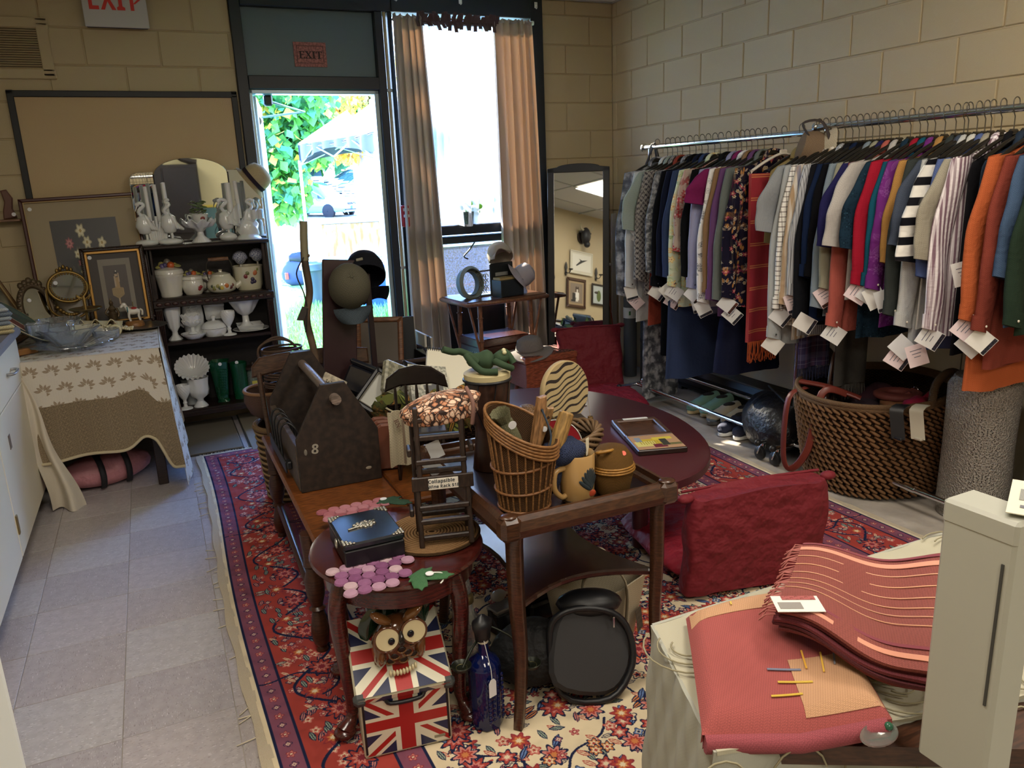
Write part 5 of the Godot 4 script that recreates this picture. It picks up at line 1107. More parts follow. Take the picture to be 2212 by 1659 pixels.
	for q in [[0.03, 0.11, 0.018, "b8683a"], [0.015, 0.07, 0.013, "3c3450"], [0.025, 0.055, 0.012, "342c48"], [0.01, 0.05, 0.011, "3c3450"], [-0.025, 0.09, 0.014, "7a2a2e"], [-0.012, 0.11, 0.013, "7c8050"], [0.045, 0.13, 0.012, "8c9050"]]: part(pt, "painted_fruit", blb(V(q[0], q[1], sqrt(0.0078 - q[0] * q[0]) + 0.002), V(q[2], q[2], 0.004), 9, 6), mat(q[3], 0.35))
	var ck = mat("ffffff", 0.3, {"tex": "speckle", "tri": 9.0})
	for q in [[-2.895, 1.065, 0.12, "left"], [-2.79, 1.075, 0.13, "right"]]:
		var c = thing("enamel_mushroom", "blue speckled white enamel dome pick in the cream planter, %s one" % q[3], "ornament", V(q[0], Y, q[2]), 0, "speckled domes"); part(c, "dome", blb(V(0, 0.195 + (0.012 if q[3] == "right" else 0.0), 0), V(0.048, 0.05, 0.045), 18, 10, I, func(d): return 1.0 if d.y > -0.3 else 0.75), ck); part(c, "stick", tub([V(0, 0.03, 0), V(0, 0.17, 0)], 0.006, 6), mat("d8d4c8", 0.5))
	# third row: milk glass
	Y = 0.601
	var flu = func(n, k): return func(t, i, q): return Vector2(q.x * (1.0 + k * cos(t * n)), q.y)
	china("footed_vase", "tall panelled milk glass vase at the left of the middle shelf", V(-3.345, Y, 0.2), [0, 0, 0.042, 0, 0.04, 0.006, 0.018, 0.03, 0.016, 0.05, 0.024, 0.065, 0.034, 0.08, 0.048, 0.17, 0.056, 0.235, 0.052, 0.236, 0.042, 0.17, 0.02, 0.08, 0, 0.07], 48, func(t, i, q): return Vector2(q.x * (1.0 + 0.03 * cos(t * 8)), q.y + (0.008 * cos(t * 8) if i >= 8 and i <= 9 else 0.0)))
	var pi_ = thing("milk_pitcher", "milk glass pitcher with grape relief behind stacked dishes", "pitcher", V(-3.225, Y, 0.12)); part(pi_, "jug", lat([0, 0, 0.05, 0, 0.06, 0.04, 0.066, 0.12, 0.06, 0.19, 0.066, 0.25, 0.062, 0.252, 0.055, 0.19, 0.05, 0.1, 0, 0.02], 40, I, func(t, i, q): return Vector2(q.x * (1.0 + (0.22 * pow(maxf(0, cos(t + 0.2)), 4) if i >= 5 and i <= 6 else 0.0)), q.y + (0.03 * pow(maxf(0, cos(t + 0.2)), 3) if i >= 5 and i <= 6 else 0.0))), glaze("e4e6e6"))
	var gb = S()
	for i in 26: blob(gb, V(-0.03 + 0.01 * (i % 6) + 0.004 * (i / 6), 0.2 - 0.014 * (i / 6), 0.058), V(0.006, 0.006, 0.006), 6, 5)
	part(pi_, "grape_relief", gb, glaze("e4e6e6")); part(pi_, "handle", tub(curve([V(-0.06, 0.22, 0), V(-0.1, 0.2, 0), V(-0.09, 0.1, 0), V(-0.06, 0.06, 0)], 5), 0.008, 8), glaze("e4e6e6"))
	china("scalloped_compote", "small scalloped milk glass compote with two nested bowls", V(-3.24, Y + 0.03, 0.22), [0, 0, 0.03, 0, 0.028, 0.005, 0.012, 0.015, 0.012, 0.04, 0.03, 0.05, 0.055, 0.07, 0.06, 0.085, 0.05, 0.084, 0.056, 0.1, 0.062, 0.118, 0.058, 0.12, 0.045, 0.095, 0, 0.08], 48, func(t, i, q): return Vector2(q.x, q.y + (0.005 * cos(t * 12) if i > 5 else 0.0)), "compote")
	var ld = thing("leaf_dish", "low diamond-cut milk glass dish with ring handle, front of shelf", "dish", V(-3.235, Y, 0.235)); part(ld, "dish", lat([0, 0, 0.045, 0, 0.075, 0.03, 0.078, 0.036, 0.072, 0.036, 0.04, 0.008, 0, 0.008], 60, I, func(t, i, q): return Vector2(q.x * (1.0 + 0.03 * cos(t * 22 + i)), q.y)), glaze("eef0f0")); part(ld, "ring_handle", tub([V(0.07, 0.03, 0), V(0.09, 0.05, 0), V(0.115, 0.045, 0), V(0.112, 0.022, 0), V(0.09, 0.018, 0)], 0.006, 6, true), glaze("eef0f0"))
	var sq = thing("candy_box", "square lidded milk glass candy box at the back of the shelf", "box", V(-3.095, Y, 0.11)); part(sq, "box", lat([0, 0, 0.03, 0, 0.03, 0.06, 0.078, 0.1, 0.084, 0.18, 0, 0.18], 4, X(V0, 0, 45)), glaze("dddfde")); part(sq, "lid", lat([0.088, 0.18, 0.088, 0.192, 0.05, 0.215, 0.018, 0.222, 0.012, 0.232, 0.026, 0.24, 0.024, 0.248, 0, 0.252], 4, X(V0, 0, 45)), glaze("dddfde"))
	var bt = thing("butter_dish", "round covered milk glass butter dish before the candy box", "dish", V(-3.11, Y, 0.2)); part(bt, "base", lat([0, 0, 0.06, 0, 0.078, 0.03, 0.08, 0.05, 0, 0.05], 40, I, flu.call(20.0, 0.02)), glaze("e8eaea")); part(bt, "cover", lat([0.08, 0.052, 0.07, 0.075, 0.04, 0.092, 0.012, 0.096, 0.01, 0.105, 0.018, 0.118, 0.012, 0.128, 0, 0.13], 40, I, flu.call(20.0, 0.03)), glaze("e8eaea"))
	hobgoblet("hobnail milk glass goblet on the middle shelf before the big bowl", V(-3.025, Y, 0.245), 1.0)
	var sp = thing("serving_plate", "wide white scalloped plate under the square dish", "plate", V(-2.885, Y, 0.165)); part(sp, "plate", lat([0, 0, 0.07, 0, 0.115, 0.014, 0.113, 0.017, 0.07, 0.004, 0, 0.004], 48, I, flu.call(14.0, 0.012)), glaze("e2e4e3"))
	one("square_dish", "square white dish carrying the big footed bowl", "dish", lat([0, 0, 0.1, 0, 0.115, 0.03, 0.11, 0.034, 0.095, 0.01, 0, 0.01], 4, X(V0, 0, 45)), glaze("dcdedc"), V(-2.89, Y + 0.012, 0.16))
	china("footed_bowl", "big footed milk glass fruit bowl at the right of shelf", V(-2.91, Y + 0.022, 0.155), [0, 0, 0.05, 0, 0.046, 0.008, 0.022, 0.04, 0.02, 0.08, 0.05, 0.1, 0.072, 0.14, 0.108, 0.2, 0.112, 0.222, 0.106, 0.222, 0.1, 0.195, 0.06, 0.14, 0, 0.11], 56, func(t, i, q): return Vector2(q.x, q.y + (0.01 * cos(t * 8) if i >= 6 and i <= 10 else 0.0)), "bowl")
	# bottom row
	Y = 0.158
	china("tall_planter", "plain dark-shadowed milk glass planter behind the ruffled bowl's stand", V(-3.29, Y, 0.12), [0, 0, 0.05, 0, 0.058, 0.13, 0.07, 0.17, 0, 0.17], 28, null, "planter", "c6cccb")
	var rf = thing("ruffled_bowl", "ruffled rim milk glass bowl tilted on the bottom shelf", "bowl", V(-3.275, Y + 0.17, 0.17)); part(rf, "bowl", lat([0, 0, 0.035, 0, 0.06, 0.03, 0.085, 0.06, 0.105, 0.075, 0.104, 0.079, 0.08, 0.064, 0.05, 0.03, 0, 0.008], 90, X(V(0, 0.03, 0), 38), func(t, i, q): return Vector2(q.x * (1.0 + (0.035 * cos(t * 22) if i > 3 and i < 7 else 0.0)), q.y + (0.009 * sin(t * 22) if i > 3 and i < 7 else 0.0))), glaze("dcdcda"))
	hobgoblet("hobnail milk glass goblet at the left front of bottom shelf", V(-3.348, Y, 0.245), 1.02)
	china("hobnail_cup", "small hobnail cup wedged above the footed planter", V(-3.25, Y + 0.14, 0.19), [0, 0, 0.03, 0, 0.034, 0.015, 0.04, 0.025, 0.038, 0.035, 0.044, 0.045, 0.042, 0.055, 0.045, 0.062, 0.04, 0.062, 0, 0.02], 48, hob(14.0), "cup")
	china("footed_planter", "footed milk glass planter with bubble relief, front of bottom shelf", V(-3.255, Y, 0.225), [0, 0, 0.045, 0, 0.042, 0.008, 0.02, 0.035, 0.022, 0.05, 0.055, 0.075, 0.062, 0.11, 0.06, 0.14, 0.067, 0.19, 0.062, 0.19, 0.055, 0.12, 0, 0.07], 48, func(t, i, q): return Vector2(q.x * (1.0 + (0.04 * sin(t * 9 + i * 1.5) if i > 4 and i < 8 else 0.0)), q.y), "planter")
	var gg = mat("2c8a5c", 0.04, {"refr": 0.05, "alpha": 0.25, "spec": 0.6})
	var v1 = thing("green_vase", "square flared green glass vase on the bottom shelf, left one", "vase", V(-3.11, Y, 0.18)); part(v1, "vase", lat([0, 0, 0.05, 0, 0.04, 0.02, 0.05, 0.06, 0.068, 0.2, 0.08, 0.27, 0.075, 0.272, 0.06, 0.2, 0.04, 0.06, 0, 0.04], 4, X(V0, 0, 30)), gg); var bp = S()
	for i in 40: blob(bp, V(-0.03 + 0.012 * (i % 5) + 0.003 * (i / 5), 0.09 + 0.018 * (i / 5), 0.05 + 0.0017 * (i / 5)), V(0.004, 0.004, 0.004), 6, 4)
	part(v1, "raised_dots", bp, gg); sticker(v1, V(0.0, 0.26, 0.062))
	var v2 = thing("green_vase", "round bubbled green glass vase on the bottom shelf, right one", "vase", V(-2.995, Y, 0.16)); part(v2, "vase", lat([0, 0, 0.045, 0, 0.05, 0.04, 0.048, 0.14, 0.054, 0.24, 0.05, 0.242, 0.042, 0.14, 0.04, 0.02, 0, 0.015], 36, I, func(t, i, q): return Vector2(q.x * (1.0 + 0.05 * sin(t * 9 + i * 2)), q.y)), gg); sticker(v2, V(-0.01, 0.25, 0.046))
	var v3 = thing("glass_jar", "clear lidded jar with yellow label at the bottom shelf's right end", "jar", V(-2.905, Y, 0.17)); part(v3, "jar", lat([0, 0, 0.04, 0, 0.045, 0.05, 0.043, 0.17, 0.03, 0.19, 0.028, 0.19, 0.04, 0.165, 0.04, 0.01, 0, 0.01], 28), mat("e8f4ea", 0.03, {"refr": 0.05})); part(v3, "label", cb(V(0, 0.085, 0.045), V(0.04, 0.06, 0.002), 0.0), mat("c2b64a", 0.5)); part(v3, "wooden_lid", lat([0, 0.19, 0.055, 0.19, 0.055, 0.205, 0, 0.21], 24), wood("3a2a22", 0.5)); part(v3, "knob", blb(V(0, 0.222, 0), V(0.014, 0.016, 0.014), 10, 6), wood("3a2a22", 0.5))

# ---------- middle of the room ----------
func turned(h, k = 1.0):   # profile of a turned leg of height h
	var p = [0, 0, 0.012, 0, 0.016, 0.03, 0.012, 0.06, 0.02, 0.1, 0.024, 0.2, 0.018, 0.32, 0.014, 0.36, 0.022, 0.38, 0.014, 0.4, 0.024, 0.5, 0.026, 0.62, 0.016, 0.72, 0.024, 0.74, 0.02, 0.8, 0.024, 1.0, 0, 1.0]
	for i in range(0, p.size(), 2): p[i] *= k; p[i + 1] *= h
	return p
func wicker(hex, u = 14.0, v = 8.0, bs = 1.6): return mat(hex, 0.7, {"tex": "wicker", "bump": "wicker_n", "uv": V(u, v, 1), "bs": bs, "spec": 0.3})
func cap(label, at, rx, rz, hex, hex2, ry = 0.0):
	# a baseball cap: six-panel crown, bill, button, strap
	var t = thing("baseball_cap", label, "cap", at); t.rotation_degrees = V(rx, ry, rz)
	var c = cloth(hex); part(t, "crown", lat([0.088, 0, 0.09, 0.02, 0.086, 0.06, 0.066, 0.1, 0.035, 0.122, 0, 0.127], 30, Transform3D(Basis().scaled(V(1, 1, 1.1)), V0), func(a, i, q): return Vector2(q.x * (1.0 - 0.012 * pow(absf(cos(a * 3)), 12)), q.y)), c)
	part(t, "bill", sht(14, 6, func(u, w): return V((u - 0.5) * 0.165 * (1.0 - 0.35 * w * w), 0.004 - 0.045 * pow(u - 0.5, 2.0) * 4 * (0.4 + w * 0.6) - 0.012 * w, 0.07 + (0.075 * w + 0.02) * sqrt(maxf(0.0, 1.0 - 2.2 * pow(u - 0.5, 2.0)))), 0.004), cloth(hex2))
	part(t, "button", blb(V(0, 0.127, 0), V(0.008, 0.004, 0.008), 8, 5), c)
	for k in 3: part(t, "seam", tub(arc(V0, V(cos(k * PI / 3), 0, sin(k * PI / 3) * 1.1) * 0.089, V(0, 0.127, 0), 6, 174, 18), 0.0015, 4), c)
	return t
func centre():
	var wd = wood("4a2a1a", 0.32); var pine = wood("80481f", 0.28); var cherry = wood("54201a", 0.22, Vector3(1.2, 9, 9), {"coat": 0.4}); var black = mat("15161a", 0.4)
	# carpet
	var rg = thing("carpet", "large worn Persian carpet of rust, navy and cream flowers on the floor", "carpet", V0)
	part(rg, "pile", sht(50, 66, func(u, t): return V(lerpf(-3.315, -0.72, u) + 0.012 * sin(t * 9), 0.009 + 0.0035 * sin(t * 23 + u * 4) * sin(u * 3.1) , lerpf(0.81, 4.45, t)), 0.007, 1, 1), mat("ffffff", 0.92, {"tex": "rug", "bump": "pile_n", "uv": V(1, 1, 1), "bs": 0.25, "spec": 0.2}))
	for q in [[-3.326, 1], [-0.71, -1]]: part(rg, "worn_binding", sht(3, 80, func(u, t): return V(q[0] + (u - 0.5) * (0.03 + 0.008 * sin(t * 60)) + 0.012 * sin(t * 9), 0.009 + 0.002 * sin(t * 170), lerpf(0.81, 4.45, t)), 0.006), mat("c2b39a", 0.95, {"bump": "pile_n", "tri": 12.0}))
	var fg = S(); var r = RandomNumberGenerator.new(); r.seed = 12
	for i in 260:
		var x = lerpf(-3.32, -0.71, i / 259.0); tube(fg, [V(x, 0.008, 0.81), V(x + r.randf_range(-0.01, 0.01), 0.004, 0.78), V(x + r.randf_range(-0.02, 0.02), 0.003, 0.745)], 0.002, 4)
	for i in 26:
		var z = r.randf_range(1.0, 4.0); tube(fg, [V(-3.335, 0.006, z), V(-3.36 - r.randf() * 0.03, 0.004, z + r.randf_range(-0.03, 0.03))], 0.002, 4)
	stuff(part(rg, "fringe", fg, mat("c9bda4", 0.95)))
	for q in [[-3.42, -3.075, 0.03, 0.765, "grey ribbed door mat in front of the bookcase"], [-3.03, -2.2, -0.0, 0.86, "tan ribbed door mat just inside the open door"]]:
		var m = thing("door_mat", q[4], "mat", V0); part(m, "pile", bx(q[0], 0.002, q[2] + 0.02, q[1], 0.012, q[3], 0.003), mat("8d8474" if q[0] < -3.2 else "a39784", 0.95, {"tex": "mat", "bump": "mat_n", "tri": 4.0})); part(m, "rubber_edge", bx(q[0] - 0.008, 0.001, q[2] + 0.012, q[1] + 0.008, 0.006, q[3] + 0.008, 0.001), mat("3a3630", 0.8))
	# bench with end rest
	var b = thing("bench", "long orange-brown wooden bench with turned legs under the tool carrier", "bench", V0)
	part(b, "seat_board", bx(-3.085, 0.422, 2.03, -2.742, 0.445, 3.22, 0.008), pine); part(b, "seat_leaf", bx(-2.738, 0.422, 2.03, -2.3, 0.445, 3.06, 0.006), pine)
	for q in [[-3.06, 2.15], [-3.08, 3.12], [-2.36, 2.15], [-2.72, 3.1]]: part(b, "turned_leg", lat(turned(0.424, 1.25), 16, X(V(q[0], 0, q[1]), 3 if q[1] < 2.6 else -3)), wd)
	part(b, "stretcher", tub([V(-3.06, 0.16, 2.16), V(-3.08, 0.16, 3.1)], 0.013, 8), wd)
	part(b, "crest_rail", ex([-0.26, 0.0, -0.255, 0.05, -0.22, 0.085, -0.1, 0.095, 0.1, 0.095, 0.26, 0.07, 0.26, 0.0, 0.1, 0.02, -0.1, 0.02], 0.026, X(V(-2.83, 0.70, 2.0), -8), 0.007), wood("4c3322", 0.35))
	for i in 5: part(b, "spindle", tub([V(-3.05 + 0.11 * i, 0.44, 2.06), V(-3.06 + 0.11 * i, 0.72, 2.005)], 0.011, 8), wood("4c3322", 0.35))
	# tool carrier
	var tc = thing("tool_carrier", "dark old wooden tool carrier with dowel handle on the bench", "tool box", V(-2.9, 0.446, 0)); var old = wood("2e2119", 0.6, V(2, 2, 7)); var prof = [-0.146, 0, 0.146, 0, 0.146, 0.195, 0.042, 0.382, -0.042, 0.382, -0.146, 0.195]
	part(tc, "end_panel", ex(prof, 0.02, X(V(0, 0, 2.8)), 0.002), old); part(tc, "end_panel", ex(prof, 0.02, X(V(0, 0, 2.18)), 0.002), old)
	for sx in [-0.138, 0.138]: part(tc, "side_board", bx(sx - 0.011, 0, 2.19, sx + 0.011, 0.17, 2.79, 0.002), wood("5a4c40", 0.6, V(2, 2, 7)))
	part(tc, "bottom_board", bx(-0.13, 0.005, 2.19, 0.13, 0.02, 2.79, 0.001), old); part(tc, "dowel", tub([V(0, 0.33, 2.16), V(0, 0.33, 2.845)], 0.018, 14), wood("84746a", 0.45))
	part(tc, "chalk_price", txt("8", 0.05, 0.001), mat("8a8478", 0.9), X(V(-0.085, 0.155, 2.811), 0, 0, -8)); part(tc, "chalk_smudge", blb(V(-0.118, 0.148, 2.8105), V(0.006, 0.012, 0.001), 8, 5), mat("6a645a", 0.9)); part(tc, "paint_spot", blb(V(0.1, 0.05, 2.8105), V(0.012, 0.006, 0.001), 8, 5), mat("8a8070", 0.9))
	var hk = thing("wire_rack", "black wire hook rack hung over the tool carrier's left side", "rack", V(-3.038, 0.446, 0))
	for i in 4: part(hk, "hook", tub(curve([V(-0.028, 0.05, 2.34 + 0.075 * i), V(-0.028, 0.165, 2.34 + 0.075 * i), V(0.0, 0.195, 2.345 + 0.075 * i), V(0.028, 0.165, 2.36 + 0.075 * i), V(0.03, 0.1, 2.36 + 0.075 * i)], 5), 0.004, 6), black)
	part(hk, "strip", bx(-0.035, 0.03, 2.26, -0.029, 0.075, 2.66, 0.002), black); part(hk, "clip", bx(-0.03, 0.045, 2.63, -0.012, 0.075, 2.67, 0.004), black)
	var sg = thing("slogan_board", "cream wooden slogan sign leaning inside the tool carrier", "sign", V(-2.96, 0.49, 2.48)); sg.rotation_degrees = V(-28, 14, 52)
	part(sg, "board", bx(-0.08, -0.05, -0.008, 0.34, 0.05, 0.008, 0.002), mat("b9ad96", 0.7, {"tex": "mottle", "tri": 6.0}))
	part(sg, "lettering", txt("FOR ME AND MY HOUSE", 0.036, 0.001, true), mat("2a2420", 0.7), Transform3D(Basis().scaled(V(0.82, 1, 1)), V(0.13, 0.022, 0.0085))); part(sg, "lettering", txt("WE WILL SERVE TACOS", 0.036, 0.001, true), mat("2a2420", 0.7), Transform3D(Basis().scaled(V(0.84, 1, 1)), V(0.13, -0.022, 0.0085)))
	# baskets at the bench end
	var sb = thing("seagrass_basket", "tall round seagrass basket on the floor at the bench's far left", "basket", V(-2.93, 0.01, 1.68)); var cr = S(); lathe(cr, [Vector2(0, 0), Vector2(0.115, 0), Vector2(0.13, 0.1), Vector2(0.14, 0.3), Vector2(0.148, 0.375), Vector2(0.135, 0.375), Vector2(0.12, 0.1), Vector2(0, 0.03)], 40)
	part(sb, "woven_body", cr, wicker("8f7450", 16, 14, 2.0)); var co = S()
	for i in 12: tube(co, arc(V(0, 0.02 + 0.03 * i, 0), V(0.122 + 0.0022 * i, 0, 0), V(0, 0, 0.122 + 0.0022 * i), 0, 350, 36), 0.007, 5, true)
	stuff(part(sb, "coils", co, mat("9a7e56", 0.75, {"bump": "wicker_n", "tri": 20.0}))); part(sb, "rim", tub(arc(V(0, 0.375, 0), V(0.145, 0, 0), V(0, 0, 0.145), 0, 350, 36), 0.014, 8, true), mat("7a6040", 0.8, {"bump": "wicker_n", "tri": 16.0}))
	var pbk = thing("patterned_basket", "round pink and tan woven bowl basket on the seagrass basket", "basket", V(-2.98, 0.40, 1.62)); part(pbk, "woven_body", lat([0, 0, 0.05, 0, 0.1, 0.04, 0.125, 0.1, 0.12, 0.15, 0.112, 0.15, 0.115, 0.1, 0.09, 0.045, 0, 0.012], 40), wicker("b08a78", 22, 10, 1.4)); part(pbk, "rim", tub(arc(V(0, 0.15, 0), V(0.118, 0, 0), V(0, 0, 0.118), 0, 350, 36), 0.009, 8, true), mat("8a6648", 0.8)); part(pbk, "handle", tub(curve([V(0.09, 0.12, 0.08), V(0.12, 0.19, 0.06), V(0.09, 0.22, 0.04), V(0.05, 0.17, 0.1)], 5), 0.008, 6), mat("6a4a34", 0.8))
	var tb = thing("twig_basket", "dark twig basket with twisted vine handle behind the crest rail", "basket", V(-2.9, 0.56, 1.62)); var tw = S()
	for i in 14: tube(tw, arc(V(0, 0.0 + 0.014 * i, 0), V(0.095, 0.004 * sin(i), 0), V(0, 0.004 * cos(i * 2), 0.09), i * 20, i * 20 + 350, 24), 0.006, 5, true)
	stuff(part(tb, "twigs", tw, mat("4a3628", 0.7)))
	for k in 3: part(tb, "vine_handle", tub(curve([V(-0.1, 0.1, 0), V(-0.11, 0.18 + 0.008 * k, 0.01 * k), V(-0.03, 0.235 + 0.006 * sin(k * 2), 0.012 * sin(k)), V(0.05, 0.205, 0.01 * k), V(0.1, 0.1, 0)], 6), 0.006, 6), mat("4e3a2c", 0.7))
	part(tb, "inner_handle", tub(arc(V(0.01, 0.09, 0.04), V(0.055, 0, 0), V(0, 0.085, 0), 0, 180, 12), 0.008, 6), mat("3e2c22", 0.7))
	# stick, hat board, caps
	var ws = thing("walking_stick", "knobbly wooden walking stick standing in front of the doorway", "stick", V(-2.83, 0.446, 2.1))
	part(ws, "shaft", tub(curve([V(0.0, 0.0, 0.02), V(0.002, 0.33, 0), V(-0.016, 0.5, 0), V(0.008, 0.62, 0), V(0.002, 0.76, 0), V(0.014, 0.91, 0)], 8), 0.0155, 10), mat("5e4a38", 0.55, {"tex": "bark", "tri": V(3, 1, 3)})); part(ws, "peeled_tip", tub(curve([V(0.003, 0.75, 0), V(0.006, 0.82, 0), V(0.0135, 0.912, 0)], 4), 0.0165, 10), mat("6f6a52", 0.5))
	part(ws, "knot", blb(V(0.016, 0.77, 0.008), V(0.008, 0.008, 0.008), 8, 5), mat("4a3a2a", 0.6)); part(ws, "cord", tub(curve([V(-0.004, 0.765, 0.016), V(-0.04, 0.7, 0.014), V(-0.02, 0.62, 0.018), V(-0.012, 0.56, 0.018)], 5), 0.003, 5), black)
	part(ws, "leather_tag", ex([-0.05, -0.045, -0.02, -0.05, 0.005, 0.0, -0.02, 0.012], 0.003, X(V(-0.012, 0.55, 0.02)), 0.0), mat("2a2420", 0.6)); part(ws, "cord_end", tub([V(-0.012, 0.55, 0.02), V(-0.03, 0.45, 0.022)], 0.003, 5), black)
	var hb = thing("hat_board", "dark wine-red upright board that holds the caps", "board", V(-2.74, 0.446, 2.06)); hb.rotation_degrees = V(-4, 0, -6)
	part(hb, "board", bx(-0.075, 0, -0.012, 0.075, 0.74, 0.012, 0.004), mat("2e1a1c", 0.35)); part(hb, "foot", bx(-0.09, 0, -0.05, 0.09, 0.015, 0.05, 0.003), mat("2e1a1c", 0.35)); part(hb, "peg", tub([V(0, 0.62, 0.012), V(0, 0.63, 0.06)], 0.008, 6), mat("2e1a1c", 0.35))
	cap("faded olive-grey baseball cap with slate bill, front of the hat board", V(-2.65, 1.06, 2.09), 60, 4, "5d5a4c", "48525a")
	var c2 = cap("black baseball cap with metal buckle behind the olive cap", V(-2.545, 1.09, 1.99), 40, -14, "1b1c22", "1b1c22", 150.0); part(c2, "buckle", cb(V(0.0, 0.03, -0.1), V(0.03, 0.014, 0.006), 0.002), mat("c2bba8", 0.3, {"metal": 0.8}))
	var pc = thing("pole_rest", "dark post behind the hat board carrying the black cap", "post", V(-2.54, 0.446, 1.985)); part(pc, "post", bx(-0.012, 0, -0.012, 0.012, 0.66, 0.012, 0.002), mat("241416", 0.4)); part(pc, "foot", bx(-0.05, 0, -0.05, 0.05, 0.012, 0.05, 0.002), mat("241416", 0.4))
	# dark basket of frames beyond
	var st = thing("plant_stool", "low dark wooden stool hidden under the black basket", "stool", V(-2.36, 0.012, 1.45)); part(st, "seat", bx(-0.22, 0.3, -0.16, 0.22, 0.33, 0.16, 0.006), wd)
	for q in [[-0.19, -0.13], [0.19, -0.13], [-0.19, 0.13], [0.19, 0.13]]: part(st, "leg", bx(q[0] - 0.018, 0, q[1] - 0.018, q[0] + 0.018, 0.3, q[1] + 0.018), wd)
	var db = thing("dark_basket", "dark rectangular wicker basket holding picture frames near the window", "basket", V(-2.36, 0.343, 1.47))
	part(db, "woven_body", lat([0, 0, 0.26, 0, 0.29, 0.26, 0.28, 0.26, 0.25, 0.02, 0, 0.02], 4, X(V0, 0, 45) * Transform3D(Basis(), V0), null, 14.0, 6.0), wicker("2c2018", 6, 4, 2.4)); part(db, "rim", tub([V(-0.205, 0.26, -0.205), V(0.205, 0.26, -0.205), V(0.235, 0.28, 0), V(0.205, 0.26, 0.205), V(-0.205, 0.26, 0.205)], 0.014, 8, true), mat("3a2a20", 0.7, {"bump": "wicker_n", "tri": 18.0}))
	var f1 = picture("photo_frame", "tan wooden photo frame with grey board standing in the dark basket", "frame", 0.25, 0.3, 0.028, 0.02, wood("86583a", 0.4), 0.0, mat("5d544c", 0.7), null, null, null, V(-2.39, 0.52, 1.5)); f1.rotation_degrees = V(-12, -14, -3)
	var bb = thing("black_book", "tall black album standing in the dark basket beside the frame", "book", V(-2.235, 0.45, 1.38)); bb.rotation_degrees = V(-6, -10, 0); part(bb, "cover", bx(-0.11, 0, -0.012, 0.085, 0.335, 0.012, 0.003), mat("14171c", 0.6)); part(bb, "pages", bx(-0.105, 0.005, -0.009, 0.088, 0.33, 0.009, 0.0), mat("8a8478", 0.8))
	for i in 3: one("slim_album", "slim pale-edged album upright at the dark basket's right end, %s" % ["nearest the black album", "middle one", "outermost"][i], "album", bx(-0.007, 0, -0.09, 0.006, 0.24 - 0.01 * i, 0.09, 0.002), mat(["b9b6ac", "3a3c40", "9a948a"][i], 0.6), V(-2.13 + 0.017 * i, 0.46, 1.42), 0.0, "slim albums")
	var flp = thing("printed_scarf", "dark pink paisley scarf spilling behind the walking stick", "scarf", V0); part(flp, "fold", sht(10, 8, func(u, t): return V(-2.86 + 0.16 * u, 0.66 + 0.1 * u - 0.16 * t + 0.02 * sin(u * 9), 1.8 + 0.05 * t), 0.006), mat("5a3a3e", 0.8, {"tex": "darkfloral"})); part(flp, "hem", tub([V(-2.86, 0.66, 1.8), V(-2.70, 0.75, 1.8)], 0.006, 5), mat("4a3034", 0.8))
	# framed things stacked on the bench
	var f2 = picture("framed_sampler", "black framed needlework sampler leaning on the bench", "picture", 0.2, 0.27, 0.028, 0.03, black, 0.0, mat("c9c0a8", 0.8), mat("ffffff", 0.8, {"tex": "sampler"}), null, null, V(-2.55, 0.52, 2.42)); f2.rotation_degrees = V(-38, -18, -24)
	var f3 = thing("lidded_box", "long glossy black box behind the needlework sampler", "box", V(-2.58, 0.62, 2.2)); f3.rotation_degrees = V(-20, -30, -22); part(f3, "box", bx(-0.16, -0.06, -0.04, 0.16, 0.06, 0.04, 0.012), mat("17181f", 0.2)); part(f3, "lid", bx(-0.165, 0.06, -0.045, 0.165, 0.085, 0.045, 0.01), mat("1e2028", 0.15))
	var f4 = picture("photo_frame", "small dark frame lying by the tool carrier's right side", "frame", 0.13, 0.18, 0.018, 0.02, black, 0.0, mat("a8a8a0", 0.6), null, 0.004, mat("6a6458", 0.5), V(-2.72, 0.62, 2.5)); f4.rotation_degrees = V(-30, -10, -40); sticker(f4, V(0.05, 0.02, 0.012))
	var f5 = picture("photo_frame", "reddish wood frame tilted beside the needlework sampler", "frame", 0.14, 0.18, 0.024, 0.03, wood("4c2c1e", 0.35), 0.0, mat("8a8a78", 0.6), null, null, null, V(-2.66, 0.6, 2.5)); f5.rotation_degrees = V(-34, -20, -32)
	for i in 3: part(thing("arched_frame", "small copper-edged arched frame right of the tool carrier, %s" % ["front one", "middle one", "rear one"][i], "frame", V(-2.705, 0.53, 2.74 - 0.05 * i), -12, "arched frames"), "moulding", ex([-0.055, -0.08, 0.055, -0.08, 0.055, 0.05, 0.045, 0.085, 0.02, 0.1, -0.02, 0.1, -0.045, 0.085, -0.055, 0.05], 0.022, X(V(0, 0.0, 0)), 0.007), mat("6a3f30", 0.3, {"coat": 0.5}))
	var kc = thing("doll_chair", "dark miniature spindle-back chair standing on the bench leaf", "chair", V(-2.6, 0.446, 2.82), -16); var kd = wood("1f1512", 0.22, V(2, 8, 8), {"coat": 0.4})
	part(kc, "seat", cb(V(0, 0.17, 0), V(0.2, 0.018, 0.18), 0.008), kd); part(kc, "crest_rail", ex([-0.12, 0, -0.11, 0.05, -0.06, 0.085, 0, 0.095, 0.06, 0.085, 0.11, 0.05, 0.12, 0, 0.06, 0.02, -0.06, 0.02], 0.02, X(V(0, 0.29, -0.1), -8), 0.006), kd)
	for i in 5: part(kc, "spindle", lat([0.004, 0, 0.008, 0.04, 0.005, 0.06, 0.007, 0.1, 0.004, 0.14], 8, X(V(-0.08 + 0.04 * i, 0.175, -0.085), -6)), kd)
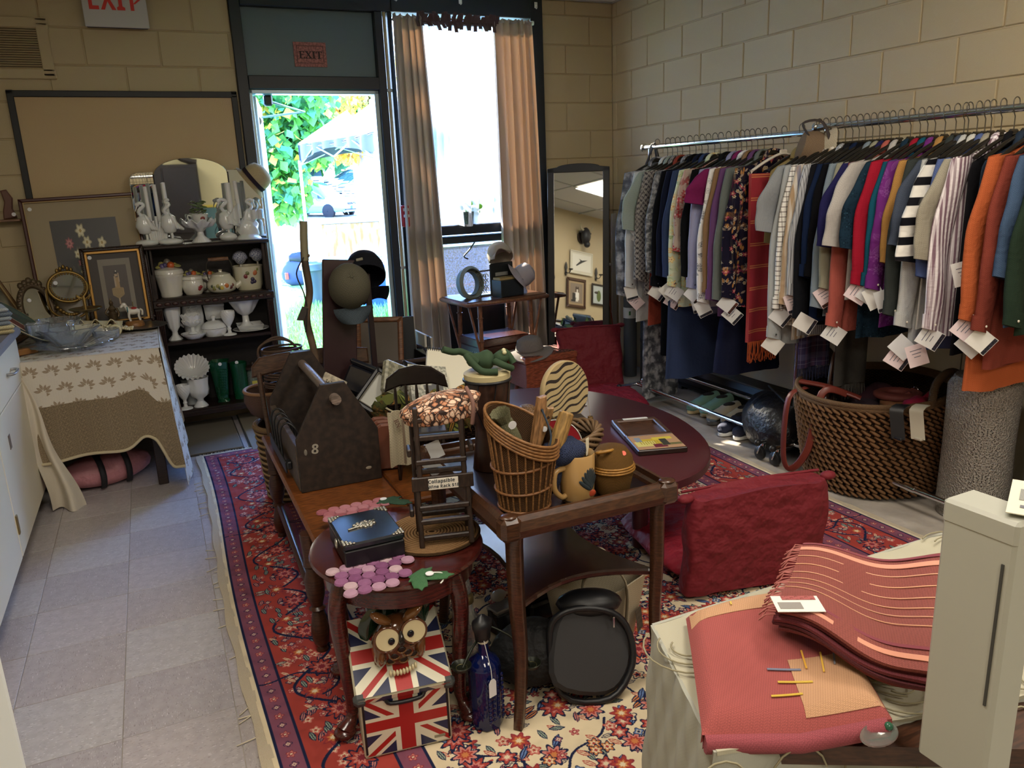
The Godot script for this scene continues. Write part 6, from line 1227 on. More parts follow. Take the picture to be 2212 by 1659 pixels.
	for q in [[-0.085, 0.07], [0.085, 0.07], [-0.085, -0.075], [0.085, -0.075]]: part(kc, "leg", lat([0.006, 0, 0.011, 0.06, 0.007, 0.08, 0.012, 0.13, 0.009, 0.165], 10, X(V(q[0], 0, q[1]), 0, 0, 4 * signf(q[0]))), kd)
	# cloth-lined basket with stationery
	var fb = thing("lined_basket", "basket lined with green leaf-print cloth, bunting tied round its rim", "basket", V(-2.42, 0.447, 2.45), -10)
	part(fb, "woven_body", lat([0, 0, 0.17, 0, 0.25, 0.2, 0.24, 0.2, 0.16, 0.02, 0, 0.02], 4, Transform3D(Basis().scaled(V(1.25, 1, 0.85)), V0) * X(V0, 0, 45)), wicker("4a3020", 10, 5)); var lm = mat("ffffff", 0.9, {"tex": "liner", "uv": V(2, 1, 1), "bump": "weave_n", "bs": 0.2})
	part(fb, "liner", lat([0.15, 0.2, 0.2, 0.235, 0.27, 0.225, 0.285, 0.15, 0.25, 0.07], 48, Transform3D(Basis().scaled(V(0.95, 1, 0.66)), V0), func(t, i, q): return Vector2(q.x * (1.0 + 0.05 * sin(t * 9 + i)), q.y + 0.012 * sin(t * 7 + i * 2)), 3.0, 0.6), lm)
	for i in 3: part(fb, "napkin_corner", sht(6, 6, func(u, t): return V(-0.14 + 0.16 * i + 0.1 * (u - 0.5) * (1 - t), 0.22 + 0.09 * t, -0.12 + 0.03 * sin(u * 5) * t), 0.003), mat("8b8f3e" if i % 2 == 0 else "59602e", 0.85))
	for i in 3:
		var x = -0.24 + 0.17 * i
		part(fb, "bunting_knot", blb(V(x, 0.2 - 0.02 * i, 0.17), V(0.03, 0.026, 0.024), 10, 7, I, func(d): return 1.0 + 0.2 * sin(d.x * 8 + d.y * 5)), mat("8a8a4a", 0.85, {"tex": "liner", "tri": 5.0}))
		part(fb, "bunting_flag", sht(4, 6, func(u, t): return V(x + 0.07 * (u - 0.5) * (1 - t) + 0.02 * t, 0.19 - 0.02 * i - 0.085 * t, 0.185 + 0.01 * sin(u * 5)), 0.002), mat("a8843a", 0.85, {"tex": "liner"}))
	part(fb, "bunting_cord", tub(curve([V(-0.25, 0.22, 0.16), V(-0.14, 0.16, 0.2), V(0.02, 0.13, 0.2), V(0.2, 0.16, 0.18)], 5), 0.004, 5), mat("c8c0a0", 0.8))
	var n1 = thing("napkin_pack", "packet of grey butterfly napkins on top of the lined basket", "napkins", V(-2.47, 0.7, 2.55)); n1.rotation_degrees = V(-48, -12, -30); part(n1, "pack", bx(-0.085, -0.016, -0.085, 0.085, 0.016, 0.085, 0.008), mat("ffffff", 0.35, {"tex": "napkin", "tri": V(5.9, 5.9, 5.9), "coat": 0.5})); var nq = S(); flat(nq); quad(nq, V(-0.083, 0.017, -0.083), V(0.083, 0.017, -0.083), V(0.083, 0.017, 0.083), V(-0.083, 0.017, 0.083)); n1.rotation_degrees = V(48, -12, -18); part(n1, "printed_front", nq, mat("ffffff", 0.3, {"tex": "napkin", "coat": 0.5}))
	var n2 = thing("napkin_pack", "second napkin packet standing edge-up left of the butterfly pack", "napkins", V(-2.56, 0.71, 2.46)); n2.rotation_degrees = V(52, -30, -52); part(n2, "pack", bx(-0.085, -0.018, -0.07, 0.085, 0.018, 0.07, 0.008), mat("c9c7ba", 0.35, {"tex": "napkin", "tri": 4.0, "coat": 0.5})); part(n2, "seam_flap", cb(V(0, 0.0, 0.071), V(0.15, 0.03, 0.002), 0.0), mat("a8a698", 0.4))
	var nb = thing("spiral_notebook", "open blank spiral notebook resting on the lined basket", "notebook", V(-2.33, 0.705, 2.45)); nb.rotation_degrees = V(30, -24, -12); part(nb, "pages", bx(-0.11, -0.012, -0.14, 0.11, 0.006, 0.14, 0.003), mat("e2dcc8", 0.6)); part(nb, "back_cover", bx(-0.112, -0.016, -0.142, 0.112, -0.012, 0.142, 0.001), mat("a8a498", 0.6)); var sp = S()
	for i in 24: tube(sp, arc(V(-0.105 + 0.0091 * i, 0.0, -0.138), V(0, 0.013, 0), V(0, 0, 0.011), 0, 350, 8), 0.0016, 4, true)
	stuff(part(nb, "spiral_wire", sp, mat("3a3a3e", 0.3, {"metal": 0.7})))
	var tw2 = thing("tea_towel", "cream striped tea towel hanging beside the wine rack", "towel", V(-2.72, 0.5, 2.92)); part(tw2, "cloth", sht(8, 20, func(u, t): return V(-0.03 + 0.075 * u * (1 + 0.5 * t), 0.23 - 0.2 * t, 0.02 + 0.012 * sin(u * 11 + t * 2)), 0.006), cloth("b9ae94")); part(tw2, "stripe", sht(2, 12, func(u, t): return V(0.015 + 0.008 * u, 0.2 - 0.16 * t, 0.034 + 0.003 * sin(t * 4)), 0.001), mat("6a5a4a", 0.9)); part(tw2, "stitched_words", txt("RN", 0.022, 0.001, true), mat("5a4034", 0.9), X(V(0.0, 0.19, 0.034), 0, 0, -70))
	side_tables(wd, cherry, black)
	on_tables(wd, black)
	under_tables(black)
	maroon_set()
	window_corner()

func side_tables(wd, cherry, black):
	var ot = thing("oval_table", "small oval cherry side table with cabriole legs in front", "table", V(-2.89, 0.012, 3.46))
	var sc = Transform3D(Basis().scaled(V(0.93, 1, 1)), V0)
	part(ot, "tabletop", lat([0, 0.462, 0.24, 0.462, 0.256, 0.468, 0.264, 0.478, 0.26, 0.486, 0.245, 0.489, 0, 0.489], 56, sc), cherry); part(ot, "apron", lat([0.215, 0.405, 0.228, 0.405, 0.228, 0.462, 0.215, 0.462], 48, sc), cherry)
	for q in [[-0.185, 0.1], [0.1, 0.175], [-0.14, -0.15], [0.13, -0.16]]:
		var d = V(q[0], 0, q[1]).normalized()
		var pts = curve([V(q[0], 0.455, q[1]), V(q[0], 0.37, q[1]) + d * 0.025, V(q[0], 0.2, q[1]) + d * 0.012, V(q[0], 0.07, q[1]) + d * 0.005, V(q[0], 0.02, q[1]) + d * 0.035], 5)
		var rr = []
		for i in pts.size(): var f = float(i) / (pts.size() - 1); rr.append(lerpf(0.027, 0.015, f) if f < 0.8 else lerpf(0.015, 0.028, (f - 0.8) / 0.2))
		part(ot, "cabriole_leg", tub(pts, rr, 12), cherry); part(ot, "pad_foot", blb(V(q[0], 0.016, q[1]) + d * 0.04, V(0.032, 0.016, 0.032), 12, 6), cherry)
	# tray-top table with lower shelf
	var tt = thing("tray_table", "dark mahogany tray-top side table with low curved shelf", "table", V(-2.43, 0.012, 3.46)); var mh = wood("4d2f1d", 0.3, V(1.5, 9, 9), {"coat": 0.3})
	part(tt, "tray_panel", bx(-0.24, 0.59, -0.3, 0.24, 0.606, 0.3, 0.002), wood("201210", 0.35)); var gal = [[0.0, 0.32, 0.52, 0.0], [0.0, -0.32, 0.52, 0.0], [-0.25, 0.0, 0.66, 90.0], [0.25, 0.0, 0.66, 90.0]]
	for q in gal: part(tt, "gallery_rail", ex([-0.022, -0.032, 0.016, -0.032, 0.022, -0.01, 0.014, 0.014, 0.004, 0.026, -0.006, 0.026, -0.004, 0.008, -0.014, 0.002], q[2] - 0.06, X(V(q[0], 0.615, q[1]), 0, 90.0 + (q[3] if q[0] <= 0 and q[1] <= 0 else q[3] + 180.0)), 0.004), mh)
	for q in [[-0.225, 0.305], [0.225, 0.305], [-0.225, -0.3], [0.225, -0.3]]:
		var sx = signf(q[0])
		part(tt, "leg", tub(curve([V(q[0], 0.58, q[1]), V(q[0], 0.4, q[1]), V(q[0] - 0.006 * sx, 0.2, q[1]), V(q[0] + 0.012 * sx, 0, q[1] * 1.02)], 4), [0.027, 0.026, 0.026, 0.025, 0.025, 0.024, 0.023, 0.022, 0.021, 0.02, 0.019, 0.018, 0.017], 4), mh)
		part(tt, "corner_bracket", cb(V(q[0] * 1.09, 0.612, q[1] * 1.05), V(0.058, 0.066, 0.052), 0.012), mh)
		part(tt, "carved_corner", blb(V(q[0] * 1.09, 0.644, q[1] * 1.05), V(0.026, 0.006, 0.022), 12, 5), mh)
	var sh = []
	for k in 4:
		var c = [Vector2(-0.235, -0.31), Vector2(0.235, -0.31), Vector2(0.235, 0.31), Vector2(-0.235, 0.31)]; var a = c[k]; var b2 = c[(k + 1) % 4]; var m = (a + b2) / 2
		for i in 10: var u = i / 10.0; var p2 = a.lerp(b2, u) - m.normalized() * 0.09 * sin(PI * u); sh.append(p2.x); sh.append(p2.y)
	part(tt, "lower_shelf", ex(sh, 0.02, X(V(0, 0.355, 0), 90), 0.005), wood("3c211a", 0.18, V(1.2, 9, 9), {"coat": 0.5}))

func on_tables(wd, black):
	var Y = 0.502
	# round table: mats, box, wine rack
	var pm = thing("rattan_placemat", "round coiled rattan placemat on the small oval table", "placemat", V(-2.785, Y, 3.47)); part(pm, "mat", lat([0, 0, 0.138, 0, 0.142, 0.005, 0.135, 0.009, 0, 0.009], 48), wicker("7a5a38", 30, 9, 2.0)); var cs = S()
	for i in 14: tube(cs, arc(V(0, 0.009, 0), V(0.012 + 0.0093 * i, 0, 0), V(0, 0, 0.012 + 0.0093 * i), 0, 350, 20 + i), 0.0042, 5, true)
	stuff(part(pm, "coils", cs, mat("86643e", 0.7, {"bump": "wicker_n", "tri": 30.0}))); 
	for w in 2:
		var dl = thing("crochet_doily", ["crocheted purple grape-cluster doily at the front of the oval table", "crocheted pink grape-cluster doily behind the black box"][w], "doily", V([-2.985, -2.93][w], Y + 0.001, [3.64, 3.2][w]), [0, 0][w])
		var r = RandomNumberGenerator.new(); r.seed = 3 + w; var n = 0
		for row in 5:
			for k in [6, 6, 5, 5, 4][row]:
				if w == 1 and row > 2: continue
				var x = -0.11 + 0.036 * k + 0.012 * (row % 2) + 0.004 * row; var z = (-0.075 + 0.034 * row) if w == 0 else (-0.04 + 0.03 * row)
				x += 0.0 if w == 0 else 0.0
				var g = part(dl, "grape", lat([0, 0, 0.015, 0, 0.019, 0.004, 0.017, 0.009, 0.01, 0.0075, 0.006, 0.01, 0, 0.01], 16, X(V(x, 0.001 * (n % 2), z), 0, r.randf() * 90)), mat([["8d5a80", "b08aa0", "7c4870", "c0a4ac"], ["a4626c", "b07680", "96545e", "aa6a74"]][w][r.randi() % 4], 0.95, {"bump": "knit_n", "tri": 60.0, "bs": 1.0})); n += 1
		for q in [[0.09, 0.06, 30], [0.125, 0.085, -20], [0.075, 0.095, 80]] if w == 0 else [[0.1, -0.02, 10], [0.125, 0.01, -40]]:
			part(dl, "crochet_leaf", blb(V0, V(0.042, 0.005, 0.022), 14, 5, X(V(q[0], 0.009, q[1]), 0, q[2], 0), func(d): return 1.0 + 0.15 * cos(atan2(d.z, d.x) * 6)), mat("3e6a44" if w == 0 else "2c4a38", 0.95, {"bump": "knit_n", "tri": 50.0, "bs": 1.2}))
		part(dl, "price_sticker", lat([0, 0, 0.011, 0, 0.011, 0.002, 0, 0.002], 14, X(V(0.108, 0.016, 0.08) if w == 0 else V(0.085, 0.012, -0.03))), mat("e8e8ea", 0.5))
		if w == 0: part(dl, "string", tub(curve([V(0.115, 0.018, 0.08), V(0.14, 0.012, 0.085), V(0.135, 0.004, 0.105), V(0.125, 0.0, 0.112)], 4), 0.002, 5), mat("dcdcd6", 0.8))
	var jb = thing("trinket_box", "black lacquered box with silver filigree emblem and corners", "box", V(-2.978, Y + 0.011, 3.475), 0)
	part(jb, "box", bx(-0.082, 0, -0.098, 0.082, 0.045, 0.098, 0.003), mat("0f1014", 0.35)); part(jb, "lid", bx(-0.084, 0.047, -0.1, 0.084, 0.066, 0.1, 0.005), mat("171a22", 0.22, {"coat": 0.6, "cr": 0.12})); var sv = mat("b8b4a8", 0.3, {"metal": 0.9}); var em = S()
	for i in 26: blob(em, V(0.0 + 0.03 * cos(i * 2.4) * sqrt(i / 26.0), 0.067, -0.005 + 0.02 * sin(i * 2.4) * sqrt(i / 26.0)), V(0.006, 0.004, 0.005), 7, 4)
	tube(em, curve([V(-0.05, 0.068, 0.012), V(-0.02, 0.069, 0.006), V(0.0, 0.069, 0.0), V(0.03, 0.069, -0.016)], 4), 0.003, 5)
	part(jb, "silver_emblem", em, sv)
	for q in [[-1, -1], [1, -1], [-1, 1], [1, 1]]:
		var cn = S()
		for i in 4:
			for j in 4 - i: blob(cn, V(q[0] * (0.08 - 0.0085 * i), 0.0665, q[1] * (0.096 - 0.0085 * j)), V(0.005, 0.0025, 0.005), 6, 4)
		part(jb, "silver_corner", cn, sv)
	part(jb, "clasp", tub(arc(V(-0.087, 0.04, 0.02), V(0, 0.012, 0), V(0, 0, 0.01), 0, 340, 10), 0.003, 5, true), sv)
	var wr = thing("wine_rack", "dark wooden collapsible wine rack with handwritten price label", "rack", V(-2.762, Y + 0.01, 3.52), -14); var w2 = wood("33231a", 0.45, V(6, 2, 6))
	for sx in [-0.068, 0.068]:
		part(wr, "front_upright", cb(V0, V(0.014, 0.2, 0.02), 0.003, X(V(sx * 1.02, 0.1, 0.045), -7)), w2); part(wr, "front_upright", cb(V0, V(0.014, 0.22, 0.02), 0.003, X(V(sx * 0.9, 0.285, 0.03), -6)), w2)
		part(wr, "rear_upright", cb(V0, V(0.012, 0.39, 0.018), 0.003, X(V(sx * 1.05, 0.195, -0.045), 3)), w2); part(wr, "side_block", cb(V(sx * 1.32, 0.1, 0.02), V(0.012, 0.022, 0.05), 0.003), w2); part(wr, "side_block", cb(V(sx * 1.25, 0.275, 0.02), V(0.012, 0.022, 0.05), 0.003), w2)
	for q in [[0.025, 0.05], [0.075, 0.052], [0.115, 0.05], [0.15, -0.04], [0.215, 0.03], [0.245, 0.04], [0.31, 0.028], [0.36, 0.024], [0.06, -0.04], [0.29, -0.04]]: part(wr, "rung", cb(V(0, q[0], q[1]), V(0.14, 0.015, 0.014), 0.003), w2)
	part(wr, "label_board", bx(-0.085, 0.165, 0.04, 0.085, 0.205, 0.052, 0.002), w2)
	part(wr, "price_label", bx(-0.04, 0.168, 0.053, 0.042, 0.2, 0.055, 0.001), mat("ddd8cc", 0.6)); part(wr, "label_words", txt("Collapsible", 0.014, 0.0006), mat("1c2a34", 0.7), X(V(-0.004, 0.192, 0.0553))); part(wr, "label_words", txt("Wine Rack $18", 0.0125, 0.0006), mat("1c2a34", 0.7), X(V(0.001, 0.177, 0.0553)))
	for q in [[-0.012, 0.265, 20.0], [-0.02, 0.215, 40.0]]: part(wr, "paper_tag", cb(V0, V(0.04, 0.05, 0.001), 0.0, X(V(q[0], q[1], 0.004), 0, 0, q[2])), mat("c9cacc", 0.7))
	var pb = thing("pebble_pouch", "brown pebble-print fabric pouch draped over the wine rack top", "pouch", V(-2.742, Y + 0.378, 3.49), -14)
	part(pb, "pouch", blb(V(0, 0.014, 0), V(0.105, 0.034, 0.07), 26, 12, X(V0, 0, 0, 10), func(d): return 1.0 + 0.12 * pow(absf(d.x), 4.0) + 0.04 * sin(d.x * 8 + d.z * 6)), mat("ffffff", 0.85, {"tex": "pebble", "uv": V(3, 2, 1), "bump": "fold_n", "bs": 0.4})); part(pb, "cuff", lat([0.1, -0.022, 0.106, -0.016, 0.106, 0.014, 0.1, 0.018], 30, X(V(0, 0.0, 0), 0, 0, 6) * Transform3D(Basis().scaled(V(1, 1, 0.72)), V0), null, 5.0, 0.5), mat("ffffff", 0.85, {"tex": "pebble"})); part(pb, "loop", tub(curve([V(0.07, 0.07, 0.04), V(0.085, 0.03, 0.065), V(0.08, -0.03, 0.065)], 4), 0.006, 6), mat("7a5a50", 0.85))
	# tray table
	Y = 0.62
	var bk = thing("waste_basket", "slant-rimmed wicker basket holding wooden flutes on the tray table", "basket", V(-2.575, Y, 3.665)); var tilt = func(t, i, q): return Vector2(q.x, q.y + (0.05 * cos(t + 2.4) * (q.y / 0.26)))
	part(bk, "woven_body", lat([0, 0, 0.066, 0, 0.07, 0.02, 0.092, 0.2, 0.098, 0.235, 0.09, 0.235, 0.084, 0.2, 0.062, 0.015, 0, 0.012], 44, I, tilt, 30.0, 4.0), wicker("8a6038", 1, 3, 1.8)); var vs = S()
	for i in 26: var a = TAU * i / 26; tube(vs, [V(0.069 * cos(a), 0.012, 0.069 * sin(a)), V(0.094 * cos(a), 0.2 + 0.035 * cos(a + 2.4), 0.094 * sin(a))], 0.0046, 5, false, 0.6)
	stuff(part(bk, "splints", vs, wood("94683c", 0.5)))
	for h in [0.004, 0.06, 0.13]: part(bk, "binding", tub(arc(V(0, h + 0.006, 0), V(0.071 + 0.12 * h, 0.012 * h / 0.13, 0), V(0, 0, 0.071 + 0.12 * h), 0, 350, 30), 0.0042, 5, true), wood("8a5c34", 0.5))
	var rp = S()
	for k in 5:
		var pp = []
		for q in arc(V0, V(0.097, 0, 0), V(0, 0, 0.097), 0, 350, 40): var t = atan2(q.z, q.x); pp.append(q + V(0, 0.2 + 0.009 * k + 0.05 * cos(t + 2.4), 0))
		tube(rp, pp, 0.0046, 5, true)
	stuff(part(bk, "rim_strands", rp, wood("98693a", 0.5)))
	var rc = thing("rolled_pouch", "olive drawstring cloth roll with round sticker in the wicker basket", "pouch", V(-2.605, 0.82, 3.665)); rc.rotation_degrees = V(10, 0, 24); part(rc, "roll", lat([0, -0.13, 0.022, -0.13, 0.026, 0.0, 0.024, 0.06, 0.02, 0.065, 0.027, 0.095, 0.018, 0.085, 0.012, 0.05], 24, I, func(t, i, q): return Vector2(q.x * (1.0 + (0.08 * sin(t * 9) if i > 3 else 0.0)), q.y)), cloth("6c6a52")); sticker(rc, V(0.012, 0.055, 0.023), "price_sticker", 0.012); part(rc, "printed_words", txt("Yul", 0.016, 0.0005), mat("3a3a30", 0.8), X(V(0.0, -0.05, 0.0262), 0, 0, -70))
	for q in [[-2.545, 0.79, 3.68, -13, 0.29, 0.013, "9a7048", "tall square wooden flute standing left in the wicker basket"], [-2.52, 0.78, 3.64, -26, 0.23, 0.012, "9c7446", "short notched wooden flute with sticker behind the wide one"], [-2.49, 0.775, 3.69, -24, 0.22, 0.02, "b08a50", "broad pale bamboo tube leaning right in the wicker basket"]]:
		var fl = thing("wooden_flute", q[7], "flute", V(q[0], q[1], q[2])); fl.rotation_degrees = V(-4, 0, q[3]); var fw = wood(q[6], 0.45, V(8, 1.5, 8))
		if q[5] < 0.019:
			part(fl, "tube", ex([-q[5], -q[4] / 2, q[5], -q[4] / 2, q[5], q[4] / 2 - 0.02, q[5] * 0.7, q[4] / 2, -q[5], q[4] / 2 - 0.008], q[5] * 1.7, I, 0.003), fw)
			for h in [0.36, -0.1, -0.22, -0.34]: part(fl, "finger_hole", lat([0, 0, 0.0045, 0, 0, 0.0012], 10, X(V(0, q[4] * h, q[5] * 0.851), 90)), mat("2a1a10", 0.8))
		else: part(fl, "tube", lat([0, -q[4] / 2, 0.02, -q[4] / 2, 0.022, 0, 0.021, q[4] / 2 - 0.004, 0.016, q[4] / 2, 0.012, q[4] / 2 - 0.01, 0, q[4] / 2 - 0.02], 22), fw); part(fl, "node_ring", tub(arc(V(0, 0.0, 0), V(0.0222, 0, 0), V(0, 0, 0.0222), 0, 350, 18), 0.0016, 5, true), fw)
		if q[3] == -26: sticker(fl, V(0, 0.05, 0.012), "price_sticker", 0.008)
	one("striped_cord", "thin blue and red cord between the flutes in the basket", "cord", tub(curve([V(-2.53, 0.9, 3.7), V(-2.515, 0.83, 3.72), V(-2.53, 0.77, 3.72), V(-2.5, 0.72, 3.7)], 5), 0.003, 5), mat("2e3a48", 0.8))
	var mg = thing("mug", "tall tan pottery mug painted with dark leaves on tray table", "mug", V(-2.425, Y, 3.695)); var cy = glaze("b08c58", 0.3); part(mg, "cup", lat([0, 0, 0.042, 0, 0.046, 0.006, 0.049, 0.06, 0.05, 0.135, 0.048, 0.14, 0.045, 0.13, 0.043, 0.02, 0, 0.016], 36), cy); part(mg, "handle", tub(curve([V(-0.046, 0.105, 0.012), V(-0.078, 0.1, 0.02), V(-0.082, 0.055, 0.02), V(-0.06, 0.025, 0.016), V(-0.044, 0.024, 0.012)], 5), 0.008, 8), cy); part(mg, "dark_band", tub(arc(V(0, 0.009, 0), V(0.0465, 0, 0), V(0, 0, 0.0465), 0, 350, 30), 0.002, 5, true), mat("2c2014", 0.4))
	var lf = S()
	for i in 9: blob(lf, V0, V(0.0065, 0.024, 0.0018), 8, 6, X(V(0.049 * sin(0.3 + 0.09 * (i - 4)), 0.065 + 0.018 * cos((i - 4) * 0.5), 0.049 * cos(0.3 + 0.09 * (i - 4))), 0, rad_to_deg(0.3 + 0.09 * (i - 4)), -12 * (i - 4)))
	part(mg, "painted_leaves", lf, mat("263036", 0.4)); part(mg, "painted_pot", blb(V(0.022, 0.03, 0.0445), V(0.012, 0.01, 0.002), 10, 5), mat("a8432a", 0.4))
	var kw = thing("knit_hat", "navy blue cable-knit hat slumped over the tan mug", "hat", V(-2.445, Y + 0.1, 3.685)); part(kw, "knit", blb(V(-0.005, 0.045, 0), V(0.062, 0.035, 0.05), 24, 12, X(V0, 0, 0, 8), func(d): return 1.0 + 0.14 * sin(d.x * 6 + d.z * 4) * maxf(0, d.y) + 0.1 * maxf(0, -d.y) * absf(d.x)), mat("1f2a48", 0.95, {"bump": "knit_n", "tri": 34.0, "bs": 2.0})); part(kw, "fold", blb(V(-0.055, -0.0, -0.01), V(0.035, 0.075, 0.04), 16, 9), mat("1c2642", 0.95, {"bump": "knit_n", "tri": 34.0, "bs": 2.0})); part(kw, "paper_label", cb(V(0.052, 0.045, 0.03), V(0.016, 0.05, 0.001), 0.0, X(V0, 0, 30)), mat("d8d0b8", 0.7))
	var lb = thing("lidded_basket", "round honey-coloured lidded wicker basket at the tray table's right", "basket", V(-2.315, Y, 3.7)); var hw = wicker("a87a38", 24, 6, 1.6); part(lb, "bowl", lat([0, 0, 0.042, 0, 0.05, 0.012, 0.06, 0.06, 0.06, 0.07, 0, 0.07], 40), hw)
	part(lb, "lid", lat([0.062, 0.07, 0.064, 0.078, 0.061, 0.085, 0.058, 0.11, 0.04, 0.135, 0.015, 0.142, 0, 0.143], 40), hw); var ls = S()
	for i in 9: tube(ls, arc(V(0, 0.075 + 0.0065 * i, 0), V(0.0635 - 0.0009 * i * i, 0, 0), V(0, 0, 0.0635 - 0.0009 * i * i), 0, 350, 30), 0.0034, 5, true)
	stuff(part(lb, "coils", ls, wood("a8762e", 0.5))); part(lb, "ring_handle", tub(arc(V(-0.035, 0.135, 0.02), V(0.024, 0, 0), V(0, 0.004, 0.013), 0, 350, 16), 0.005, 6, true), wood("a8782e", 0.45)); part(lb, "price_dot", lat([0, 0, 0.007, 0, 0.007, 0.001, 0, 0.001], 12, X(V(0.012, 0.128, 0.043), 52)), mat("d8604e", 0.5))
	var vn = thing("vine_wreath_basket", "twisted vine ring basket with red plate on the tray table", "basket", V(-2.265, Y, 3.36)); var vm = mat("6a5238", 0.6)
	for k in 6:
		var pp = []
		for i in 36: var a = TAU * i / 36; var b2 = a * 3 + k * TAU / 6; pp.append(V((0.095 + 0.012 * cos(b2)) * cos(a), 0.055 + 0.02 * sin(b2) + 0.02 * cos(a), (0.095 + 0.012 * cos(b2)) * sin(a)))
		part(vn, "vine", tub(pp, 0.0065, 6, true), vm)
	part(vn, "base", lat([0, 0, 0.08, 0, 0.095, 0.05, 0.09, 0.05, 0.075, 0.01, 0, 0.01], 30), wicker("4a3626", 14, 3)); part(vn, "wire_twist", blb(V(0.03, 0.085, -0.085), V(0.03, 0.022, 0.02), 12, 7, I, func(d): return 1.0 + 0.2 * sin(d.x * 12)), mat("1e1e1e", 0.6))
	var rp2 = thing("red_plate", "deep red round plate standing in the vine ring basket", "plate", V(-2.335, Y + 0.05, 3.4)); rp2.rotation_degrees = V(62, 0, 24); part(rp2, "plate", lat([0, 0, 0.05, 0, 0.08, 0.01, 0.082, 0.013, 0.05, 0.004, 0, 0.004], 36), glaze("7a1c22", 0.2)); part(rp2, "silver_rim", tub(arc(V(0, 0.012, 0), V(0.083, 0, 0), V(0, 0, 0.083), 0, 352, 40), 0.0025, 5, true), mat("a8a49c", 0.3, {"metal": 0.7}))
	var lp = thing("leather_case", "tooled black leather case lying behind the red plate", "case", V(-2.24, Y, 3.2), -10); part(lp, "case", bx(-0.12, 0, -0.05, 0.12, 0.06, 0.05, 0.012), mat("231f20", 0.35, {"bump": "rough_n", "tri": 18.0})); part(lp, "tooled_flap", bx(-0.122, 0.052, -0.052, 0.122, 0.066, 0.054, 0.006), mat("2a2526", 0.3, {"bump": "rough_n", "tri": 26.0, "bs": 2.0}))
	var fn = thing("hand_drum", "round zebra-striped rattle drum on a handle with string bead", "drum", V(-2.165, Y, 3.17)); fn.rotation_degrees = V(-6, 16, 0); part(fn, "drumhead", lat([0, 0.012, 0.106, 0.012, 0.109, 0.008, 0.109, -0.008, 0.106, -0.012, 0, -0.012], 44, X(V(0, 0.15, 0), 90)), mat("b09a70", 0.7)); var dq = S(); flat(dq)
	for i in 40: var a = TAU * i / 40; var b2 = TAU * (i + 1) / 40; tri(dq, V(0, 0.15, 0.0128), V(0.105 * cos(a), 0.15 + 0.105 * sin(a), 0.0128), V(0.105 * cos(b2), 0.15 + 0.105 * sin(b2), 0.0128), Vector2(0.5, 0.5), Vector2(0.5 + 0.5 * cos(a), 0.5 - 0.5 * sin(a)), Vector2(0.5 + 0.5 * cos(b2), 0.5 - 0.5 * sin(b2)))
	part(fn, "zebra_print", dq, mat("ffffff", 0.7, {"tex": "zebra"})); part(fn, "handle", tub([V(0, 0.045, 0), V(0.0, 0.0, 0.01)], 0.012, 8), wd); part(fn, "string", tub([V(0.1, 0.12, 0.01), V(0.1, 0.04, 0.015)], 0.001, 4), mat("8a7a5a", 0.8)); part(fn, "bead", lat([0, -0.03, 0.009, -0.03, 0.012, -0.01, 0.009, 0.01, 0.004, 0.012, 0, 0.012], 12, X(V(0.1, 0.03, 0.015))), mat("a8925e", 0.6, {"tex": "zebra", "tri": 12.0})); part(fn, "ring", tub(arc(V(0.1, 0.0, 0.02), V(0.016, 0, 0), V(0, 0.014, 0.004), 0, 345, 14), 0.002, 5, true), mat("6a6a5a", 0.4, {"metal": 0.6}))
	var cv = thing("carved_gourd", "carved brown wooden gourd vase left of the flutes", "vase", V(-2.40, Y, 3.33)); part(cv, "gourd", lat([0, 0, 0.04, 0, 0.045, 0.05, 0.042, 0.1, 0.045, 0.13, 0.04, 0.16, 0.02, 0.178, 0, 0.182], 36, I, func(t, i, q): return Vector2(q.x * (1.0 + 0.02 * cos(t * 20)), q.y)), mat("64492e", 0.45, {"bump": "wicker_n", "tri": 14.0, "bs": 1.4})); part(cv, "collar", tub(arc(V(0, 0.12, 0), V(0.046, 0, 0), V(0, 0, 0.046), 0, 350, 26), 0.003, 5, true), mat("4a3420", 0.5))
	var ch = thing("candle_block", "square reddish-brown pottery candle holder beside the drum", "candle holder", V(-2.465, Y, 3.43), 12); part(ch, "block", bx(-0.03, 0, -0.03, 0.03, 0.165, 0.03, 0.01), mat("4c2e22", 0.4)); part(ch, "socket_rim", lat([0.026, 0.165, 0.032, 0.172, 0.022, 0.178, 0.018, 0.168, 0, 0.166], 20), mat("5a3a2c", 0.35))
	var dr = thing("goblet_drum", "tall dark wooden drum with pale hide head on the tray table", "drum", V(-2.53, Y, 3.33)); part(dr, "shell", lat([0, 0, 0.058, 0, 0.05, 0.06, 0.045, 0.12, 0.052, 0.16, 0.066, 0.2, 0.07, 0.28, 0.068, 0.3, 0, 0.3], 36), wood("3a2218", 0.35, V(5, 1.5, 5))); part(dr, "hide_head", lat([0.071, 0.28, 0.072, 0.305, 0.06, 0.312, 0, 0.314], 36), mat("b8ab82", 0.6)); part(dr, "rope_ring", tub(arc(V(0, 0.285, 0), V(0.072, 0, 0), V(0, 0, 0.072), 0, 350, 30), 0.005, 6, true), black); 
	for i in 8: part(dr, "tuning_rope", tub([V(0.071 * cos(i * 0.785), 0.285, 0.071 * sin(i * 0.785)), V(0.066 * cos(i * 0.785 + 0.2), 0.2, 0.066 * sin(i * 0.785 + 0.2)), V(0.05 * cos(i * 0.785), 0.14, 0.05 * sin(i * 0.785))], 0.002, 4), black)
	var fg = thing("fabric_frog", "dark green stuffed frog sprawled on the hide drum head", "toy", V(-2.53, Y + 0.314, 3.33), -20); var fm = mat("2a4028", 0.85, {"bump": "weave_n", "tri": 20.0})
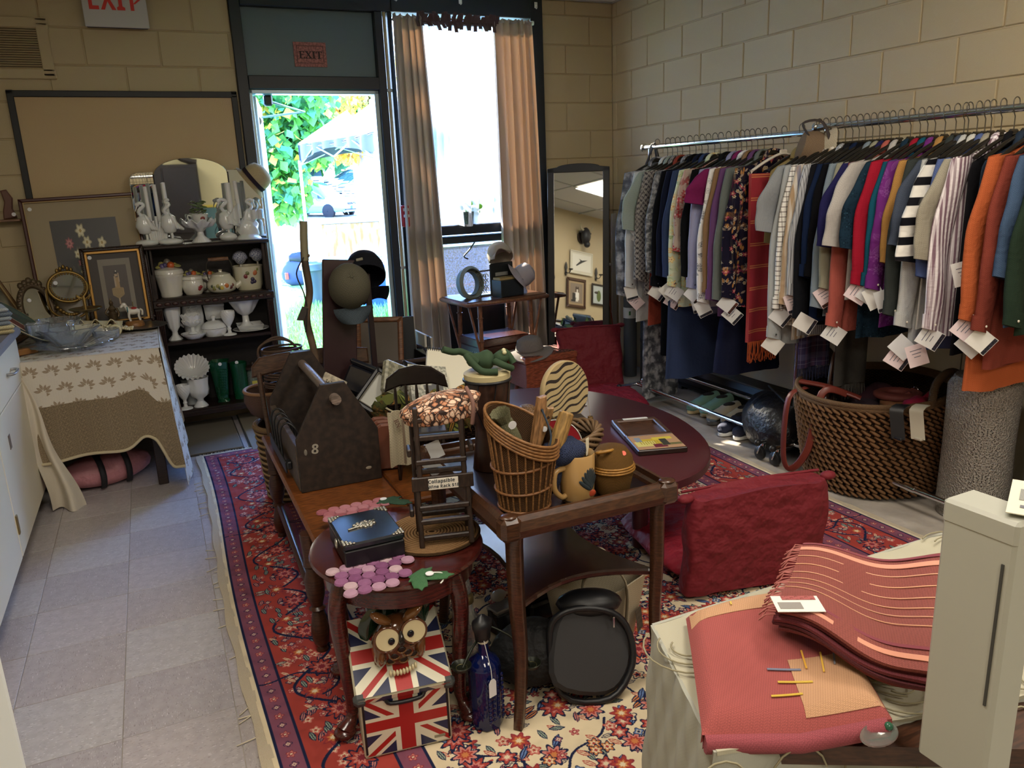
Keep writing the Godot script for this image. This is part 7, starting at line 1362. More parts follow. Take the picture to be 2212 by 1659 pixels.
	part(fg, "frog_body", blb(V(-0.01, 0.03, 0), V(0.045, 0.028, 0.032), 16, 9, I, func(d): return 1.0 + 0.15 * sin(d.x * 5)), fm); part(fg, "head", blb(V(0.045, 0.035, 0.005), V(0.024, 0.02, 0.024), 12, 8), fm)
	for q in [[V(-0.03, 0.03, 0.025), V(-0.06, 0.055, 0.04), V(-0.02, 0.01, 0.055), V(0.03, 0.006, 0.062)], [V(-0.03, 0.03, -0.025), V(-0.075, 0.055, -0.02), V(-0.1, 0.06, 0.0), V(-0.13, 0.072, 0.01)], [V(0.025, 0.03, 0.025), V(0.05, 0.02, 0.045), V(0.075, 0.006, 0.03)], [V(0.025, 0.03, -0.02), V(0.06, 0.045, -0.03), V(0.085, 0.01, -0.02)]]: part(fg, "leg", tub(curve(q, 4), 0.011, 8), fm)
	for z in [-0.012, 0.02]: part(fg, "eye", blb(V(0.055, 0.054, z), V(0.007, 0.007, 0.007), 8, 6), mat("c8c49a", 0.3))

func under_tables(black):
	var Y = 0.014
	var cb_ = thing("flag_bin", "old tin bin printed with a Union Jack, sloping lid", "bin", V(-2.952, Y, 3.61), -8); var fl = mat("ffffff", 0.4, {"tex": "flag"})
	part(cb_, "bin_body", ex([-0.095, 0, 0.1, 0, 0.1, 0.175, -0.095, 0.275], 0.238, X(V0, 0, -90), 0.004), mat("b9b29a", 0.45)); var q1 = S(); flat(q1); quad(q1, V(-0.112, 0.004, 0.1012), V(-0.112, 0.18, 0.1012), V(0.112, 0.18, 0.1012), V(0.112, 0.004, 0.1012), Vector2(0, 1), Vector2(0, 0), Vector2(1, 0), Vector2(1, 1)); part(cb_, "front_flag", q1, fl)
	var tl = X(V(0, 0.238, 0.005), 27.2); var ld = S(); box(ld, V0, V(0.26, 0.024, 0.245), 0.008, tl); part(cb_, "lid", ld, mat("b4ad94", 0.45)); var q2 = S(); flat(q2); quad(q2, tl * V(-0.125, 0.0125, 0.118), tl * V(-0.125, 0.0125, -0.118), tl * V(0.125, 0.0125, -0.118), tl * V(0.125, 0.0125, 0.118), Vector2(0, 1), Vector2(0, 0), Vector2(1, 0), Vector2(1, 1)); part(cb_, "lid_flag", q2, fl)
	var q3 = S(); flat(q3); quad(q3, tl * V(-0.122, -0.01, 0.123), tl * V(-0.122, 0.01, 0.123), tl * V(0.122, 0.01, 0.123), tl * V(0.122, -0.01, 0.123), Vector2(0, 0.99), Vector2(0, 0.9), Vector2(1, 0.9), Vector2(1, 0.99)); part(cb_, "lid_edge_flag", q3, fl)
	for sx in [-1, 1]: part(cb_, "corner_guard", cb(V(0.117 * sx, -0.004, 0.112), V(0.036, 0.034, 0.032), 0.01, tl), mat("3c4040", 0.6)); part(cb_, "side_strap", bx(0.112 * sx - 0.003, 0.01, 0.098, 0.112 * sx + 0.003, 0.17, 0.1025, 0.001), black)
	part(cb_, "handle_lip", tub(curve([V(-0.05, 0.178, 0.1), V(-0.04, 0.158, 0.108), V(0.04, 0.158, 0.108), V(0.05, 0.178, 0.1)], 5), 0.006, 6), black); part(cb_, "maker_mark", cb(V(0.085, 0.02, 0.1015), V(0.03, 0.008, 0.0006), 0.0), mat("8a846e", 0.6))
	var ow = thing("owl_lantern", "brown glazed ceramic owl with big round cream eyes on bin", "owl", V(-2.955, Y + 0.222, 3.635), -4); var og = glaze("55321c", 0.12); var o2 = glaze("6d4624", 0.12)
	part(ow, "owl_body", blb(V(0, 0.075, 0), V(0.062, 0.075, 0.055), 26, 16, I, func(d): return 1.0 - 0.1 * maxf(0, d.y) + 0.03 * maxf(0, -d.y)), og)
	for sx in [-1, 1]:
		part(ow, "ear_tuft", blb(V0, V(0.036, 0.012, 0.02), 14, 7, X(V(0.042 * sx, 0.152, 0.022), 10, 0, 38.0 * sx)), o2); part(ow, "eye_ring", lat([0, 0, 0.031, 0, 0.033, 0.006, 0.03, 0.011, 0, 0.009], 30, X(V(0.036 * sx, 0.112 + 0.004 * sx, 0.048), 80, 0, 0)), glaze("c9bb93")); part(ow, "brow", tub(arc(V(0.036 * sx, 0.112 + 0.004 * sx, 0.056), V(0.033, 0, 0), V(0, 0.033, -0.004), 0, 352, 28), 0.0035, 6, true), og)
		part(ow, "pupil", blb(V(0.026 * sx, 0.108 + 0.005 * sx, 0.06), V(0.0095, 0.0105, 0.005), 12, 7), mat("101218", 0.08)); var wg = part(ow, "wing", blb(V(0.055 * sx, 0.06, 0.014), V(0.018, 0.05, 0.034), 14, 9, X(V0, 0, 0, 0)), o2)
		for i in 4: part(wg, "feather", tub(arc(V(0.066 * sx, 0.085 - 0.018 * i, 0.02), V(0, 0.01, 0), V(0, 0, 0.02), 180, 360, 6), 0.002, 5), og)
	part(ow, "beak", tub(curve([V(0, 0.125, 0.056), V(0, 0.1, 0.067), V(0, 0.082, 0.06)], 4), [0.004, 0.005, 0.007, 0.008, 0.008, 0.008, 0.006, 0.004, 0.002], 8), mat("1a1410", 0.15))
	for q in [[-0.03, 0.075], [0.0, 0.07], [0.028, 0.08], [-0.018, 0.052], [0.016, 0.056], [-0.028, 0.033], [0.004, 0.034], [0.032, 0.04]]:
		var zz = 0.055 * sqrt(maxf(0.0, 1.0 - pow(q[0] / 0.062, 2.0) - pow((q[1] - 0.075) / 0.075, 2.0)))
		part(ow, "pierced_hole", blb(V(q[0], q[1], zz), V(0.011, 0.008, 0.003), 10, 6), mat("1c0e08", 0.4)); part(ow, "hole_lip", tub(arc(V(q[0], q[1], zz + 0.001), V(0.012, 0, 0), V(0, 0.01, 0), 190, 350, 8), 0.0025, 5), o2)
	for i in 9: part(ow, "toe", blb(V(-0.034 + 0.0085 * i, 0.004 + 0.0008 * i, 0.06 - 0.0006 * (i - 4) * (i - 4)), V(0.0045, 0.009, 0.008), 8, 6), glaze("c2b690"))
	var gv = thing("leaf_planter", "glossy dark green ceramic leaf bowl behind the owl", "planter", V(-2.935, Y + 0.275, 3.515)); var gg = glaze("16301f", 0.1)
	part(gv, "bowl", blb(V(0, 0.055, 0), V(0.075, 0.06, 0.05), 20, 10), gg)
	for q in [[-0.085, 0.0, 35, -30], [0.075, 0.02, -30, 30], [0.0, 0.075, 0, 0]]: part(gv, "ceramic_leaf", sht(6, 10, func(u, t): return V(q[0] * (0.5 + t * 0.6) + (u - 0.5) * 0.075 * sin(PI * clampf(t * 0.9 + 0.08, 0, 1)), 0.1 - 0.12 * t + q[1], 0.045 + 0.012 * sin(u * PI)), 0.006), gg)
	# bottles, candelabra, bags
	var cl = mat("eef4f4", 0.03, {"refr": 0.05}); var gb = thing("glass_decanter", "tall clear glass oil bottle with pourer beside the oval table leg", "bottle", V(-2.70, Y, 3.5)); part(gb, "bottle", lat([0, 0, 0.04, 0, 0.043, 0.01, 0.042, 0.16, 0.035, 0.2, 0.018, 0.235, 0.016, 0.26, 0.013, 0.26, 0.015, 0.235, 0.032, 0.195, 0.038, 0.15, 0.038, 0.012, 0, 0.012], 24), cl); part(gb, "metal_collar", lat([0.016, 0.258, 0.02, 0.262, 0.02, 0.285, 0.014, 0.29, 0, 0.29], 18), mat("8a7a52", 0.4, {"metal": 0.7})); part(gb, "glass_stopper", lat([0, 0.29, 0.012, 0.29, 0.014, 0.31, 0.01, 0.335, 0.003, 0.345, 0.002, 0.36, 0, 0.36], 16), cl)
	var bb = thing("blue_bottle", "tall square cobalt blue embossed bottle with white hang tag", "bottle", V(-2.735, Y, 3.705), 20); var bl = mat("13246a", 0.06, {"refr": 0.05, "alpha": 0.4, "spec": 0.6})
	part(bb, "bottle", lat([0, 0, 0.045, 0, 0.047, 0.01, 0.046, 0.18, 0.042, 0.2, 0.016, 0.22, 0.014, 0.255, 0, 0.255], 8), bl); var em = S()
	for i in 40: blob(em, V(0.016 * ((i % 4) - 1.5), 0.03 + 0.0145 * (i / 4), 0.0435), V(0.006, 0.007, 0.003), 6, 4)
	part(bb, "embossing", em, bl); part(bb, "neck_ring", lat([0.0, 0.253, 0.015, 0.255, 0.015, 0.263, 0, 0.265], 16), mat("c9c4ae", 0.5)); part(bb, "rubber_stopper", blb(V(0, 0.3, 0), V(0.03, 0.042, 0.024), 12, 8, I, func(d): return 1.0 + 0.15 * sin(d.y * 6)), black); part(bb, "tag_string", tub([V(-0.012, 0.27, 0.018), V(-0.02, 0.2, 0.05), V(-0.022, 0.17, 0.054)], 0.0012, 4), mat("d0d0ca", 0.8)); part(bb, "hang_tag", ex([-0.013, 0, 0.013, 0, 0.013, 0.04, 0.006, 0.05, -0.006, 0.05, -0.013, 0.04], 0.001, X(V(-0.022, 0.12, 0.055), -4, 0, -4)), mat("dcdcdc", 0.6))
	var ca = thing("candelabra", "low black metal candelabra with two shallow drip cups", "candelabra", V(-2.71, Y, 3.6)); var cm = mat("25281f", 0.35, {"metal": 0.5})
	part(ca, "foot", lat([0, 0, 0.05, 0, 0.045, 0.006, 0.01, 0.012, 0, 0.012], 20), cm); part(ca, "stem", tub([V(0, 0.01, 0), V(0.01, 0.27, 0.06)], 0.006, 6), cm)
	for q in [[V(-0.1, 0.205, 0.13)], [V(0.105, 0.15, 0.135)]]:
		part(ca, "arm", tub(curve([V(0.01, 0.27, 0.06), V(q[0].x * 0.6, 0.24, q[0].z * 0.8), q[0]], 5), 0.0035, 6), cm); part(ca, "drip_cup", lat([0, 0, 0.012, 0, 0.024, 0.006, 0.028, 0.016, 0.026, 0.017, 0.014, 0.007, 0, 0.006], 24, X(q[0])), cm); part(ca, "cup_ring", tub(arc(q[0] + V(0, 0.008, 0), V(0.015, 0, 0), V(0, 0, 0.015), 0, 350, 18), 0.001, 4, true), mat("8a8458", 0.3, {"metal": 0.8}))
	var kb = thing("camera_bag", "soft black zipped bag with grey flap under the tray table", "bag", V(-2.47, Y, 3.63), -22); part(kb, "bag_body", blb(V(-0.06, 0.105, 0), V(0.12, 0.11, 0.09), 20, 12, X(V0, 0, 0, 6), func(d): return 1.0 + 0.16 * pow(absf(d.x), 5.0) - 0.1 * pow(maxf(0, -d.y), 3.0)), mat("0e0f11", 0.75, {"bump": "fold_n", "tri": 6.0}))
	var fp = [-0.1, -0.1, 0.06, -0.12, 0.13, -0.04, 0.12, 0.07, 0.06, 0.12, -0.06, 0.12, -0.11, 0.05]; part(kb, "flap", ex(soft(fp), 0.03, X(V(0.085, 0.135, 0.06), -28, 14, -14), 0.012), mat("2a2a2c", 0.7, {"bump": "weave_n", "tri": 20.0})); part(kb, "flap_rim", tub(soft3([V(0.0, 0.03, 0.11), V(0.14, 0.01, 0.12), V(0.215, 0.09, 0.075), V(0.205, 0.19, 0.035), V(0.14, 0.245, 0.03), V(0.03, 0.255, 0.04), V(-0.025, 0.2, 0.06)]), 0.01, 8, true), black); part(kb, "zip_pull", cb(V(0.165, 0.215, 0.05), V(0.008, 0.035, 0.006), 0.002, X(V0, 0, 0, 0)), chrome()); part(kb, "zip_pull", cb(V(-0.01, 0.04, 0.105), V(0.008, 0.02, 0.006), 0.002), chrome()); part(kb, "lid_rim", blb(V(0.1, 0.25, -0.01), V(0.1, 0.04, 0.05), 16, 8), black)
	var tb = thing("tote_bag", "cream canvas tote bag behind the black camera bag", "bag", V(-2.27, Y, 3.52), -14); var cvs = cloth("bfb399", 0.9, 9.0)
	part(tb, "bag_body", sht(30, 12, func(u, t): var a = u * TAU; return V(0.15 * cos(a) * (0.8 + 0.3 * t), 0.005 + 0.235 * t + 0.012 * sin(a * 3) * t, (0.07 + 0.03 * t) * sin(a) + 0.006 * sin(a * 5)), 0.004, 6, 2), cvs); part(tb, "base", lat([0, 0.002, 0.12, 0.002, 0.125, 0.01, 0, 0.012], 24, Transform3D(Basis().scaled(V(1, 1, 0.55)), V0)), cvs)
	for z in [-0.09, 0.095]: part(tb, "strap", tub(curve([V(-0.07, 0.02, z * 0.8), V(-0.07, 0.2, z), V(-0.05, 0.29, z * 0.8), V(0.03, 0.3, z * 0.7), V(0.075, 0.24, z), V(0.07, 0.02, z * 0.8)], 5), 0.014, 6, false, 0.25), cvs)
	part(tb, "printed_crest", cb(V0, V(0.04, 0.075, 0.001), 0.0, X(V(0.125, 0.11, 0.066), -6, 46)), mat("5a564e", 0.8, {"tex": "damask", "tri": 14.0}))
	var bx_ = thing("black_camera_case", "shiny black hard case lying under the tray table's back", "case", V(-2.33, Y, 3.26), 8); part(bx_, "case", bx(-0.09, 0, -0.06, 0.09, 0.075, 0.06, 0.01), mat("0c0d10", 0.2)); part(bx_, "lid", bx(-0.092, 0.077, -0.062, 0.092, 0.12, 0.062, 0.012), mat("101114", 0.15)); part(bx_, "latch", bx(-0.008, 0.06, 0.06, 0.008, 0.09, 0.066, 0.002), mat("8a8a88", 0.3, {"metal": 0.8}))
	var cc = thing("old_camera", "vintage black and silver camera behind the blue bottle", "camera", V(-2.49, Y, 3.3), 14); part(cc, "camera_body", bx(-0.06, 0, -0.03, 0.06, 0.08, 0.03, 0.006), black); part(cc, "lens", lat([0, 0, 0.024, 0, 0.024, 0.02, 0.018, 0.024, 0, 0.02], 18, X(V(0, 0.042, 0.03), 90)), mat("9a9a98", 0.25, {"metal": 0.9})); part(cc, "top_plate", bx(-0.062, 0.08, -0.031, 0.062, 0.095, 0.031, 0.004), mat("a8a8a4", 0.3, {"metal": 0.8})); part(cc, "flash_head", blb(V(-0.03, 0.135, 0.0), V(0.03, 0.02, 0.02), 12, 7), mat("b8b8b4", 0.3)); part(cc, "strap", tub(curve([V(-0.06, 0.08, 0), V(-0.1, 0.12, 0.04), V(-0.08, 0.04, 0.07), V(-0.03, 0.01, 0.06)], 5), 0.006, 5, false, 0.4), mat("1e1e20", 0.7))

func maroon_set():
	var mr = mat("4a2228", 0.32, {"bump": "rough_n", "tri": 6.0, "bs": 0.08})
	var t = thing("low_table", "low maroon-painted oblong table between the red floor chairs", "table", V(-1.84, 0.012, 2.58)); var sc = Transform3D(Basis().scaled(V(0.5, 1, 0.74)), V0)
	part(t, "tabletop", lat([0, 0.365, 0.98, 0.365, 1.0, 0.372, 1.0, 0.402, 0.985, 0.41, 0, 0.41], 64, sc), mr)
	for q in [[0.09, 0.42], [0.33, 0.18], [-0.3, 0.25], [0.2, -0.42], [-0.2, -0.42]]: part(t, "leg", lat([0, 0, 0.032, 0, 0.034, 0.37, 0, 0.37], 20, X(V(q[0], 0, q[1]))), mr)
	var rc = mat("6e0f1e", 0.75, {"bump": "fold_n", "tri": 2.5, "bs": 0.7}); var rs = mat("8a1128", 0.7, {"bump": "fold_n", "tri": 3.5, "bs": 1.0})
	var chair = func(label, at, turn, w, h, lean):
		var c = thing("floor_chair", label, "chair", at, turn)
		var pad = func(q): return X(V(0, 0.0, 0.0), lean) * q
		var back = S(); var rings = []
		for i in 15:
			var y = 0.02 + h * i / 14.0; var k = 1.0 if i < 14 else 0.94; var r = PackedVector3Array()
			for j in 36:
				var a = TAU * j / 36; var cx = signf(cos(a)) * pow(absf(cos(a)), 0.25); var cz = signf(sin(a)) * pow(absf(sin(a)), 0.5)
				r.append(pad.call(V(cx * w / 2 * k * (1.0 + 0.02 * sin(y * 30)), y + 0.008 * sin(cx * 3 + i), cz * 0.055 * (0.85 + 0.15 * sin(PI * i / 14.0)) + 0.004 * sin(cx * 22 + y * 8))))
			rings.append(r)
		loft(back, rings); part(c, "back_cushion", back, rc)
		for sx in [-1, 1]: part(c, "corner_tuck", blb(pad.call(V(sx * (w / 2 + 0.004), h + 0.012, 0)), V(0.028, 0.016, 0.02), 10, 6, I, func(d): return 1.0 + 0.3 * maxf(0, d.x * sx)), rc)
		part(c, "seat_cushion", blb(V(0, 0.06, 0.32), V(w / 2, 0.055, 0.3), 36, 10, I, func(d): return pow(pow(absf(d.x), 6.0) + pow(absf(d.z), 6.0) + pow(absf(d.y), 2.0) + 0.0001, -1.0 / 6.0) * (1.0 + 0.015 * sin(d.x * 17 + d.z * 9))), rs)
		part(c, "piping", tub([pad.call(V(-w / 2, h + 0.015, 0.045)), pad.call(V(0, h + 0.02, 0.05)), pad.call(V(w / 2, h + 0.015, 0.045))], 0.006, 6), rc)
		return c
	chair.call("red cushioned floor chair seen from behind, nearest the quilt table", V(-1.575, 0.012, 3.46), 172.0, 0.56, 0.385, -4.0)
	chair.call("red cushioned floor chair facing us before the tall mirror", V(-0.72, 0.0, 0.86), -14.0, 0.46, 0.46, -10.0)
	var Y = 0.4225
	var tr = thing("wooden_tray", "walnut tray with painted yellow fish tile on the maroon table", "tray", V(-1.635, Y, 2.885), -17); var wn = wood("5a3c2c", 0.35); var fr = S()
	for q in [[0, -0.2, 0.2, 0.035], [0, 0.01, 0.2, 0.03], [-0.09, -0.09, 0.024, 0.2], [0.09, -0.09, 0.024, 0.2]]: box(fr, V(q[0], 0.012, q[1]), V(q[2], 0.024, q[3]), 0.004)
	part(tr, "rim", fr, wn); part(tr, "hollow", bx(-0.08, 0.002, -0.185, 0.08, 0.008, 0.0, 0.001), wn); part(tr, "tile_base", bx(-0.1, 0, 0.02, 0.1, 0.022, 0.2, 0.003), wood("2e1c16", 0.4)); var fq = S(); flat(fq); quad(fq, V(-0.096, 0.0226, 0.19), V(-0.096, 0.0226, 0.026), V(0.096, 0.0226, 0.026), V(0.096, 0.0226, 0.19), Vector2(0, 1), Vector2(0, 0), Vector2(1, 0), Vector2(1, 1)); part(tr, "fish_tile", fq, mat("ffffff", 0.25, {"tex": "fish"})); part(tr, "paper_strip", bx(-0.05, 0.024, -0.215, 0.06, 0.0255, -0.195, 0.0), mat("d8d8d4", 0.6))
	for i in 2: var cd = thing("price_card", "small white printed card on the maroon table, %s" % ["upper one", "lower one nearer the striped drum"][i], "card", V(-1.6 - 0.045 * i, Y + 0.001 * i, 2.2 + 0.075 * i), -16.0 - 4 * i, "table cards"); part(cd, "card", bx(-0.055, 0, -0.035, 0.055, 0.0012, 0.035, 0.0), mat("cfcabb", 0.7)); part(cd, "print_lines", bx(-0.03, 0.0013, -0.02, 0.04, 0.0016, 0.02, 0.0), mat("8f8c80", 0.8, {"tex": "mat", "tri": 5.0}))
	var th = thing("throw_blanket", "grey-green folded throw with fringe at the low table's back left", "blanket", V(-2.1, 0.43, 2.62)); part(th, "fold", sht(14, 10, func(u, t): return V(-0.17 + 0.3 * u, 0.05 * sin(PI * t) + 0.03 * sin(u * 8) * t + 0.035 * (1 - u) + 0.012, -0.2 + 0.36 * t), 0.02), cloth("7c7864")); part(th, "stripe", sht(10, 3, func(u, t): return V(-0.16 + 0.28 * u, 0.075 + 0.02 * sin(u * 8), 0.0 + 0.03 * t), 0.002), cloth("a09a80"))

func window_corner():
	var bm = wood("8a5a3c", 0.45, V(4, 1.5, 4)); var t = thing("bamboo_table", "splayed bamboo-leg side table by the window", "table", V(-1.26, 0, 0.44), 6)
	part(t, "tabletop", bx(-0.32, 0.685, -0.2, 0.32, 0.71, 0.2, 0.008), wood("5c3a28", 0.3)); part(t, "edge_binding", tub([V(-0.32, 0.69, -0.2), V(0.32, 0.69, -0.2), V(0.32, 0.69, 0.2), V(-0.32, 0.69, 0.2)], 0.014, 6, true), bm)
	for q in [[-1, 1], [1, 1], [-1, -1], [1, -1]]:
		var a = V(0.2 * q[0], 0.69, 0.15 * q[1]); var b = V(0.21 * q[0] , 0.0, 0.17 * q[1])
		var lg = part(t, "bamboo_leg", tub([a, a.lerp(b, 0.5), b], 0.017, 8), bm)
		for k in 4: part(lg, "node", tub(arc(a.lerp(b, 0.15 + 0.23 * k), V(0.0185, 0, 0), V(0, 0, 0.0185), 0, 340, 10), 0.004, 5, true), bm)
		part(t, "brace", tub([V(0.29 * q[0], 0.685, 0.16 * q[1]), a.lerp(b, 0.55)], 0.01, 6), bm)
	part(t, "lower_shelf", bx(-0.23, 0.2, -0.17, 0.23, 0.215, 0.17, 0.005), wood("6a4430", 0.4))
	var y = 0.711
	var fb = thing("file_box", "open black card-file box on the bamboo table", "box", V(-1.2, y, 0.52), 14); var bk = mat("1d211f", 0.4)
	part(fb, "box", ex([-0.1, 0, 0.1, 0, 0.1, 0.115, -0.1, 0.115], 0.11, X(V(0, 0, 0.02)), 0.004), bk); part(fb, "lid_back", bx(-0.1, 0.0, -0.055, 0.1, 0.225, -0.04, 0.004), bk); part(fb, "cards", bx(-0.09, 0.1, -0.03, 0.09, 0.13, 0.05, 0.002), mat("a08a58", 0.7)); part(fb, "label_plate", bx(-0.06, 0.135, -0.04, 0.05, 0.16, -0.037, 0.001), mat("8c8c88", 0.4))
	var vz = thing("visor_hat", "grey sun visor hat propped on edge, left of the file box", "hat", V(-1.45, y + 0.1, 0.47)); vz.rotation_degrees = V(0, 24, 0); part(vz, "brim", lat([0.085, -0.03, 0.1, -0.032, 0.118, 0.02, 0.1, 0.04, 0.095, 0.035, 0.11, 0.018, 0.094, -0.024, 0.085, -0.03], 34, X(V0, 82, 0, 0)), cloth("8a9490")); part(vz, "band", lat([0.084, -0.03, 0.084, 0.01, 0.08, 0.01, 0.08, -0.03], 30, X(V0, 82)), cloth("6d7674"))
	var jw = thing("filigree_stand", "silver filigree scroll stand between visor and file box", "stand", V(-1.34, y, 0.44)); var fs = S()
	for i in 12: tube(fs, arc(V(-0.02 + 0.016 * (i % 4), 0.04 + 0.045 * (i / 4), 0.005 * (i % 2)), V(0.012, 0, 0), V(0, 0.02, 0), 0, 330, 10), 0.003, 5)
	part(jw, "scrolls", fs, mat("8d8d8a", 0.35, {"metal": 0.7})); part(jw, "top_bar", tub([V(-0.05, 0.17, 0), V(0.06, 0.175, 0)], 0.006, 6), mat("5a564a", 0.4, {"metal": 0.6})); part(jw, "foot", bx(-0.04, 0, -0.03, 0.05, 0.012, 0.03, 0.003), mat("6d6d6a", 0.35, {"metal": 0.7}))
	var h1 = thing("bucket_hat", "pale mauve cotton bucket hat hung on the file box's right", "hat", V(-1.07, y + 0.12, 0.5)); h1.rotation_degrees = V(12, 0, -62); part(h1, "crown", lat([0.075, -0.02, 0.078, 0.02, 0.07, 0.07, 0.04, 0.09, 0, 0.093], 26, I, func(a, i, q): return Vector2(q.x * (1.0 + 0.05 * sin(a * 3 + i)), q.y)), cloth("b9b2b8")); part(h1, "brim", lat([0.074, -0.02, 0.118, -0.05, 0.12, -0.054, 0.074, -0.026], 30, I, func(a, i, q): return Vector2(q.x, q.y + (0.02 * sin(a * 2) if i == 1 or i == 2 else 0.0))), cloth("b4acb4"))
	cap("tan baseball cap lying bill-up on the file box", V(-1.2, y + 0.245, 0.46), -34, 22, "b3a491", "8a7868", -30.0)
	var wb = thing("wooden_case", "dark wooden case with sunlit top on the bamboo table's lower shelf", "case", V(-1.28, 0.235, 0.45), 8); part(wb, "case", bx(-0.2, 0.085, -0.13, 0.2, 0.14, 0.14, 0.004), wood("43241a", 0.35)); part(wb, "lid", bx(-0.203, 0.142, -0.133, 0.203, 0.2, 0.143, 0.006), wood("4a281c", 0.25)); var dw = part(wb, "drawer", bx(-0.2, 0.0, -0.13, 0.2, 0.08, 0.145, 0.004), wood("5a3022", 0.4)); part(dw, "knob", blb(V(0, 0.04, 0.15), V(0.009, 0.009, 0.009), 8, 6), mat("8a7a58", 0.3, {"metal": 0.8}))
	part(t, "shelf_batten", bx(-0.22, 0.215, -0.12, 0.22, 0.235, 0.12, 0.003), wood("6a4430", 0.4))
	var sw = thing("sewing_cabinet", "orange-pink wooden sewing box with tapestry top on splayed legs", "cabinet", V(-1.06, 0, 0.76), 4); var pw = wood("a5583c", 0.4)
	part(sw, "box", bx(-0.2, 0.12, -0.13, 0.2, 0.29, 0.13, 0.004), pw); part(sw, "lid", bx(-0.207, 0.292, -0.137, 0.207, 0.335, 0.137, 0.005), pw); part(sw, "tapestry_top", bx(-0.19, 0.335, -0.12, 0.19, 0.339, 0.12, 0.001), mat("ffffff", 0.9, {"tex": "cork", "tri": 4.0}))
	for q in [[-1, 1], [1, 1], [-1, -1], [1, -1]]: part(sw, "tapered_leg", tub([V(0.15 * q[0], 0.12, 0.09 * q[1]), V(0.17 * q[0], 0, 0.11 * q[1])], [0.018, 0.01], 8), pw)
	for q in [-0.15, 0.15]: part(sw, "corner_batten", bx(q - 0.006 if q > 0 else q - 0.05, 0.13, 0.13, q + 0.05 if q > 0 else q + 0.006, 0.285, 0.134, 0.001), pw)
	var h2 = thing("safari_hat", "grey wide-brimmed cloth hat resting on the sewing box", "hat", V(-1.16, 0.36, 0.78)); h2.rotation_degrees = V(6, 0, 5); part(h2, "crown", lat([0.082, 0, 0.08, 0.03, 0.072, 0.075, 0.05, 0.092, 0.02, 0.088, 0, 0.085], 30, Transform3D(Basis().scaled(V(1.15, 1, 1)), V0), func(a, i, q): return Vector2(q.x * (1.0 + 0.04 * sin(a * 2 + i)), q.y)), cloth("857d78")); part(h2, "brim", lat([0.08, 0.0, 0.12, -0.012, 0.145, -0.018, 0.146, -0.022, 0.12, -0.017, 0.08, -0.005], 36, Transform3D(Basis().scaled(V(1.15, 1, 1)), V0), func(a, i, q): return Vector2(q.x, q.y + (0.012 * sin(a * 2 + 1) if i > 0 and i < 5 else 0.0))), cloth("8b837f")); part(h2, "cord", tub(arc(V(0, 0.014, 0), V(0.096, 0, 0), V(0, 0, 0.083), 0, 350, 28), 0.003, 5, true), mat("6a625c", 0.8))

# ---------- right: clothes racks and what stands round them ----------
var hanger0 = null
func hanger(at, label, white = false):
	if hanger0 == null or white:
		var h = thing("clothes_hanger", label, "hanger", at, 0, "" if white else "black hangers"); var m = mat("dcd3c4", 0.4) if white else mat("17140f", 0.3)
		part(h, "hook", tub(arc(V(0, 0.02, 0), V(0.018, 0, 0), V(0, 0.018, 0), -20, 200, 10) + [V(-0.012, -0.012, 0), V(0, -0.03, 0), V(0, -0.09, 0)], 0.0022, 5), mat("6f6a60", 0.3, {"metal": 0.8}))
		part(h, "shoulder_bar", tub(curve([V(-0.2, -0.175, 0), V(-0.1, -0.125, 0), V(0, -0.095, 0), V(0.1, -0.125, 0), V(0.2, -0.175, 0)], 4), 0.011, 8, false, 0.6), m); part(h, "clip_block", cb(V(0, -0.09, 0), V(0.05, 0.03, 0.014), 0.006), m)
		if white: part(h, "trouser_bar", tub([V(-0.2, -0.175, 0), V(-0.21, -0.2, 0), V(0.2, -0.2, 0), V(0.2, -0.175, 0)], 0.008, 6), m)
		else: hanger0 = h
		return h
	return dup(hanger0, label, at)
func fab(k):
	if k is String and k.begins_with("#"): return mat(k.substr(1), 0.9, {"tex": "weave", "bump": "fold_n", "tri": 9.0, "bs": 0.3, "spec": 0.2})
	var d = {"tie": ["blotch", 4.0, "c6c8cc"], "lace": ["lace", 8.0, "ffffff"], "greyknit": ["blotch", 9.0, "b9bcc0"], "green": ["greenfloral", 3.4, "ffffff"], "redf": ["redfloral", 3.6, "ffffff"], "whitef": ["whitefloral", 3.6, "ffffff"], "dark": ["darkfloral", 3.6, "ffffff"], "check": ["check", 11.0, "ffffff"], "tan": ["tanstripe", 5.0, "ffffff"], "gstripe": ["greystripe", 11.0, "ffffff"], "lotus": ["lotus", 4.0, "ffffff"], "purple": ["purplefloral", 3.2, "ffffff"], "bw": ["blackstripe", 3.4, "ffffff"], "mauve": ["mauvestripe", 13.0, "ffffff"], "plaid": ["tanplaid", 8.0, "ffffff"]}[k]
	return mat(d[2], 0.88, {"tex": d[0], "tri": d[1], "bump": "fold_n", "bs": 0.4, "spec": 0.2})
func tagc(g, x, y, ang, k):
	# paper price tag on a string
	var t = part(g, "price_tag", cb(V0, V(0.075, 0.09, 0.0012), 0.0, X(V(x, y, 0.012), 0, -34, ang)), mat(["dfdfdd", "e4e2dc", "e6d2d4", "dcdcdc"][k % 4], 0.6))
	if k % 3 != 0: part(t, "print_strip", cb(V(0, -0.036, 0.0012), V(0.07, 0.014, 0.0006), 0.0, X(V(x, y, 0.012), 0, -34, ang)), mat(["4a6a4c", "b06a4a", "5a6a9c"][k % 3], 0.7, {"tex": "darkfloral", "tri": 20.0}))
	if k % 2 == 0:
		for i in 3: part(t, "written_line", cb(V(0, 0.022 - 0.014 * i, 0.001), V(0.045 - 0.01 * i, 0.003, 0.0006), 0.0, X(V(x, y, 0.012), 0, -34, ang)), mat("7a7a86", 0.8))
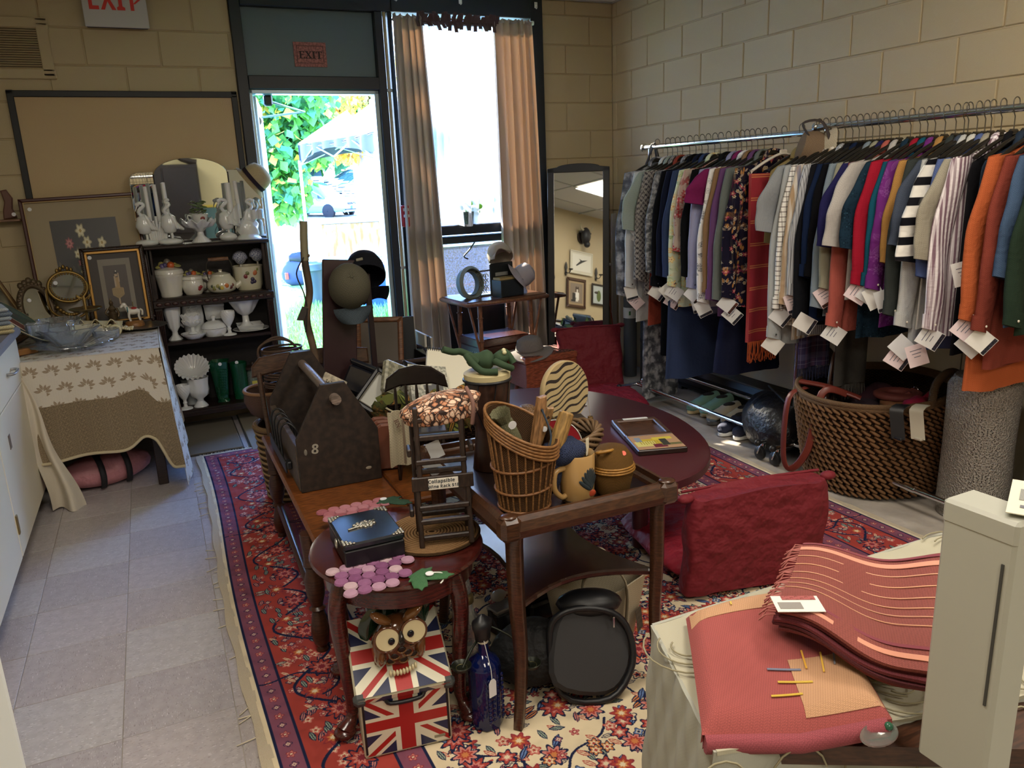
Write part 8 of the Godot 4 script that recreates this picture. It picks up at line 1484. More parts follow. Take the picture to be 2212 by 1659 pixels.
func garment(called, label, z, hem, sl, k, o = {}):
	# hung at right angles to the bar: body, two sleeves, collar; y measured from the floor
	var yb = 1.66; var cat = o.get("cat", called.replace("_", " ").split(" ")[-1])
	var g = thing(called, label, cat, V(-0.42, yb, z)); var m = fab(k); var ph = z * 37.0; var th = o.get("th", 0.019); var w = o.get("w", 0.22); var fl = o.get("flare", 0.015)
	var H = yb - hem; var rings = []; var top = o.get("top", 0.1)
	for i in 25:
		var t = i / 24.0; var y = -top - (H - top) * pow(t, 1.5); var dy = -top - y
		var hw = lerpf(0.05, w, smoothstep(0.0, 1.0, clampf(dy / 0.085, 0, 1))) if not o.has("strip") else o.strip
		hw += fl * t * (1 if dy > 0.1 else 0)
		var r = PackedVector3Array()
		for j in 40:
			var a = TAU * j / 40; var ca = cos(a)
			r.append(V(hw * signf(ca) * pow(absf(ca), 0.8), y + 0.006 * sin(ca * 5 + ph) * t, (th * (0.55 + 0.45 * t) * sin(a)) + clampf(dy * 2.5, 0, 1) * (0.006 * sin(ca * 9 + ph) + 0.004 * sin(ca * 21 + ph * 2 + t * 3))))
		rings.append(r)
	var s = S(); loft(s, rings, 4.0, 4.0); part(g, "body", s, m)
	if sl > 0.0:
		for sx in [-1.0, 1.0]:
			var L = yb - sl; var q = []; var shortS = sl > 1.1
			for i in 19:
				var t = i / 18.0; var y = lerpf(-0.15, -L, t); var cx = sx * (w - 0.035 + (0.075 if not shortS else 0.11) * sin(PI * minf(t, 0.6) * 0.75) + 0.01 * t)
				var rx = lerpf(0.062, 0.07 if shortS else 0.042, t) * (1.0 + 0.05 * sin(t * 17 + ph)); var rz = lerpf(0.02, 0.021, t); var r = PackedVector3Array()
				for j in 18: var a = TAU * j / 18; r.append(V(cx + rx * cos(a), y + 0.012 * cos(a) * sx + 0.02 * cos(a) * (1 - t) * -sx, 0.005 + rz * sin(a) * (1.0 + 0.16 * sin(a * 3 + t * 11 + ph)) + 0.006 * sin(t * 8 + ph)))
				q.append(r)
			var ss = S(); loft(ss, q, 1.4, 3.0, false, true); part(g, "sleeve", ss, fab(o.sleeve) if o.has("sleeve") else m)
			if not shortS and not o.has("nocuff"):
				var c = q[18]; var cu = S(); var r0 = PackedVector3Array(); var r1 = PackedVector3Array(); var cc = V0
				for p in c: cc += p / 18.0
				for p in c: r0.append(cc + (p - cc) * 1.08 + V(0, 0.055, 0)); r1.append(cc + (p - cc) * 1.1)
				loft(cu, [r0, r1]); part(g, "cuff", cu, fab(o.sleeve) if o.has("sleeve") else m)
				part(g, "cuff_button", blb(cc + V(-0.01, 0.025, 0.028), V(0.005, 0.005, 0.003), 8, 5), mat("d8d0c0" if ph > 100 else "3a3a3a", 0.4))
	if o.get("collar", true): part(g, "collar", tub(curve([V(-0.075, -0.125, 0.02), V(-0.055, -0.088, 0.016), V(0, -0.075, -0.012), V(0.055, -0.088, 0.016), V(0.075, -0.125, 0.02)], 4), 0.017, 8, false, 0.5), m)
	if o.has("tag"):
		for i in o.tag: tagc(g, -w - 0.055 + 0.035 * i, o.get("ty", sl if sl > 0 and sl < 1.1 else hem) - yb - 0.03 - 0.06 * i, 38.0 + 23.0 * sin(ph + i * 2.0), int(z * 41) + i)
	return g

func rack(z0, z1, y, label):
	var t = thing("clothes_rack", label, "clothes rack", V0); var cr = chrome(); var bk = mat("17181a", 0.45)
	part(t, "hanging_bar", tub([V(-0.42, y, z0 - 0.06), V(-0.42, y, z1 + 0.04)], 0.0155, 14), cr); part(t, "bar_end_cap", lat([0, 0, 0.026, 0, 0.026, 0.012, 0.012, 0.02, 0, 0.02], 16, X(V(-0.42, y, z0 - 0.06), -90)), cr)
	for z in [z0, z1]:
		part(t, "upright", tub([V(-0.42, 0.11, z), V(-0.42, y, z)], 0.0135, 10), cr); part(t, "foot_tube", tub([V(-0.66, 0.105, z), V(-0.08, 0.105, z)], 0.0135, 10), cr)
		for x in [-0.66, -0.08]: part(t, "end_plug", blb(V(x, 0.105, z), V(0.02, 0.018, 0.018), 10, 6), bk)
		for x in [-0.64, -0.1]:
			var w = part(t, "caster_wheel", lat([0, -0.012, 0.03, -0.013, 0.036, -0.008, 0.036, 0.008, 0.03, 0.013, 0, 0.012], 22, X(V(x + 0.015, 0.036, z - 0.02), 0, 0, 90)), bk); part(w, "hub", lat([0, -0.015, 0.012, -0.015, 0.012, 0.015, 0, 0.015], 12), mat("a8a8a8", 0.4), I)
			part(t, "caster_fork", tub([V(x - 0.004, 0.036, z - 0.02), V(x, 0.085, z - 0.004), V(x + 0.034, 0.085, z - 0.004), V(x + 0.036, 0.036, z - 0.02)], 0.005, 6), cr); part(t, "caster_stem", tub([V(x + 0.015, 0.082, z), V(x + 0.015, 0.11, z)], 0.009, 8), cr)
		part(t, "clamp_knob", blb(V(-0.5, 0.13, z + 0.05 * (1 if z == z0 else -1)), V(0.02, 0.024, 0.02), 10, 6), cr)
	for x in [-0.52, -0.14]: part(t, "base_rail", tub([V(x, 0.105, z0), V(x, 0.105, z1)], 0.0125, 10), cr); part(t, "rail_joint", tub([V(x, 0.105, (z0 + z1) / 2 - 0.02), V(x, 0.105, (z0 + z1) / 2 + 0.02)], 0.0145, 10), cr)
	part(t, "side_tube", tub([V(-0.42, 0.11, z1), V(-0.2, 0.105, z1 - 0.0)], 0.012, 8), cr)

func right_side():
	rack(1.12, 2.47, 1.655, "chrome rolling clothes rack nearer the tall mirror"); rack(2.58, 3.98, 1.675, "chrome rolling clothes rack nearer the quilt table")
	# far rack
	var G = [
		["long_top", "grey tie-dye long-sleeved top, first on the far rack", 1.2, 0.74, 0.736, "tie", {"tag": 0}],
		["trousers", "grey tie-dye trousers hanging nearly to the floor at the far rack's end", 1.26, 0.04, -1.0, "tie", {"w": 0.12, "top": 0.5, "collar": false, "flare": 0.03}],
		["tunic", "white cotton tunic with pink hem behind the tie-dye top", 1.31, 0.58, 0.8, "#dfe2e2", {"tag": 2, "ty": 0.8}],
		["blouse", "pale mint short-sleeved blouse with two tags at its shoulder", 1.36, 0.9, 1.16, "#a9b8b0", {"tag": 2, "ty": 1.2}],
		["cardigan", "grey lace-patterned cardigan beside the rust dress", 1.41, 0.76, 0.854, "lace", {}],
		["dress", "rust-red sleeveless satin dress on the far rack", 1.46, 0.583, -1.0, "#a24a3a", {"w": 0.2, "flare": 0.05}],
		["sweater", "heather grey knitted sweater next to the black coat", 1.53, 0.876, 0.911, "greyknit", {}],
		["coat", "long black coat with white lining tag on the far rack", 1.59, 0.411, 0.833, "#15171c", {"tag": 1}],
		["jacket", "dark navy jacket beside the long black coat", 1.645, 0.783, 0.899, "#1b2136", {"flare": 0.02}],
		["dress", "long blue denim dress hanging low on the far rack", 1.7, 0.282, 0.897, "#3c4a6e", {"flare": 0.06, "tag": 2, "ty": 0.85}],
		["blouse", "pale green floral blouse with rolled sleeve cuffs", 1.76, 0.736, 0.852, "green", {"tag": 1}],
		["kimono", "red and grey floral kimono top with loose sleeves", 1.81, 0.9, 1.054, "redf", {"collar": false}],
		["cardigan", "black ribbed cardigan beside the lavender blouse", 1.875, 0.806, 0.918, "#16181b", {}],
		["blouse", "plain lavender long-sleeved blouse on the far rack", 1.94, 0.709, 0.861, "#a7a8c8", {"tag": 2}],
		["tee_shirt", "magenta short-sleeved tee tucked behind the lavender blouse", 1.985, 1.0, 1.325, "#8a2a62", {}],
		["blouse", "white blouse with black sketched leaves", 2.025, 0.76, 0.793, "whitef", {"tag": 1}],
		["shirt", "plain tan long-sleeved shirt beside the sketched-leaf blouse", 2.065, 0.827, 0.848, "#9c7c5c", {}],
		["skirt", "navy pleated skirt hanging below the tops on the far rack", 2.09, 0.4, -1.0, "#20243c", {"w": 0.17, "top": 0.85, "collar": false, "flare": 0.05, "th": 0.1}],
		["sweater", "muted purple long-sleeved sweater on the far rack", 2.11, 0.73, 0.814, "#765080", {}],
		["shirt", "grey-green long-sleeved shirt beside the dark floral dress", 2.16, 0.8, 0.821, "#78807c", {}],
		["dress", "dark navy dress printed with small red and cream flowers", 2.225, 0.79, 0.841, "dark", {"th": 0.028, "tag": 2}],
		["knit_shirt", "tan knitted sleeveless top between red shawl and grey tee", 2.42, 1.134, -1.0, "#a39060", {"w": 0.19}],
		# near rack
		["tee_shirt", "heather grey short-sleeved tee, first on the near rack", 2.53, 1.062, 1.2, "#a3a7ab", {}],
		["shirt", "long pale grey linen shirt on the near rack", 2.57, 0.651, 0.684, "#bfc3c4", {"tag": 1}],
		["shirt", "white shirt with thin brown window check", 2.612, 0.753, 0.83, "check", {"tag": 1}],
		["shirt", "tan and blue striped shirt with folded cuffs", 2.652, 0.69, 0.857, "tan", {}],
		["blouse", "grey pinstriped blouse with long sleeves", 2.694, 0.708, 0.906, "gstripe", {"tag": 1}],
		["shirt", "black shirt with faint pattern on long sleeves", 2.734, 0.77, 0.801, "#1c1d22", {}],
		["polo_shirt", "dark navy polo shirt behind the black shirt", 2.77, 0.797, 1.0, "#1c2a4a", {"tag": 1, "ty": 0.82}],
		["jacket", "plain black jacket beside the pale denim shirt", 2.806, 0.824, 1.003, "#141418", {}],
		["denim_shirt", "pale washed denim shirt with buttoned cuff", 2.845, 0.83, 0.87, "#8d9ba6", {}],
		["jacket", "khaki jacket with rolled button-tab sleeves", 2.882, 0.898, 0.96, "#a7a48e", {"tag": 1}],
		["tee_shirt", "deep indigo tee on the near rack", 2.912, 0.837, 1.15, "#2c2a5a", {}],
		["sweater", "coral pink sweater with long sleeves hanging low", 2.944, 0.778, 0.798, "#c4685c", {"tag": 1}],
		["shirt", "big white short-sleeved shirt draped forward", 2.985, 0.93, 1.159, "#c8c2bc", {"w": 0.25, "th": 0.026}],
		["dress", "dark teal dress with black lotus flowers", 3.04, 0.753, 1.15, "lotus", {}],
		["shirt", "bright red shirt with wide buttoned sleeve", 3.085, 0.943, 1.0, "#ae2036", {"w": 0.25, "tag": 1}],
		["blouse", "teal blue long-sleeved blouse beside the red shirt", 3.12, 0.906, 0.993, "#1d5c72", {"tag": 1}],
		["blouse", "purple blouse with tone-on-tone flowers", 3.155, 0.831, 0.987, "purple", {"w": 0.23, "tag": 1}],
		["sweater", "mustard sweater with striped wine cuffs", 3.2, 0.937, 1.097, "#b98a4e", {"tag": 1, "ty": 0.98}],
		["cardigan", "charcoal green cardigan with ruffled front", 3.247, 0.865, 0.893, "#3c413f", {"w": 0.24}],
		["tee_shirt", "slate blue short-sleeved tee on the near rack", 3.283, 0.966, 1.177, "#4a5262", {"tag": 1, "ty": 0.75}],
		["blouse", "plain white long-sleeved blouse with deep cuff", 3.3, 0.774, 0.851, "#cfd0ce", {"tag": 1, "ty": 0.8}],
		["sweater", "white sweater with black striped sleeves", 3.338, 0.85, 1.12, "#dedbd2", {"sleeve": "bw", "w": 0.235, "nocuff": true}],
		["shirt", "periwinkle blue shirt hanging low behind the striped one", 3.37, 0.759, 1.056, "#5a6a9c", {"tag": 1, "ty": 0.78}],
		["tunic", "plain beige tunic beside the mauve striped shirt", 3.395, 0.978, 1.13, "#a9a290", {}],
		["shirt", "mauve and white striped shirt with long cuffs", 3.435, 0.835, 0.863, "mauve", {"w": 0.24, "tag": 1}],
		["top", "black sleeveless top behind the denim vest", 3.485, 0.77, -1.0, "#17171b", {}],
		["vest", "dark denim vest with wide armholes", 3.53, 0.995, -1.0, "#2c3848", {"tag": 1, "ty": 1.12}],
		["shirt", "orange linen shirt, longest sleeves on the near rack", 3.585, 0.641, 0.921, "#c2653c", {"w": 0.25, "th": 0.028, "tag": 2}],
		["shirt", "rust-brown shirt behind the orange linen one", 3.635, 0.743, 0.885, "#8a4236", {"w": 0.23, "tag": 1}],
		["denim_jacket", "mid-blue denim jacket near the end of the near rack", 3.685, 0.906, 1.084, "#4a5f7c", {}],
		["shirt", "bottle green shirt at the end of the near rack", 3.73, 0.875, 0.919, "#2c3c30", {}]]
	for i in G.size():
		var q = G[i]; garment(q[0], q[1], q[2], q[3], q[4], q[5], q[6])
		if q[0] != "trousers" and q[0] != "skirt": hanger(V(-0.42, 1.662 if q[2] < 2.5 else 1.676, q[2]), "black wire-hook hanger holding the " + q[1])
	hanger(V(-0.42, 1.66, 2.3), "white plastic hanger carrying the red shawl", true)
	var sw = thing("shawl", "red shawl with paired orange stripes and orange fringe", "shawl", V(-0.44, 1.46, 2.3)); var sm = mat("ffffff", 0.85, {"tex": "shawl", "uv": V(1, 1, 1), "bump": "weave_n", "bs": 0.2})
	part(sw, "cloth", sht(20, 30, func(u, t): return V(-0.2 + 0.2 * u + 0.01 * t, 0.012 - 0.86 * t, 0.022 + 0.012 * sin(u * 7 + t * 2) * t), 0.02, 1, 0.95), sm); var fr = S()
	for i in 44: tube(fr, [V(-0.19 + 0.2 * i / 43.0, -0.845, 0.03), V(-0.19 + 0.2 * i / 43.0 + 0.008 * sin(i * 2.0), -0.9, 0.03 + 0.006 * sin(i)), V(-0.19 + 0.2 * i / 43.0 + 0.014 * sin(i * 1.3), -0.95 - 0.012 * sin(i * 1.7), 0.03)], 0.0028, 4)
	stuff(part(sw, "fringe", fr, mat("b8562a", 0.9)))
	for q in [[2.62, 0.3, 0.66, "plaid", "purple and navy plaid scarf with knotted fringe under the pale shirts", "2a2c4a"], [2.85, 0.1, 0.62, "#55524e", "grey fringed scarf hanging low near the basket", "4c4844"]]:
		var sc = thing("scarf", q[4], "scarf", V(-0.46, q[2] + 0.14, q[0])); part(sc, "cloth", sht(14, 10, func(u, t): return V(-0.1 + 0.2 * u, -0.28 * t, 0.01 * sin(u * 9)), 0.008, 1, 1), mat("ffffff", 0.9, {"tex": "plaid", "tri": 4.5}) if q[3] == "plaid" else fab(q[3])); var f2 = S()
		for i in 30: tube(f2, [V(-0.098 + 0.0068 * i, -0.28, 0), V(-0.098 + 0.0068 * i + 0.005 * sin(i * 2), -0.345 - 0.01 * sin(i * 3), 0.004)], 0.0026, 4)
		stuff(part(sc, "fringe", f2, mat(q[5], 0.9)))
	var bh = thing("bucket_hat", "beige bucket hat with striped tie hung at the racks' joint", "hat", V(-0.46, 1.57, 2.55)); bh.rotation_degrees = V(0, -30, 74); part(bh, "crown", lat([0.085, -0.02, 0.086, 0.02, 0.07, 0.07, 0.0, 0.085], 24), cloth("8a745e")); part(bh, "brim", lat([0.084, -0.02, 0.13, -0.055, 0.132, -0.06, 0.084, -0.027], 30, I, func(a, i, q): return Vector2(q.x, q.y + 0.012 * sin(a * 2))), cloth("c9bda8")); part(bh, "tie", tub(curve([V(0.05, 0.06, 0.05), V(0.1, 0.1, 0.03), V(0.12, 0.02, 0.06), V(0.0, -0.06, 0.1)], 5), 0.009, 6, false, 0.3), mat("3a3230", 0.8))
	var bt = thing("belt_bunch", "dark striped belt hung over the far rack's bar end", "belt", V(-0.42, 1.655, 1.15)); for i in 3: part(bt, "strap", tub(curve([V(-0.05 - 0.03 * i, -0.2, 0.01 * i), V(-0.02, -0.02, 0.008 * i), V(0.0, 0.022, 0.01 * i), V(0.02, -0.02, 0.01 * i), V(0.04 + 0.02 * i, -0.2, 0.01)], 5), 0.01, 6, false, 0.35), mat(["3c3a3a", "55504c", "2c2a2c"][i], 0.7))
	tall_mirror(); floor_right()

func tall_mirror():
	var t = thing("tall_mirror", "tall black-framed leaning mirror in the corner by the window", "mirror"); var b = Basis.from_euler(Vector3(deg_to_rad(-8.2), deg_to_rad(-35.7), deg_to_rad(0.0))); t.transform = Transform3D(b, V(-0.43, 1.568, 0.205) - b.y * 1.575)
	var bl = mat("14161a", 0.4); part(t, "glass", bx(-0.19, 0.05, -0.004, 0.19, 1.53, 0.004, 0.0), mat("e2e6e6", 0.015, {"metal": 1.0}))
	for sx in [-1, 1]: part(t, "frame_side", bx(sx * 0.208 - 0.024, 0, -0.014, sx * 0.208 + 0.024, 1.56, 0.016, 0.003), bl)
	part(t, "frame_bottom", bx(-0.19, 0, -0.014, 0.19, 0.055, 0.016, 0.003), bl); part(t, "back_board", bx(-0.2, 0.02, -0.016, 0.2, 1.54, -0.006, 0.0), mat("4a3c30", 0.8)); var ar = [-0.232, 0.0, 0.232, 0.0, 0.232, 0.03]
	for i in 15: ar.append_array([0.16 * cos(PI * (i + 0.5) / 15.0), 0.036 + 0.026 * sin(PI * (i + 0.5) / 15.0)])
	ar.append_array([-0.232, 0.03]); part(t, "arched_head", ex(ar, 0.03, X(V(0, 1.53, 0.001)), 0.003), bl)

func floor_right():
	var ym = thing("yoga_mat", "tall rolled black foam mat standing in the corner behind the red chair", "mat", V(-0.17, 0, 0.78)); part(ym, "roll", lat([0, 0, 0.075, 0, 0.077, 0.005, 0.077, 0.86, 0.07, 0.868, 0.03, 0.86, 0, 0.86], 30), mat("1e2124", 0.8, {"bump": "pile_n", "tri": 12.0})); part(ym, "strap_band", lat([0.078, 0.3, 0.079, 0.3, 0.079, 0.325, 0.078, 0.325], 30), mat("141518", 0.8)); part(ym, "spiral_end", tub([V(0.07, 0.869, 0), V(0, 0.869, 0.055), V(-0.045, 0.869, 0), V(0, 0.869, -0.03), V(0.02, 0.869, 0)], 0.004, 5), mat("17191b", 0.8))
	var y2 = thing("exercise_roll", "short grey rolled mat with white and green paper label in the corner", "mat", V(-0.2, 0.0, 0.55)); part(y2, "roll", lat([0, 0, 0.05, 0, 0.05, 0.6, 0.045, 0.605, 0, 0.6], 24), mat("46494e", 0.7)); part(y2, "paper_label", lat([0.0505, 0.45, 0.0515, 0.45, 0.0515, 0.53, 0.0505, 0.53], 24), mat("d6d8d4", 0.6)); part(y2, "green_mark", cb(V(-0.026, 0.49, 0.0455), V(0.024, 0.03, 0.001), 0.0, X(V0, 0, -2)), mat("4a8a4c", 0.6))
	for i in 2: var wb = thing("white_board", "long white shelf board leaning in the corner behind the mirror, %s" % ["left one", "right one"][i], "board", V(-0.075 + 0.04 * i, 0, 0.12 + 0.05 * i), 24, "corner boards"); part(wb, "board", bx(-0.03, 0, -0.008, 0.03, 1.2 - 0.03 * i, 0.008, 0.002), mat("d3cec6", 0.5)); part(wb, "edge_strip", bx(0.029, 0, -0.009, 0.032, 1.2 - 0.03 * i, 0.009, 0.0), mat("a8a298", 0.5))
	var pole = thing("orange_cable", "thin orange cable looped in the corner by the boards", "cable", V0); part(pole, "cable", tub(curve([V(-0.3, 0.85, 0.42), V(-0.18, 0.95, 0.2), V(-0.12, 0.9, 0.1), V(-0.1, 0.5, 0.1), V(-0.15, 0.01, 0.3)], 6), 0.005, 6), mat("b8502c", 0.6)); part(pole, "plug", cb(V(-0.305, 0.845, 0.425), V(0.03, 0.02, 0.02), 0.005), mat("a8a49c", 0.5))
	var pn = struct("trim_2", bx(-0.022, 0.1, 1.0, -0.004, 0.86, 4.9, 0.002), mat("d8d0ba", 0.45))
	for z in [1.55, 2.3, 3.1, 3.9]: part(pn, "panel_seam", bx(-0.024, 0.1, z - 0.003, -0.021, 0.86, z + 0.003, 0.0), mat("7a7464", 0.7))
	var ht = thing("baseboard_heater", "long low black metal baseboard heater along the right wall", "heater", V(-0.03, 0, 1.75)); part(ht, "casing", ex([0, 0.02, 0, 0.2, -0.07, 0.17, -0.09, 0.13, -0.085, 0.02], 1.5, X(V0), 0.004), mat("1c1d1e", 0.35)); part(ht, "front_slot", bx(-0.093, 0.03, -0.72, -0.088, 0.05, 0.72, 0.0), mat("060606", 0.8)); part(ht, "top_edge", tub([V(-0.07, 0.172, -0.75), V(-0.07, 0.172, 0.75)], 0.006, 6), mat("55534c", 0.4)); part(ht, "foot", bx(-0.09, 0, -0.7, 0, 0.02, -0.66, 0.0), mat("1c1d1e", 0.4)); part(ht, "foot", bx(-0.09, 0, 0.66, 0, 0.02, 0.7, 0.0), mat("1c1d1e", 0.4))
	# shoes
	var SH = [["79a08f", "6a8a7c", "mint green felt clog", 1.58, -0.3, "c8b48a"], ["b9ae98", "a89c86", "beige slip-on shoe with blue-grey toe", 1.83, -0.34, "5c5a58"], ["20263c", "1a2034", "navy canvas shoe with white sole", 2.03, -0.42, "d8d8d4"]]
	for i in 3:
		for k in 2:
			var q = SH[i]; var s = thing("shoe", "%s, %s of the pair under the far rack" % [q[2], ["left", "right"][k]], "shoe", V(q[4] - 0.02 + 0.03 * k, 0.002, q[3] + 0.095 * k), -78.0 + 4 * k, "%ss" % q[2]); s.rotation_degrees.y = -80
			var R = []
			for j in 15:
				var t = j / 14.0; var z = -0.13 + 0.26 * t; var w = 0.036 + 0.012 * sin(PI * minf(1.0, t * 1.1)) if t < 0.8 else 0.046 * sqrt(maxf(0.0, 1.0 - pow((t - 0.8) / 0.21, 2.0))); var h = lerpf(0.085, 0.07, t) if t < 0.45 else lerpf(0.072, 0.04, (t - 0.45) / 0.55); var r = PackedVector3Array()
				for a in 16: var th = TAU * a / 16; r.append(V(w * cos(th), 0.022 + maxf(0.0, h * 0.5 + h * 0.5 * sin(th)) , z))
				R.append(r)
			var st = S(); loft(st, R); part(s, "upper", st, mat(q[0], 0.9, {"bump": "pile_n", "tri": 14.0, "bs": 0.4})); var so = []
			for j in 24: var a = TAU * j / 24; so.append(0.046 * cos(a) * (1.0 + 0.1 * sin(a))); so.append(0.135 * sin(a))
			part(s, "sole", ex(so, 0.022, X(V(0, 0.012, 0), 90), 0.004), mat(q[5], 0.7)); part(s, "opening", blb(V(0, 0.098, -0.055), V(0.027, 0.008, 0.05), 14, 6), mat("201d1c", 0.9)); part(s, "toe_cap", blb(V(0, 0.035, 0.1), V(0.037, 0.022, 0.034), 14, 7), mat(["79a08f", "69747c", "20263c"][i], 0.85))
	# black travel bag
	var bg = thing("travel_bag", "big slouchy black leather bag with looped straps under the racks", "bag", V(-0.43, 0, 2.33), 62); part(bg, "bag_body", blb(V(0, 0.14, 0), V(0.25, 0.17, 0.16), 26, 14, I, func(d): return 1.0 + 0.18 * pow(absf(d.x), 4.0) - 0.2 * pow(maxf(0, -d.y), 3.0) + 0.035 * sin(d.x * 13 + d.y * 7)), mat("101116", 0.45, {"bump": "fold_n", "tri": 5.0, "bs": 0.8})); part(bg, "front_pocket", blb(V(-0.05, 0.08, 0.13), V(0.14, 0.075, 0.05), 18, 9), mat("13141a", 0.45))
	for q in [[-0.12, 0.2], [0.08, 0.22]]: part(bg, "strap", tub(curve([V(q[0] - 0.07, 0.05, 0.16), V(q[0] - 0.06, 0.2, 0.15), V(q[0], 0.3, 0.1), V(q[0] + 0.1, 0.2, 0.18), V(q[0] + 0.04, 0.06, 0.2)], 6), 0.011, 6, false, 0.3), mat("1b1d24", 0.35))
	part(bg, "buckle_strap", tub(curve([V(-0.2, 0.22, 0.1), V(-0.05, 0.2, 0.18), V(0.05, 0.15, 0.2)], 5), 0.013, 6, false, 0.3), mat("3a4458", 0.35)); part(bg, "zip", tub([V(-0.2, 0.295, 0.02), V(0, 0.315, 0.0), V(0.2, 0.295, 0.02)], 0.006, 5), mat("33363c", 0.4)); part(bg, "paper_tag", cb(V(-0.08, 0.04, 0.2), V(0.012, 0.09, 0.001), 0.0), mat("c8c8c4", 0.6))
	# big woven basket, tipped a little forward
	var bk = thing("woven_basket", "huge round brown water-hyacinth basket of bags and belts", "basket", V(-0.34, 0.0, 2.92)); bk.rotation_degrees = V(0, 0, 4); var wm = wicker("5c4026", 26, 13, 2.6); var pr = [0, 0.01, 0.26, 0.01, 0.3, 0.06, 0.335, 0.25, 0.35, 0.46, 0.335, 0.46, 0.318, 0.25, 0.28, 0.06, 0, 0.03]
	part(bk, "woven_body", lat(pr, 56, I), wm); var st = S(); var r = RandomNumberGenerator.new(); r.seed = 30
	for row in 15:
		for k in 60:
			var a0 = TAU * (k + 0.5 * (row % 2)) / 60; var y0 = 0.03 + 0.029 * row; var rr = 0.29 + 0.055 * pow(y0 / 0.46, 0.7) + 0.006
			var p0 = V(rr * cos(a0), y0, rr * sin(a0)); var a1 = a0 + TAU / 60 * 0.95; var p1 = V(rr * cos(a1), y0 + 0.022, rr * sin(a1)); var mid = (p0 + p1) / 2; mid += V(mid.x, 0, mid.z).normalized() * 0.008
			tube(st, [p0, mid, p1], r.randf_range(0.009, 0.012), 5, false, 0.7)
	stuff(part(bk, "hyacinth_strands", st, mat("6b4a2a", 0.75, {"bump": "rough_n", "tri": 14.0}))); var rm = S()
	for k in 2: tube(rm, arc(V(0, 0.465 + 0.016 * k, 0), V(0.345, 0, 0), V(0, 0, 0.345), 0, 354, 60), 0.014, 7, true)
	part(bk, "rim", rm, mat("5e4428", 0.75, {"bump": "wicker_n", "tri": 16.0}))
	for q in [[V(0.0, 0.47, -0.34), V(0.09, 0, 0)], [V(0.06, 0.47, 0.34), V(0.1, 0, 0)]]: part(bk, "loop_handle", tub(curve([q[0] - q[1], q[0] - q[1] * 0.8 + V(0, 0.09, 0), q[0] + V(0, 0.13, 0), q[0] + q[1] * 0.8 + V(0, 0.09, 0), q[0] + q[1]], 5), 0.018, 8), mat("4e3a22", 0.75, {"bump": "wicker_n", "tri": 16.0}))
	var ln = thing("shoulder_bag", "dark brown leather shoulder bag with tall round handles inside the basket", "bag", V(-0.42, 0.32, 2.74), 30); part(ln, "pouch", blb(V(0, 0.06, 0), V(0.15, 0.09, 0.06), 18, 10, I, func(d): return 1.0 + 0.14 * pow(absf(d.x), 4.0)), mat("3a221a", 0.4)); part(ln, "clasp", blb(V(0.0, 0.07, 0.062), V(0.008, 0.008, 0.006), 8, 6), mat("a89058", 0.3, {"metal": 0.8}))
	for z in [0.0, 0.03]: part(ln, "round_handle", tub(arc(V(-0.07, 0.1, z), V(0.09, 0, 0), V(0, 0.2, 0), 0, 180, 18), 0.009, 8), mat("3c2318", 0.35))
	var pc = thing("velvet_bag", "dark purple cloth bag lying in the big basket", "bag", V(-0.28, 0.33, 2.86)); part(pc, "cloth", blb(V0, V(0.16, 0.12, 0.13), 18, 10, I, func(d): return 1.0 + 0.08 * sin(d.x * 9 + d.y * 6)), mat("32101f", 0.8)); part(pc, "fold", blb(V(-0.12, 0.03, 0.05), V(0.1, 0.05, 0.08), 12, 7), mat("3a2a36", 0.9, {"bump": "pile_n", "tri": 14.0}))
	var rs = thing("leather_strap_bag", "reddish-brown leather strap looped over the basket's left rim", "bag", V0); part(rs, "strap", tub(curve([V(-0.62, 0.46, 2.74), V(-0.73, 0.42, 2.74), V(-0.755, 0.15, 2.75), V(-0.74, 0.08, 2.79), V(-0.71, 0.2, 2.86), V(-0.66, 0.47, 2.88), V(-0.55, 0.46, 2.92)], 6), 0.018, 8, false, 0.25), mat("6e2e24", 0.4)); part(rs, "bag_edge", tub(curve([V(-0.64, 0.49, 2.72), V(-0.58, 0.48, 2.84), V(-0.5, 0.44, 2.96)], 5), 0.026, 8, false, 0.4), mat("6a2c24", 0.4))
	var BL = [["8a5a38", "coiled tan woven belt in the big basket", V(-0.35, 0.42, 3.06), 0.09, 0.02], ["b5aa94", "coiled cream canvas belt in the big basket", V(-0.4, 0.4, 3.1), 0.085, 0.022], ["7a3a34", "coiled red patterned belt in the big basket", V(-0.34, 0.45, 3.02), 0.1, 0.016]]
	for q in BL:
		var b = thing("belt", q[1], "belt", q[2]); var pp = []
		for i in 34: var a = i * 0.42; pp.append(V((q[3] - 0.0014 * i) * cos(a), 0.004 * sin(a), (q[3] - 0.0014 * i) * sin(a)))
		part(b, "coil", tub(pp, q[4], 6, false, 1.0), mat(q[0], 0.7, {"tex": "weave", "tri": 20.0})); part(b, "buckle", tub(arc(V(q[3], 0, 0.02), V(0, 0.024, 0), V(0, 0, 0.018), 0, 340, 10), 0.003, 5, true), chrome())
	var pk = thing("satin_belt", "hot pink satin sash bundled at the basket's front rim", "belt", V(-0.42, 0.45, 3.19), 20); part(pk, "bundle", blb(V0, V(0.12, 0.035, 0.05), 18, 9, I, func(d): return 1.0 + 0.1 * sin(d.x * 8 + d.z * 4)), mat("96203e", 0.4)); part(pk, "tail", tub(curve([V(0.08, 0.01, 0.0), V(0.12, 0.04, 0.02), V(0.16, 0.02, 0.0)], 4), 0.014, 6, false, 0.4), mat("96203e", 0.4))
